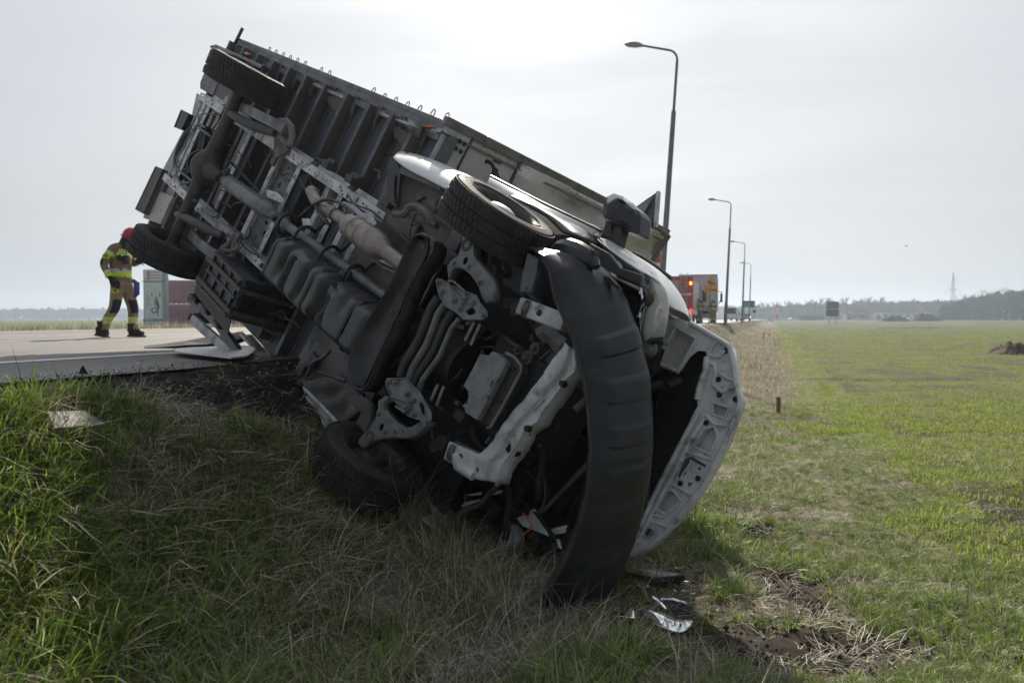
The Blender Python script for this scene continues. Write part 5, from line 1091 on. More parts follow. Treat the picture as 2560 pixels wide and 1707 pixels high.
tp('bonnet_gap', MB().tube([K('G',x,y,h=h)+Vector((0,-.006,-.01)) for x,y,h in ((815,598,.57),(860,622,.6),(900,655,.63),(935,705,.66),(957,745,.68))], .007, 6), 'void', smooth=True)
tp('cowl_seal', MB().tube([K('G',x,y,h=h) for x,y,h in ((742,480,1.0),(800,512,1.0),(880,565,1.05),(940,610,1.1),(980,640,1.1))], .016, 8), 'black', smooth=True)
b = MB().plate(Ks('G', [(470,365),(500,360),(560,430),(640,500),(730,570),(810,615),(800,640),(700,600),(660,580),(600,540),(520,440)], .46), (0,0,.02)); tp('wing_inner_edge', b, 'black', bevel=.004)
b = MB().plate(Ks('G', [(595,520),(640,530),(665,560),(655,580),(560,545)], .44), (0,0,.015)); tp('bracket', b, 'whitein', bevel=.004)
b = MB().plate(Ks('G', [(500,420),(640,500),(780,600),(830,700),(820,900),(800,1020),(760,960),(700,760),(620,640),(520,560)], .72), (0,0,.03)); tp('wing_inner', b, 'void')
b = MB().plate(Ks('G', [(655,440),(720,475),(690,500),(635,455)], .92), (0,0,.004)); 
# --- open bonnet seen from inside
OUT = [(470,-20),(560,-10),(640,20),(740,75),(830,130),(900,175),(915,240),(930,330),(940,420),(955,480),(972,530),(955,590),(930,650),(880,790),(800,950),(720,1090),(640,1200),(540,1320),(450,1420),(380,1480),(300,1530),(240,1535)]
INN = [(260,1470),(290,1400),(330,1300),(370,1190),(430,1060),(500,930),(560,810),(620,700),(665,600),(690,560),(680,500),(710,400),(740,300),(752,230),(740,205),(690,200),(640,240),(560,352),(415,290),(420,240),(460,150)]
HH = .8
pock = [ [(548,68),(670,130),(560,322),(430,265)], [(800,548),(888,572),(868,640),(790,610)], [(740,715),(795,700),(815,760),(775,868),(670,820)], [(610,905),(650,890),(640,940),(600,1000),(580,1035),(560,1025)], [(480,1125),(520,1115),(575,1180),(500,1250),(470,1255),(425,1225)], [(340,1345),(405,1370),(360,1412),(310,1380)], [(692,955),(715,962),(705,985),(688,975)], [(630,1055),(655,1065),(640,1090),(620,1080)] ]
b = MB().plate(Ks('N', OUT+INN, HH), (0,0,.012), [Ks('N', q, HH) for q in pock]); bon = tp('bonnet', b, 'whitein', bevel=.004)
for i, q in enumerate(pock):
    MB().plate([sum(Ks('N', q, HH+.05),Vector())/len(q)+(p-sum(Ks('N', q, HH+.05),Vector())/len(q))*1.15 for p in Ks('N', q, HH+.05)], (0,0,.006)).build('bonnet_pocket', 'void' if i == 3 else ('wallpanel' if i == 0 else 'whitein'), bon)
    cc = sum(Ks('N', q, HH),Vector())/len(q); qq = [cc+(p-cc)*1.12+Vector((0,0,-.004)) for p in Ks('N', q, HH)]
    if i < 6: MB().tube(qq, .011 if i == 0 else .008, 8, closed=True).build('pressed_rim', 'whitein', bon, smooth=True)
    MB().loft([[p for p in Ks('N', q+[q[0]], HH)],[p+Vector((0,0,.05)) for p in Ks('N', q+[q[0]], HH)]]).build('pocket_wall', 'whitein', bon, solid=.003)
for pts, r in (([(640,20),(740,75),(830,130),(900,175),(930,330),(940,420),(972,530),(880,790),(720,1090),(540,1320),(380,1480),(240,1535)],.016),([(752,240),(745,320),(710,420),(690,520)],.02),([(735,640),(640,790),(540,1000),(470,1120),(400,1250),(300,1450)],.016),([(700,600),(620,740),(500,970),(400,1170),(320,1350)],.018),([(760,280),(800,290),(810,350),(790,420),(850,470),(940,430)],.012),([(740,620),(800,680),(880,690)],.01),([(620,860),(740,900),(780,910)],.01),([(480,1060),(560,1090),(640,1140)],.01),([(390,1260),(450,1290),(480,1270),(560,1200)],.01),([(330,1300),(440,1330),(500,1350)],.01),([(820,130),(780,180),(760,230),(830,240),(870,200)],.012),([(830,340),(880,380),(930,400)],.008)):
    P = ipl(Ks('N', pts, HH-.004), 40); MB().tube([p+Vector((0,0,.004*noise.noise(p*20))) for p in P], r, 8).build('pressed_rib', 'whitein', bon, smooth=True)
for x, y in ((825,385),(830,487),(745,670),(398,1258),(935,515),(870,200),(575,1065),(690,1032)):
    MB().lathe([(.001,-.002),(.008,-.002),(.011,-.005),(.015,-.002),(.016,.004)], c=K('N',x,y,h=HH-.008), axis='z', n=14).build('rubber_stop', 'void', bon, smooth=True)
for k in range(22):
    x, y = random.choice([(700,780),(760,900),(600,1080),(450,1300),(900,620),(860,300),(650,1120),(880,560)]); x += random.uniform(-60,60); y += random.uniform(-60,60)
    MB().lathe([(.001,-.0025),(.004,-.002),(.005,.002)], c=K('N',x,y,h=HH-.001), axis='z', n=6).build('spot_weld', 'underseal', bon)
b = MB().plate(Ks('N', [(645,888),(740,945),(735,960),(640,905)], HH-.012), (0,0,.01)); b.plate(Ks('N', [(600,910),(640,895),(610,1000),(580,1030),(560,1020)], HH-.01), (0,0,.008)); b.build('lock_striker', 'black', bon)
# outer skin of the bonnet, just beyond the inner frame
MB().loft([[p+Vector((.0,0,.06)) for p in Ks('N', OUT, HH)], [(cq:=Vector((.95,-.15,1.05))).lerp(p, .6)+Vector((0,0,.1)) for p in Ks('N', OUT, HH)], [Vector((.95,-.15,1.08)).lerp(p, .1)+Vector((0,0,.12)) for p in Ks('N', OUT, HH)]]).build('bonnet_skin', 'white', bon, solid=.01, smooth=True)
MB().loft([[p+Vector((0,0,.0)) for p in Ks('N', OUT, HH)], [p+Vector((0,0,.06)) for p in Ks('N', OUT, HH)]]).build('bonnet_hem', 'whitein', bon, solid=.006, smooth=True)
# black sheet hanging inside
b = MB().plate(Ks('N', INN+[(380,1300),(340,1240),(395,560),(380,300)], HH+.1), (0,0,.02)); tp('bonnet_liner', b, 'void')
# --- box front wall, tarpaulin and roof
def fw(y, z):                       # front wall leans forward towards the roof
    return Vector((-1.5+.12*(z-.6), y, z))
yr = lambda z: -1.33-.055*(z-.6)
YB = 1.05
def fpanel(name, za, zb, mat, off=0, wav=0, ya=None):
    rows = []
    for i in range(37):
        z = za+(zb-za)*i/36; row = []
        y0_ = yr(z)+(ya or .03)
        for j in range(25):
            y = y0_+(YB-y0_)*j/24; p = fw(y, z)+Vector((off,0,0))
            if wav: p.x += wav*(noise.noise(Vector((y*2.2,z*2.6,1)))+.5*noise.noise(Vector((y*6,z*4,2)))) + wav*.8*math.sin(y*14+z*5)*math.exp(-((y-y0_)/.3)**2)
            row.append(p)
        rows.append(row)
    return tp(name, MB().loft(rows), mat, smooth=True, solid=.01)
fpanel('front_post_plate', .52, .78, 'wallpanel', .012)
fpanel('front_wall', .785, 1.3, 'wallpanel')
fpanel('front_tarpaulin', 1.3, 3.3, 'tarp', 0, .1)
for q in ((1102,255),(1130,272),(1080,300),(1110,318)):
    p = K('B',*q,X=-1.45); tp('bolt_hole', MB().lathe([(.001,0),(.018,0),(.018,-.01)], c=(p.x,p.y,p.z), axis='x', n=10), 'void')
for z in (.78,1.3): 
    b = MB(); b.bar(fw(yr(z)+.02,z)+Vector((.02,0,0)), fw(.9,z)+Vector((.02,0,0)), .02, .012, up=(1,0,0)); tp('wall_seam', b, 'cast')
b = MB()
for z0_, z1_ in ((.5,.9),(.9,1.3),(1.3,2.2),(2.2,3.3)): b.bar(fw(yr(z0_),z0_), fw(yr(z1_),z1_), .07, .05, up=(1,0,0)); b.bar(fw(yr(z0_)+.09,z0_)+Vector((.02,0,0)), fw(yr(z1_)+.09,z1_)+Vector((.02,0,0)), .02, .02, up=(1,0,0))
tp('corner_post', b, 'steel', bevel=.005)
for z in np.linspace(.9,3.2,20): 
    tp('rivet', MB().lathe([(.001,.008),(.006,.006),(.008,0)], c=fw(yr(z)+.05,z)+Vector((.03,0,0)), axis='x', n=6), 'steel')
cable('B', [(1240,385),(1280,380),(1310,420),(1300,470),(1325,440),(1320,425)], 1.0, .016, 'void', 'tie_rope'); cable('B', [(1325,440),(1350,490),(1385,525),(1420,570)], 1.0, .01, 'void', 'tie_rope'); cable('B', [(1315,370),(1350,385)], .95, .018, 'cast', 'tie_rope')
cable('C', [(500,290),(620,350),(760,415),(900,480),(1080,545)], 1.35, .012, 'void', 'tie_rope')
# roof, left wall, right side, rear doors of the box
def slab(name, pts, th, mat): tp(name, MB().plate(pts, th), mat)
RF = 3.3
slab('box_roof', [(-5.45,-1.2,RF-.02),(-1.17,yr(RF),RF),(-1.17,YB,RF),(-5.45,YB,RF-.02)], (0,0,.03), 'wallpanel')
slab('box_side', [(-5.4,YB,.67),(-1.5,YB,.67),(-1.2,YB,RF-.01),(-5.4,YB,RF-.03)], (0,.03,0), 'wallpanel')
slab('box_side', [(-5.4,-1.1,.67),(-1.5,-1.31,.67),(-1.2,-1.4,RF-.01),(-5.4,-1.14,RF-.03)], (0,.02,0), 'tarp')
slab('rear_door', [(-5.44,-1.1,.5),(-5.44,YB,.5),(-5.44,YB,RF-.04),(-5.44,-1.15,RF-.04)], (-.03,0,0), 'wallpanel')
# bent roof flap standing up at the front corner, crumpled tarp edge
b = MB().plate([K('C',x,y,h=3.0) for x,y in ((1292,415),(1360,365),(1432,316),(1438,330),(1420,532),(1385,520),(1330,480))], (0,0,.02), [[K('C',x,y,h=3.0) for x,y in ((1335,455),(1400,350),(1380,500))]][:0]); tp('bent_roof_flap', b, 'cast', bevel=.004)
b = MB().plate([K('C',x,y,h=2.97) for x,y in ((1300,415),(1405,345),(1345,450),(1320,460))], (0,0,.01)); tp('bent_roof_flap', b, 'steel', bevel=.004)
b = MB(); b.bar(K('C',1436,318,h=2.99), K('C',1420,535,h=2.99), .03, .04); tp('flap_edge', b, 'alu')
b = MB(); b.tube([K('C',x,y,h=3.15) for x,y in ((1320,490),(1400,530),(1478,572),(1495,600))], .03, 8); b.tube([K('C',x,y,h=3.15) for x,y in ((1490,600),(1450,660),(1400,740))], .025, 8); tp('roof_edge', b, 'rust', smooth=True)
# mesh: scraps hanging below the front
for q, h, mt in (([(120,520),(150,495),(240,475),(235,490),(160,515)],.5,'whitein'),([(275,435),(375,420),(370,440),(300,455)],.5,'whitein'),([(145,450),(200,440),(250,430),(245,450),(190,455)],.55,'whitein'),([(460,590),(520,560),(565,530),(600,580),(655,700),(560,660),(500,640)],.4,'whitein'),([(665,655),(765,630),(750,680),(690,690)],.45,'whitein'),([(700,720),(715,715),(732,780),(715,770)],.3,'whitein'),([(555,545),(600,560),(680,690),(715,725),(690,730),(620,640)],.38,'void')):
    tp('torn_bodywork', MB().plate(Ks('H', q, h), (0,0,.01)), mt, bevel=.004)
cable('H', [(430,440),(440,520),(480,560),(530,560),(520,510),(470,480)], .35, .01, 'void', 'engine_hose')
cable('H', [(500,560),(540,610),(550,650),(500,690)], .35, .005, 'orange', 'torn_wire')

tp('wing_lower_edge', MB().plate(Ks('G', [(948,770),(1050,790),(1116,880),(1121,940),(1040,905),(958,850)], 1.3), (0,0,.02)), 'white')
# oily seams, loose looms and clips over the underside
rl = random.Random(21)
for k in range(26):
    x, y = rl.uniform(-4.4,.3), rl.uniform(-.95,.8); z = rl.uniform(.1,.3); p = Vector((x,y,z)); pts = [p]
    for q in range(5): pts.append(pts[-1]+Vector((rl.uniform(.03,.14),rl.uniform(-.06,.06),rl.uniform(-.03,.03))))
    tp('wiring_loom', MB().tube(pts, rl.choice((.004,.006,.009)), 6), rl.choice(('void','black','cast')), smooth=True)
for k in range(60):
    x, y = rl.uniform(-4.6,-.9), rl.choice((-.5,.4))+rl.uniform(-.03,.03); tp('rivet', MB().lathe([(.001,-.008),(.007,-.007),(.009,.002)], c=(x,y,.14), axis='z', n=6), rl.choice(('steel','rust')))

for k in range(26):
    p = Vector((rl.uniform(.4,.95), rl.uniform(-.5,.4), rl.uniform(.12,.45))); pts = [p]; d_ = Vector((rl.uniform(-1,1),rl.uniform(-1,1),rl.uniform(-.3,.3))).normalized()
    for q in range(8): d_ = (d_+Vector((rl.uniform(-.6,.6),rl.uniform(-.6,.6),rl.uniform(-.4,.3)))*.7).normalized(); w_ = pts[-1]+d_*.055; w_.x = min(w_.x, 1.1); w_.y = max(w_.y, -.6); pts.append(w_)
    tp('engine_hose', MB().tube(pts, rl.choice((.006,.01,.016,.02)), 8), rl.choice(('void','cast','cast','black','steel')), smooth=True)
# ------------------------------------------------------------------ grass: tufts of real blades instanced over the ground
def blade_mat(name, cols, trans=.45):
    m, t, b = newmat(name); n = t.nodes; l = t.links
    at_ = n.new('ShaderNodeAttribute'); at_.attribute_name = 'tint'; cr = n.new('ShaderNodeValToRGB')
    while len(cr.color_ramp.elements) < len(cols): cr.color_ramp.elements.new(.5)
    for e, (p_, c_) in zip(cr.color_ramp.elements, cols): e.position = p_; e.color = (*c_, 1)
    oi = n.new('ShaderNodeObjectInfo'); md = n.new('ShaderNodeMath'); md.operation = 'MULTIPLY_ADD'; l.new(oi.outputs['Random'], md.inputs[0]); md.inputs[1].default_value = .35
    sub = n.new('ShaderNodeMath'); sub.operation = 'SUBTRACT'; l.new(at_.outputs['Fac'], sub.inputs[0]); sub.inputs[1].default_value = .17; l.new(sub.outputs[0], md.inputs[2])
    l.new(md.outputs[0], cr.inputs[0])
    df = n.new('ShaderNodeBsdfDiffuse'); tr = n.new('ShaderNodeBsdfTranslucent'); ms = n.new('ShaderNodeMixShader'); ms.inputs[0].default_value = trans
    l.new(cr.outputs[0], df.inputs[0]); l.new(cr.outputs[0], tr.inputs[0]); l.new(df.outputs[0], ms.inputs[1]); l.new(tr.outputs[0], ms.inputs[2])
    gl = n.new('ShaderNodeBsdfGlossy'); gl.inputs['Roughness'].default_value = .45; gl.inputs[0].default_value = (.8,.8,.8,1); m2 = n.new('ShaderNodeMixShader'); m2.inputs[0].default_value = .05
    l.new(ms.outputs[0], m2.inputs[1]); l.new(gl.outputs[0], m2.inputs[2]); l.new(m2.outputs[0], n['Material Output'].inputs[0]); n.remove(b); return m
M['gg'] = blade_mat('green_grass', [(0,(.05,.1,.018)),(.35,(.13,.23,.035)),(.75,(.24,.36,.055)),(.92,(.34,.4,.1)),(1,(.45,.4,.2))])
M['gd'] = blade_mat('dry_grass', [(0,(.1,.085,.06)),(.35,(.26,.225,.165)),(.65,(.46,.42,.32)),(1,(.75,.7,.58))], .35)
M['gs'] = blade_mat('sprout_grass', [(0,(.12,.17,.03)),(.5,(.26,.35,.065)),(1,(.4,.41,.14))], .55)
def tuft(name, mat, n, hgt, rad, lean, wid, seed, seg=4, curl=1.0, flat_=0):
    rd = random.Random(seed); vs, fs, tint = [], [], []
    for _ in range(n):
        a = rd.uniform(0,6.283); r_ = rad*rd.random()**.6; x, y = r_*math.cos(a), r_*math.sin(a)
        h = hgt*rd.uniform(.5,1.1); a2 = a+rd.gauss(0,.8) if rd.random() < .7 else rd.uniform(0,6.283); ln_ = lean*rd.uniform(.4,1.3); w = wid*rd.uniform(.6,1.2); tt = rd.random()
        px_, py_, pz_ = x, y, -.01; th_ = ln_*.3; sx, sy = -math.sin(a2), math.cos(a2); o = len(vs); tw = rd.uniform(-.6,.6)
        for k in range(seg+1):
            f = k/seg; ww = w*(1-f**1.6)*.5+.0003
            cx_, cy_ = sx*math.cos(tw*f)-sy*math.sin(tw*f), sx*math.sin(tw*f)+sy*math.cos(tw*f)
            vs += [(px_-cx_*ww, py_-cy_*ww, pz_), (px_+cx_*ww, py_+cy_*ww, pz_)]; tint += [tt, tt]
            th_ = min(ln_*(.3+1.3*f*curl)+flat_, 1.75); st = h/seg
            px_ += math.cos(a2)*math.sin(th_)*st; py_ += math.sin(a2)*math.sin(th_)*st; pz_ += math.cos(th_)*st
            a2 += rd.uniform(-.15,.15)
        for k in range(seg): fs.append((o+2*k, o+2*k+1, o+2*k+3, o+2*k+2))
    me = bpy.data.meshes.new(name); me.from_pydata(vs, [], fs); me.materials.append(M[mat]); at_ = me.attributes.new('tint', 'FLOAT', 'POINT'); at_.data.foreach_set('value', tint)
    me.polygons.foreach_set('use_smooth', [True]*len(fs)); return bpy.data.objects.new(name, me)
def scatter(name, protos, P, label, cat):
    """P: x,y,z,rotz,scale,tiltx,tilty -> one object whose geometry nodes put a tuft on every point"""
    c = bpy.data.collections.new(name+'_kinds')
    for o in protos: c.objects.link(o)
    P = np.array(P); n = len(P); me = bpy.data.meshes.new(name); me.vertices.add(n); me.vertices.foreach_set('co', P[:,:3].astype(np.float32).ravel())
    rot = np.stack([P[:,5],P[:,6],P[:,3]],1); a1 = me.attributes.new('rot', 'FLOAT_VECTOR', 'POINT'); a1.data.foreach_set('vector', rot.astype(np.float32).ravel())
    a2 = me.attributes.new('scl', 'FLOAT', 'POINT'); a2.data.foreach_set('value', P[:,4].astype(np.float32)); a3 = me.attributes.new('idx', 'INT', 'POINT'); a3.data.foreach_set('value', rng.integers(0, len(protos), n).astype(np.int32))
    o = bpy.data.objects.new(name, me); COL.objects.link(o)
    ng = bpy.data.node_groups.new(name, 'GeometryNodeTree'); ng.interface.new_socket('Geometry', in_out='INPUT', socket_type='NodeSocketGeometry'); ng.interface.new_socket('Geometry', in_out='OUTPUT', socket_type='NodeSocketGeometry')
    gi, go = ng.nodes.new('NodeGroupInput'), ng.nodes.new('NodeGroupOutput'); ci = ng.nodes.new('GeometryNodeCollectionInfo'); ci.inputs[0].default_value = c; ci.inputs['Separate Children'].default_value = True; ci.inputs['Reset Children'].default_value = True
    ip = ng.nodes.new('GeometryNodeInstanceOnPoints'); ip.inputs['Pick Instance'].default_value = True
    def na(nm, ty):
        x = ng.nodes.new('GeometryNodeInputNamedAttribute'); x.data_type = ty; x.inputs[0].default_value = nm; return x.outputs[0]
    l = ng.links; l.new(gi.outputs[0], ip.inputs['Points']); l.new(ci.outputs[0], ip.inputs['Instance']); l.new(na('idx','INT'), ip.inputs['Instance Index']); l.new(na('rot','FLOAT_VECTOR'), ip.inputs['Rotation']); l.new(na('scl','FLOAT'), ip.inputs['Scale']); l.new(ip.outputs[0], go.inputs[0])
    md = o.modifiers.new('scatter', 'NODES'); md.node_group = ng
    tag(o, label, cat, kind='stuff'); return o
GG = [tuft('g', 'gg', 24, .19, .075, .95, .0072, s) for s in (1,2,3)]+[tuft('g', 'gg', 20, .27, .06, 1.2, .008, s) for s in (4,5)]
GD = [tuft('d', 'gd', 18, .28, .12, 1.5, .0042, s, flat_=.55) for s in (6,7,8)]+[tuft('d', 'gd', 10, .38, .08, 1.3, .0038, s, flat_=.3) for s in (9,10)]
GM = [tuft('m', 'gd', 22, .27, .16, 1.2, .0046, s, flat_=1.1) for s in (16,17,18)]
GF = [tuft('f', 'gs', 14, .06, .08, 1.0, .006, s, seg=3) for s in (11,12,13)]
GS = [tuft('s', 'gd', 14, .62, .07, .75, .0044, s, seg=9, curl=1.5) for s in (14,15)]
def nx_(x, y, s, o=0): return noise.noise(Vector((x*s, y*s, o)))
g_, d_, m_, f_, s_, far_, farg = [], [], [], [], [], [], []
def rec(x, y, sc, tilt=.2): return (x, y, gz(x,y)+(0 if y > 30 else .0), rng.uniform(0,6.283), sc, rng.normal(0,tilt), rng.normal(0,tilt))
def inside(x, y, m_=.08): return abs(x) < y*.66+.35 and y > 1.2
keep = [(ground_at(px_,py_),r_) for px_,py_,r_ in ((1660,1560,.42),(1740,1580,.3),(1560,1550,.25),(1640,1430,.22),(1700,1440,.2),(1265,1385,.26),(1320,1430,.15),(1340,1665,.07),(185,1052,.14),(850,1290,.25),(930,1320,.25),(1000,1340,.22))]
def clear(x, y): return any(math.hypot(x-q.x, y-q.y) < r_ for q, r_ in keep)
cnt = 0
while cnt < 52000:                   # near ground
    y = 1.6+rng.random()**1.25*12.5; x = rng.uniform(-1,1)*(y*.68+.3); cnt += 1
    p, u = pu(x, y)
    if p < -3.35: continue
    cl_ = clear(x,y)
    if cl_ and rng.random() < .88: continue
    gr, di, _b = masks(x, y); hs_ = 1-.5*float(ss(-.9,.4,p)); hs_ *= 1-.25*float(ss(3,6,y)); big = nx_(x,y,.8,2); sm = nx_(x,y,2.6,5)
    if rng.random() < di*1.05: 
        if rng.random() < .08: m_.append(rec(x,y,.7,.3))
        continue
    if p > 1.2+.8*big:               # field: low sprouts, some taller green clumps
        if rng.random() < .9: f_.append(rec(x,y,rng.uniform(.7,1.5)))
        if sm > .28 and rng.random() < .3: g_.append(rec(x,y,rng.uniform(.25,.5)))
        elif rng.random() < .1: m_.append(rec(x,y,.5))
        continue
    gl = .34+.9*big+.5*sm
    st_ = math.exp(-((x+.7)/.85)**2-((y-3.7)/.9)**2); gl -= .75*st_
    if st_ > .3 and rng.random() < .5*st_: (d_ if rng.random() < .5 else m_).append(rec(x,y,rng.uniform(.8,1.2),.3))
    if p < -1.3 and y < 4.2: gl += .9*float(ss(4.4,3.0,y))*float(ss(-.9,-1.6,p))
    if p > -.3: gl += .4
    if rng.random() < .5+gl and sm > -.25+.0*big and gl > .12: g_.append(rec(x,y,rng.uniform(.55,1.05)*hs_*(1 if y < 5 else .8)))
    if rng.random() < .68-.5*float(ss(4.2,3.2,y))*float(ss(-1.1,-1.8,p)): (d_ if rng.random() < .3 else m_).append(rec(x,y,rng.uniform(.7,1.15)*hs_,.25))
    if rng.random() < .008 and -2.4 < p < .2: s_.append(rec(x,y,rng.uniform(.4,.7)))
for k in range(60):                  # the taller pale bent clump in front of the bumper, more in the foreground
    q = ground_at(*[(1150,1480),(1090,1440),(1250,1560),(1050,1330),(980,1290),(1180,1560)][k % 6]); s_.append(rec(q.x+rng.normal(0,.09), q.y+rng.normal(0,.07), rng.uniform(.55,.85), .3))
for px, py, n_, sc in ((1610,1330,14,.8),(2010,1250,8,.5),(2080,1380,8,.5),(1690,1390,12,.7),(1740,1140,8,.75),(1850,1260,9,.7),(1780,1330,22,1.0),(1850,1380,14,.9),(1900,1105,7,.6),(1990,1100,6,.5),(1720,1200,8,.6),(1980,1430,8,.6),(1830,1130,6,.6),(1880,1230,6,.6),(60,1560,60,1.1),(140,1400,50,1.0),(300,1300,36,.8),(450,1450,30,.8),(650,1600,24,.8),(120,1640,60,1.2),(350,1620,40,1.0)):
    q = ground_at(px, py)
    for k in range(n_): g_.append(rec(q.x+rng.normal(0,.13 if px > 900 else .22), q.y+rng.normal(0,.1 if px > 900 else .2), sc*rng.uniform(.7,1.1)))
scatter('green_grass', GG, g_, 'green grass tufts over the ditch and verge', 'grass'); scatter('dry_grass', GD, d_, 'dry straw coloured grass over the ditch', 'grass'); scatter('matted_grass', GM, m_, 'matted dead grass lying on the slope', 'grass'); scatter('field_sprouts', GF, f_, 'low green sprouts over the field', 'grass'); scatter('tall_dry_stalks', GS, s_, 'tall pale bent stalks in the ditch', 'grass')
GF2 = [tuft('f2', 'gs', 26, .11, .3, .9, .014, s, seg=2) for s in (21,22)]; GD2 = [tuft('d2', 'gd', 30, .3, .4, 1.1, .012, s, seg=3) for s in (23,24)]
for k in range(30000):
    y = 10.5+rng.random()**1.8*120; x = rng.uniform(-.1,.72)*y; p, u = pu(x, y)
    if p < -3.3: continue
    di = masks(x,y)[1]; n1 = nx_(x,y,.9,11)
    sc = 1+y/45
    if p < .5+n1*.7:
        if rng.random() < .6: farg.append(rec(x,y,rng.uniform(.4,1.0)*.8*min(1.1,.25+(y-11)/16)))
    elif rng.random() > di*1.2: far_.append(rec(x,y,rng.uniform(.4,.8)*min(sc,2.2)*.6))
scatter('field_sprouts', GF2, far_, 'green crop over the far field', 'grass'); scatter('dry_verge_grass', GD2, farg, 'tall dead grass along the verge bank', 'grass')
wd_ = []
for k in range(5200):
    p = rng.uniform(-20.9,-19.7); u = 10+rng.random()**1.3*170; x, y = xy(p, u)
    if x/y < -.2 or u > 60: wd_.append((x,y,gz(x,y)-.02,rng.uniform(0,6.28),rng.uniform(.6,1.2)*min(1.6,.8+u/90),rng.normal(0,.15),rng.normal(0,.15)))
scatter('roadside_weeds', GD2, wd_, 'dead brown weeds along the far edge of the road', 'grass')
# loose straw and chips on the black soil of the shoulder
b = MB(); rd = random.Random(4)
for k in range(900):
    u = rd.uniform(2.2,9); p = rd.gauss(-3.15,.28)
    if not -3.9 < p < -2.3: continue
    x, y = xy(p, u); z = gz(x,y)+.012+(.005 if p > -3.6 else 0); L_ = rd.uniform(.02,.1); a = rd.uniform(0,6.28); b.bar((x,y,z),(x+L_*math.cos(a),y+L_*math.sin(a),z+rd.uniform(0,.03)),.003,.002)
tag(b.build('loose_straw', flat('loose_straw_stems',(.3,.24,.15))), kind='stuff')
b = MB()
for k in range(420):
    u = rd.uniform(2.5,9.5); p = rd.gauss(-3.35,.4); x, y = xy(p, u); z = max(gz(x,y), CAMZ-.315 if p < -3.55 else 0)+.006; s0_ = rd.uniform(.004,.016); a = rd.uniform(0,6.28)
    b.add([(x+s0_*math.cos(a),y+s0_*math.sin(a),z),(x-s0_*math.sin(a),y+s0_*math.cos(a),z+s0_*.5),(x-s0_*math.cos(a),y-s0_*math.sin(a),z+.002),(x,y,z+s0_*.7)],[(0,1,3),(1,2,3),(2,0,3)])
tag(b.build('glass_chips', pm('broken_glass_chips',(.6,.65,.66),rough=.1)), kind='stuff')
b = MB()
for k in range(6500):                # clods on the shoulder and in bare patches
    if k % 2: u = rd.uniform(2.2,10); p = rd.gauss(-3.05,.3); x, y = xy(p, u)
    elif k % 4 == 0: u = rd.uniform(2.2,10); p = rd.gauss(-3.62,.16); x, y = xy(p, u)
    else: cq_ = rd.choice(ground_q[:2]+ground_q[3:]); x, y = cq_[0]+rd.gauss(0,cq_[2]*.7), cq_[1]+rd.gauss(0,cq_[3]*.7); p = pu(x,y)[0]
    if p < -4.2: continue
    s0_ = rd.uniform(.002,.008 if p < -3.45 else .018)*(1.4 if rd.random() < .1 else 1); z = max(gz(x,y), CAMZ-.315 if p < -3.5 else 0)+s0_*.3
    vs = [Vector((x,y,z))+Vector((rd.uniform(.6,1.1)*sx,rd.uniform(.6,1.1)*sy,rd.uniform(.5,1)*sz))*s0_ for sx,sy,sz in ((1,0,0),(0,1,0),(-1,0,0),(0,-1,0),(0,0,1),(0,0,-1))]
    b.add(vs, [(0,1,4),(1,2,4),(2,3,4),(3,0,4),(1,0,5),(2,1,5),(3,2,5),(0,3,5)])
tag(b.build('soil_clods', flat('dark_gravelly_soil', (.035,.03,.027), .9)), kind='stuff')

for nm, mt, n_ in (('black_fragments','void',60),('silver_fragments','chrome',34),('clear_fragments','lens',30)):
    b = MB()
    for k in range(n_):
        q = rd.choice(((1270,1400),(1340,1420),(1560,1450),(1650,1510),(1700,1460),(1230,1290),(1400,1560))); g0 = ground_at(*q); x, y = g0.x+rd.gauss(0,.16), g0.y+rd.gauss(0,.13); c = Vector((x,y,gz(x,y)+rd.uniform(.02,.07))); s0_ = rd.uniform(.008,.035); nrm = Vector((rd.uniform(-.6,.6),rd.uniform(-.6,.6),1)).normalized(); t1_ = nrm.orthogonal().normalized(); t2_ = nrm.cross(t1_); m_ = rd.choice((3,4,5))
        b.plate([c+(t1_*math.cos(6.28*i/m_)+t2_*math.sin(6.28*i/m_)*rd.uniform(.3,.9))*s0_*rd.uniform(.6,1.3) for i in range(m_)], nrm*.003)
    tag(b.build(nm, mt), kind='stuff')
M['duralumin'] = pm('weathered_plate', (.2,.195,.19), (.14,.135,.13), scale=20, rough=.7, bump=.3, bscale=80)
# ------------------------------------------------------------------ debris round the truck
def gw(c, x, y, up=.02):
    a_, b_, s_ = CR[c]; p = ground_at(a_+x/s_, b_+y/s_); return p+Vector((0,0,up))
def flatpoly(name, pts, th, mat, label, cat, bevel=.0, lift=.03, crump=0):
    P = [gw('Q' if len(q) == 2 else q[0], *q[-2:], up=lift) for q in pts]
    c = sum(P, Vector())/len(P); r = empty(name, c)
    if label: tag(r, label, cat)
    MB().plate([p-c for p in P], (0,0,th)).build('sheet', mat, r, bevel=bevel); return r, c
def rigid(c, pts, d0, mat, name, th, label=None, cat=None, parts=()):
    pass
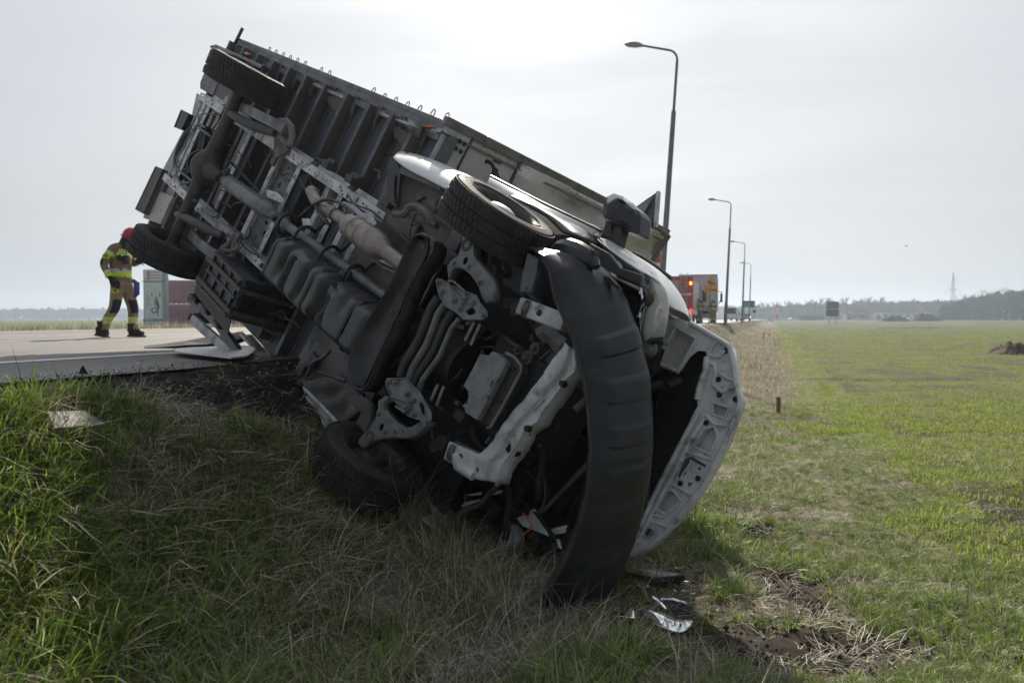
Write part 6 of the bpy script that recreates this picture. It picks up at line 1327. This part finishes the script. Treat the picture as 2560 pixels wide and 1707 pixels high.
# pale plate on the grass at the left
def board(name, c, quad, label, cat, mat, th=.012, lift=.05):
    G = [gw(c, *q, up=0) for q in quad]; cen = sum(G, Vector())/4
    # best plane through the ground points, lifted onto the grass
    nrm = (G[2]-G[0]).cross(G[3]-G[1]).normalized(); nrm = nrm if nrm.z > 0 else -nrm
    o_ = cen+Vector((0,0,lift)); P = []
    for q in quad:
        a_, b_, s_ = CR[c]; r_ = ray(a_+q[0]/s_, b_+q[1]/s_); O = Vector((0,0,CAMZ)); k = (o_-O).dot(nrm)/r_.dot(nrm); P.append(O+r_*k-o_)
    return o_, nrm, P
o_, nr, P = board('plate', 'Q', [(103,953),(133,950),(190,950),(240,981)], '', '', 'alu', lift=.1)
r = empty('fallen_metal_plate', o_); tag(r, 'pale rectangular metal plate lying on the grass at the left', 'plate')
MB().plate([P[0],P[2],P[3],P[0].lerp(P[3],.45)+Vector((-.0,-.16,-.03))], nr*.02).build('sheet', 'duralumin', r, bevel=.004)
# torn side panel lying on the road under the truck
zr = CAMZ-.315
def onplane(c, x, y, z):
    a_, b_, s_ = CR[c]; r_ = ray(a_+x/s_, b_+y/s_); O = Vector((0,0,CAMZ)); k = (z-O.z)/r_.z; return O+r_*k
base = onplane('W5', 900, 940, zr+.02); r = empty('torn_side_panel', base); tag(r, 'torn white and black side panel lying on the asphalt under the truck box', 'panel')
wp = [onplane('W5',x,y,zr+.02)-base for x, y in ((430,895),(520,915),(640,950),(780,965),(1000,990),(1190,1010),(1400,990),(1500,960))]
wp2 = [onplane('W5',x,y+4,zr+.03)-base for x, y in ((440,893),(530,885),(640,878),(780,874),(1000,866),(1190,862),(1380,862),(1480,870))]
MB().plate([onplane('W5',x,y,zr+.05)-base for x, y in ((430,895),(560,884),(640,878),(820,872),(1000,862),(1290,852),(1470,862),(1490,930),(1400,985),(1190,1006),(1000,985),(780,962),(620,945),(480,930))], (0,0,-.012)).build('white_sheet', 'white', r)
dk = [at(350+x/5.2256,700+y/5.2256,8.9)-base for x, y in ((60,888),(250,872),(600,825),(910,768),(1150,735),(1330,705))]
dk2 = [at(350+x/5.2256,700+y/5.2256,8.6)-base for x, y in ((66,915),(270,905),(600,880),(910,865),(1150,850),(1400,760))]
MB().loft([dk,dk2]).build('black_rail', 'void', r, solid=.05)
MB().loft([[p+Vector((0,0,.012)) for p in dk],[p+Vector((0,.05,.03)) for p in dk]]).build('rail_lip', 'alu', r, solid=.01)
MB().bar(at(350+1330/5.2256,700+705/5.2256,8.4)-base, at(350+1480/5.2256,700+860/5.2256,8.2)-base, .05,.03).build('brace', 'alu', r); MB().bar(at(350+1430/5.2256,700+735/5.2256,8.2)-base, at(350+1620/5.2256,700+960/5.2256,7.7)-base, .05,.04).build('brace', 'rust', r)
def obj3(name, label, cat, ctr, group=None): return tag(empty(name, ctr), label, cat, group)
def hp(x, y, dz=0, dd=0):
    p = gw('H', x, y, 0); d = p.y+dd; q = at(1100+x/2.4125, 1050+y/2.4125, d); return q+Vector((0,0,dz))
# black trim plate right of the bumper foot
D1 = hp(1300,1000).y
def hd(x, y, d): return at(1100+x/2.4125, 1050+y/2.4125, d)
c = hd(1290,950,D1); r = obj3('black_trim_plate', 'angular black plastic plate lying on the grass just right of the bumper foot', 'debris', c)
MB().plate([hd(x,y,D1+dd)-c for x, y, dd in ((1105,885,.1),(1150,890,.14),(1310,902,.14),(1480,930,-.02),(1290,948,-.1),(1120,912,-.08))], (0,0,-.03)).build('plate', 'bumper', r, bevel=.004)
MB().plate([hd(x,y,D1-.05)-c for x, y in ((1120,915),(1290,950),(1475,935),(1440,1000),(1420,985),(1250,1010),(1130,990),(1080,1000))], (0,.03,0)).build('plate_edge', 'void', r)
MB().plate([hd(x,y,D1-.08)-c for x, y in ((1455,970),(1500,975),(1505,990),(1470,1005),(1455,990))], (0,.02,0)).build('silver_chip', 'chrome', r)
# chromed grille halves
D2 = hp(1300,1230).y
def sheet(nm, rows_, mat, r, c, solid=.008): return MB().loft([[hd(*q)-c for q in rw] for rw in rows_]).build(nm, mat, r, solid=solid, smooth=True, sub=1)
c = hd(1350,1200,D2); r = obj3('chrome_grille', 'broken chromed radiator grille with grey mesh lying in the grass below the bonnet', 'grille', c)
sheet('chrome_sweep', [[(1190,1125,D2+.1),(1260,1130,D2+.12),(1330,1150,D2+.12),(1390,1170,D2+.14),(1440,1185,D2+.16),(1540,1165,D2+.2),(1560,1195,D2+.2)],[(1200,1165,D2+.02),(1290,1170,D2),(1360,1185,D2),(1420,1210,D2+.02),(1470,1215,D2+.04),(1530,1205,D2+.08),(1545,1220,D2+.1)],[(1240,1200,D2-.06),(1300,1215,D2-.08),(1350,1240,D2-.1),(1400,1255,D2-.1),(1440,1262,D2-.1),(1490,1250,D2-.04),(1520,1235,D2)],[(1300,1230,D2-.1),(1330,1245,D2-.12),(1370,1262,D2-.14),(1410,1275,D2-.15),(1450,1285,D2-.14),(1480,1275,D2-.1),(1500,1260,D2-.04)]], 'chrome', r, c)
sheet('grille_mesh_panel', [[(1190,1120,D2+.08),(1250,1130,D2+.09),(1320,1165,D2+.09)],[(1210,1160,D2),(1270,1190,D2),(1325,1200,D2)],[(1250,1200,D2-.07),(1290,1215,D2-.07),(1320,1222,D2-.06)]], 'cast', r, c)
b = MB()
for k in range(14): a0, a1 = hd(1330+k*18,1085+k*7,D2+.3), hd(1420+k*14,1160+k*4,D2+.16); b.tube([a0-c,a1-c],.0035,5)
for k in range(7): a0, a1 = hd(1340+k*14,1075+k*14,D2+.3-k*.02), hd(1590,1180+k*5,D2+.22-k*.02); b.tube([a0-c,(a0.lerp(a1,.5)-c)+Vector((0,0,.02)),a1-c],.0035,5)
b.build('grille_mesh', 'black', r)['kind'] = 'stuff'
MB().tube([hd(x,y,D2+.28)-c for x, y in ((1330,1075),(1400,1080),(1480,1105),(1560,1150),(1620,1205),(1622,1220))],.009,8).build('grille_rim', 'chrome', r, smooth=True)
c = hd(1100,1150,D2-.05); r = obj3('chrome_grille_corner', 'pointed chromed grille corner left of the larger grille piece', 'debris', c)
sheet('chrome_shell', [[(1010,1170,D2-.02),(1060,1140,D2+.04),(1110,1120,D2+.08),(1175,1110,D2+.1)],[(1030,1178,D2-.06),(1070,1165,D2-.04),(1120,1150,D2),(1170,1145,D2+.03)],[(1050,1182,D2-.09),(1100,1185,D2-.09),(1150,1195,D2-.08),(1190,1208,D2-.06)]], 'chrome', r, c)
c = hd(1320,1110,D2+.2); r = obj3('curved_chrome_strip', 'curved brown and chrome strip leaning across the broken grille', 'debris', c)
sheet('strip', [[(1130,950,D2+.45),(1200,975,D2+.4),(1245,1020,D2+.35),(1260,1060,D2+.3),(1290,1110,D2+.25)],[(1150,965,D2+.42),(1190,990,D2+.37),(1225,1030,D2+.3),(1235,1070,D2+.26),(1275,1118,D2+.22)]], 'strap', r, c)
sheet('strip', [[(1265,1045,D2+.3),(1310,1065,D2+.3),(1360,1095,D2+.28),(1385,1145,D2+.2)],[(1270,1070,D2+.26),(1300,1100,D2+.24),(1330,1120,D2+.2),(1360,1145,D2+.16)]], 'chrome', r, c)
# smashed headlamp in the grass
D3 = hp(400,830).y
D3 -= .08; c = hd(400,740,D3); r = obj3('smashed_headlamp', 'smashed clear and chrome headlamp caught among pale stalks left of the bumper foot', 'headlamp', c)
MB().lathe([(.001,.06),(.03,.055),(.055,.03),(.07,0),(.078,-.04)], axis='y', n=20).build('reflector', 'chrome', r, smooth=True, loc=hd(410,725,D3)-c, rot=(.3,.2,.4))
MB().lathe([(.001,-.06),(.04,-.05),(.075,-.02),(.09,.02)], axis='y', n=20).build('lens', 'lens', r, smooth=True, loc=hd(430,730,D3-.03)-c, rot=(.3,.2,.9), solid=.003)
MB().lathe([(.001,.03),(.02,.025),(.035,.0)], axis='y', n=14).build('small_reflector', 'chrome', r, smooth=True, loc=hd(375,735,D3-.05)-c, rot=(.8,.3,.2))
MB().plate([hd(x,y,D3)-c for x, y in ((310,800),(340,780),(400,790),(440,760),(455,780),(400,835),(330,830))], (0,.02,.0)).build('housing', 'lens', r)
# curl of chrome near the camera
D4 = hp(580,1490).y
c = hd(580,1480,D4); r = obj3('chrome_curl', 'small curl of chromed plastic in the foreground grass', 'debris', c); c0_ = c
tp_ = [hd(x,y,D4)-c for x, y in ((545,1495),(570,1480),(600,1465),(618,1470),(612,1490),(590,1500),(560,1508),(548,1500))]
MB().loft([[p for p in tp_],[p+Vector((0,.02,.012)) for p in tp_]]).build('shell', 'chrome', r, solid=.004, smooth=True, sub=1)
c = hp(720,1180); r = obj3('black_strip', 'thin black plastic strip half buried in the grass under the bumper foot', 'debris', c); MB().plate([hp(x,y,.05)-c for x, y in ((620,1160),(700,1150),(850,1165),(880,1175),(760,1200),(640,1185))], (0,0,-.015)).build('strip', 'black', r)
c = gw('Q', 190, 880, .05); tag(MB().plate([(-.022,0,0),(-.016,.01,.03),(0,0,.045),(.012,.0,.025),(.024,0,0)], (0,.01,0)).build('black_shard', 'void', loc=c), 'small upright black shard on the edge of the shoulder', 'debris')
for x, y, lab in ((262,1078,'small white chip in the grass under the left plate'),(700,1490,'small silver sliver in the foreground grass')): tag(MB().plate([(-.03,0,0),(.03,.01,.0),(.02,.03,.01),(-.02,.03,0)], (0,0,.006)).build('chip', 'white', loc=gw('Q', x, y, .06)), lab, 'debris')
# ------------------------------------------------------------------ people
M['khaki'] = pm('khaki_turnout_cloth', (.21,.15,.085), (.16,.115,.065), scale=9, rough=.9, bump=.25, bscale=60)
M['khaki2'] = pm('sand_turnout_cloth', (.3,.225,.14), (.22,.165,.1), scale=7, rough=.9, bump=.25, bscale=60)
M['hiviz'] = flat('lime_reflective', (.55,.72,.04), .5); M['silver'] = flat('silver_reflective', (.5,.51,.52), .4); M['navy'] = flat('dark_navy_patch', (.015,.017,.03), .8); M['skin'] = flat('skin', (.42,.24,.17), .6); M['helm'] = pm('red_helmet_shell', (.4,.02,.03), rough=.3); M['boot'] = flat('black_boot', (.02,.018,.016), .6); M['sole'] = flat('brown_sole', (.12,.07,.04), .8)
def skinmesh(name, V_, E_, R2, parent, mats, classify, lv=2):
    me = bpy.data.meshes.new(name); me.from_pydata(V_, E_, []); o = bpy.data.objects.new(name, me); COL.objects.link(o)
    o.modifiers.new('k', 'SKIN'); 
    for i, r in enumerate(R2): me.skin_vertices[0].data[i].radius = r if isinstance(r, tuple) else (r, r)
    me.skin_vertices[0].data[0].use_root = True
    sb = o.modifiers.new('s', 'SUBSURF'); sb.levels = lv; sb.render_levels = lv
    dg = bpy.context.evaluated_depsgraph_get(); dg.update(); m2 = bpy.data.meshes.new_from_object(o.evaluated_get(dg)); bpy.data.objects.remove(o)
    m2.materials.clear()
    for m_ in mats: m2.materials.append(M[m_])
    for pl in m2.polygons: pl.material_index = classify(pl.center, pl.normal); pl.use_smooth = True
    o = bpy.data.objects.new(name, m2); COL.objects.link(o); o.parent = parent; return o
def person(loc, rz, label, J, sc=1, group=None, lv=3, red=True, full=True):
    """J: joints in metres, x = the way the figure faces, y = its left, z = up"""
    r = empty('person', loc, rz); tag(r, label, 'person', group); r.scale = (sc,sc,sc)
    keys = ['pelvis','belly','chest','neck','head']; order = list(J)
    E_ = []; idx = {k: i for i, k in enumerate(order)}
    ch = [('pelvis','belly'),('belly','chest'),('chest','neck'),('neck','headb'),('headb','headt'),('chest','shr'),('shr','elr'),('elr','wrr'),('chest','shl'),('shl','ell'),('ell','wrl'),('pelvis','hipr'),('hipr','knr'),('knr','anr'),('anr','her'),('anr','tor'),('pelvis','hipl'),('hipl','knl'),('knl','anl'),('anl','hel'),('anl','tol')]
    E_ = [(idx[a], idx[b]) for a, b in ch]
    Rr = {'pelvis':(.17,.15),'belly':(.165,.15),'chest':(.175,.16),'neck':.075,'headb':.085,'headt':.07,'shr':.085,'shl':.085,'elr':.07,'ell':.07,'wrr':.05,'wrl':.05,'hipr':.115,'hipl':.115,'knr':.092,'knl':.092,'anr':.07,'anl':.07,'hel' :.05,'her':.05,'tor':.04,'tol':.04}
    mats = ['khaki','khaki2','hiviz','silver','navy','skin','boot']
    def armd(c):
        best = 9; 
        for s in 'rl':
            for a, b in (('sh','el'),('el','wr')):
                A, B = Vector(J[a+s]), Vector(J[b+s]); t_ = max(0,min(1,(c-A).dot(B-A)/(B-A).length_squared)); dd = (c-(A+(B-A)*t_)).length
                if dd < best: best = dd; w = (a, t_, s)
        return best, w
    def cl(c, nrm):
        z = c.z; hb = Vector(J['headb'])
        if (c-hb).length < .12 and z > J['neck'][2]+.03: return 5
        bd, (a, t_, s) = armd(c)
        tor = max(0, abs(c.y)-.12)
        isarm = bd < .1 and (abs(c.y) > .17)
        if isarm and z < 1.5:
            if a == 'el' and t_ > .55 and t_ < .78: return 2 if abs(t_-.665) > .04 else 3
            if a == 'el' and t_ < .12 or a == 'sh' and t_ > .78: return 4 if nrm.x < .2 else 0
            if a == 'sh' and .2 < t_ < .42: return 2 if abs(t_-.31) > .035 else 3
            return 0
        if z > .92:
            if 1.34 < z < 1.46: return 3 if 1.38 < z < 1.42 else 2
            if 1.07 < z < 1.12: return 3
            if 1.0 < z <= 1.07: return 2
            return 0
        if z < .13: return 6
        if .22 < z < .34: return 3 if .26 < z < .3 else 2
        if .4 < z < .62 and nrm.x > -.1: return 4
        return 1
    skinmesh('body', [J[k] for k in order], E_, [Rr[k] for k in order], r, mats, cl, lv)
    # gloved hands with fingers
    for s in 'rl':
        w = Vector(J['wr'+s]); e = Vector(J['el'+s]); d = (w-e).normalized(); side = Vector((0,1,0)) if abs(d.y) < .8 else Vector((1,0,0)); nx2 = d.cross(side).normalized()
        pm_ = w+d*.06; V_ = [tuple(w-d*.02), tuple(pm_), tuple(w+d*.1)]; E2 = [(0,1),(1,2)]; R3 = [.04,(.05,.03),(.045,.028)]
        for k, (o_, L_) in enumerate(((-.035,.07),(-.012,.085),(.012,.08),(.034,.06))):
            b0 = w+d*.1+nx2*o_; b1 = b0+d*L_*.55+side*.01; b2 = b1+d*L_*.4+side*.03; n0 = len(V_); V_ += [tuple(b0),tuple(b1),tuple(b2)]; E2 += [(2,n0),(n0,n0+1),(n0+1,n0+2)]; R3 += [.014,.013,.011]
        t0 = w+d*.05+nx2*.04; t1 = t0+d*.05+nx2*.03; n0 = len(V_); V_ += [tuple(t0),tuple(t1)]; E2 += [(1,n0),(n0,n0+1)]; R3 += [.016,.013]
        skinmesh('glove', V_, E2, R3, r, ['navy'], lambda c, n: 0, 1)
        MB().tube([w-d*.05,w+d*.0],.058,12).build('glove_cuff', 'hiviz' if s == 'r' else 'navy', r, smooth=True)
    hb, ht = Vector(J['headb']), Vector(J['headt']); up_ = (ht-hb).normalized(); q = up_.to_track_quat('Z', 'Y').to_matrix().to_4x4(); 
    H = MB(); prf = [(.118,-.0),(.128,.01),(.13,.05),(.118,.1),(.085,.145),(.04,.165),(.001,.17)]
    H.lathe(prf, axis='z', n=24); H.v = [tuple(Matrix.Translation(hb+up_*.01) @ q @ Vector((v[0]*1.12, v[1], v[2]))) for v in H.v]
    hm = H.build('helmet', 'helm' if red else 'lampgrey', r, smooth=True, solid=.008)
    B = MB().lathe([(.135,.0),(.15,-.012),(.155,-.02)], axis='z', n=24); B.v = [tuple(Matrix.Translation(hb+up_*.01) @ q @ Vector((v[0]*1.15+.01, v[1], v[2]))) for v in B.v]; B.build('brim', 'helm' if red else 'lampgrey', hm, smooth=True, solid=.006)
    N_ = MB().loft([[tuple(Matrix.Translation(hb) @ q @ Vector((-.12*math.cos(a)-.0-.03*z_, .12*math.sin(a), -.02-z_))) for a in np.linspace(-1.6,1.6,12)] for z_ in (0,.06,.13,.17)]); N_.build('neck_guard', 'navy', r, solid=.006, smooth=True)
    # face
    fb = hb+(q @ Vector((.085,0,-.0))); MB().lathe([(.001,-.02),(.012,-.012),(.014,.012)], c=fb+Vector((.02,0,-.01)), axis='z', n=8).build('nose', 'skin', r, smooth=True)
    for s in (-1,1): MB().lathe([(.001,-.005),(.008,0),(.001,.006)], c=fb+Vector((.0,.032*s,.022)), axis='x', n=8).build('eye', 'ink', r, smooth=True)
    MB().box(fb.x-.0,fb.x+.012,-.025+fb.y,.025+fb.y,fb.z-.05,fb.z-.042).build('mouth', 'ink', r)
    for s in 'rl':
        a_, t_, h_ = Vector(J['an'+s]), Vector(J['to'+s]), Vector(J['he'+s])
        b = MB(); dd = (t_-h_).normalized(); sd = dd.cross(Vector((0,0,1))).normalized(); upn = sd.cross(dd)
        rw = []
        for f, w_ in ((-.12,.035),(0,.05),(.4,.045),(.75,.06),(1.0,.055),(1.15,.03)):
            c_ = h_.lerp(t_, f); rw.append([c_-sd*w_-upn*.055, c_-sd*w_-upn*.025, c_+sd*w_-upn*.025, c_+sd*w_-upn*.055, c_-sd*w_-upn*.055])
        b.loft(rw); b.build('boot_sole', 'sole', r)
        MB().tube([h_.lerp(a_,.3),a_,a_+Vector((0,0,.1))],[.068,.075,.085],14).build('boot', 'boot', r, smooth=True)
        MB().tube([h_+Vector((0,0,.0)),h_.lerp(t_,.5)+Vector((0,0,.012)),t_],[.05,.058,.045],14).build('boot', 'boot', r, smooth=True)
    return r
Jw = {'pelvis':(0,0,.9),'belly':(-.03,0,1.1),'chest':(-.02,0,1.36),'neck':(.06,0,1.54),'headb':(.15,0,1.64),'headt':(.2,0,1.74),
 'shr':(-.04,-.2,1.45),'elr':(-.17,-.27,1.2),'wrr':(-.06,-.28,.99),'shl':(-.0,.2,1.45),'ell':(.08,.26,1.22),'wrl':(.26,.12,1.28),
 'hipr':(-.02,-.1,.84),'knr':(-.06,-.12,.48),'anr':(-.27,-.12,.17),'her':(-.36,-.12,.08),'tor':(-.18,-.12,.045),
 'hipl':(.03,.1,.84),'knl':(.14,.11,.48),'anl':(.12,.11,.13),'hel':(.07,.11,.06),'tol':(.3,.11,.05)}
d_ = 13.7; base = at(285*1.0884-5, 797.5, d_); fz_ = CAMZ-.311
fm = person((base.x, d_, fz_), .0, 'firefighter in khaki gear with lime bands walking right on the road, head bowed', Jw, 1.03)
for (x, y, z, s_, t_) in ((-.07,-.31,1.31,.05,'PSP'),(.02,-.2,.76,.055,'PSP')):
    MB().box(x-.055,x+.06,y-.065,y-.06,z-.03,z+.03).build('badge', 'hiviz', fm); text(t_, .05, (x+.002,y-.067,z), (math.pi/2,0,0), 'ink', fm, 'badge_lettering', True)
b = MB(); b.box(.12,.2,-.2,-.12,1.2,1.34).tube([(.16,-.16,1.34),(.17,-.16,1.6)],.006,6); b.build('radio', 'ink', fm); MB().lathe([(.001,-.02),(.05,-.02),(.05,.02),(.001,.02)], c=(.08,-.2,1.3), axis='y', n=16).build('torch', 'ink', fm)
MB().tube([(.28,.05,1.28),(.36,.0,1.2),(.4,0,1.27),(.36,0,1.37),(.31,0,1.34)],.008,6).build('curly_lead', 'ink', fm, smooth=True); MB().tube([(.02,-.18,.78),(.05,-.2,.86),(.02,-.2,.93)],.03,8).build('spare_glove', 'navy', fm, smooth=True)
MB().tube([(.2,-.02,.95),(.26,-.02,.9),(.26,-.02,.72),(.22,-.02,.66)],[.03,.05,.045,.02],10).build('hanging_glove', flat('blue_glove',(.05,.06,.3)), fm, smooth=True)
Js = {'pelvis':(0,0,.9),'belly':(0,0,1.1),'chest':(.01,0,1.36),'neck':(.02,0,1.52),'headb':(.04,0,1.63),'headt':(.05,0,1.74),
 'shr':(0,-.2,1.44),'elr':(.02,-.3,1.2),'wrr':(.15,-.25,1.02),'shl':(0,.2,1.44),'ell':(.02,.32,1.22),'wrl':(.18,.3,1.1),
 'hipr':(0,-.1,.84),'knr':(.02,-.13,.48),'anr':(-.01,-.14,.13),'her':(-.05,-.14,.06),'tor':(.16,-.15,.05),
 'hipl':(0,.1,.84),'knl':(.03,.13,.48),'anl':(0,.14,.13),'hel':(-.04,.14,.06),'tol':(.17,.16,.05)}
for px, rz, lab in ((1749,1.2,'firefighter in lime banded gear beside the fire engine, left of the deer sign'),(1782,2.0,'firefighter in lime banded gear standing right of the deer sign post')):
    q = at(px, 797.5, 57); person((q.x, 57, CAMZ-.32), rz, lab, Js, 1.0, None, 2, red=False)

for o in bpy.data.objects:
    if o.name == 'smashed_headlamp': o.scale = (1.15,)*3
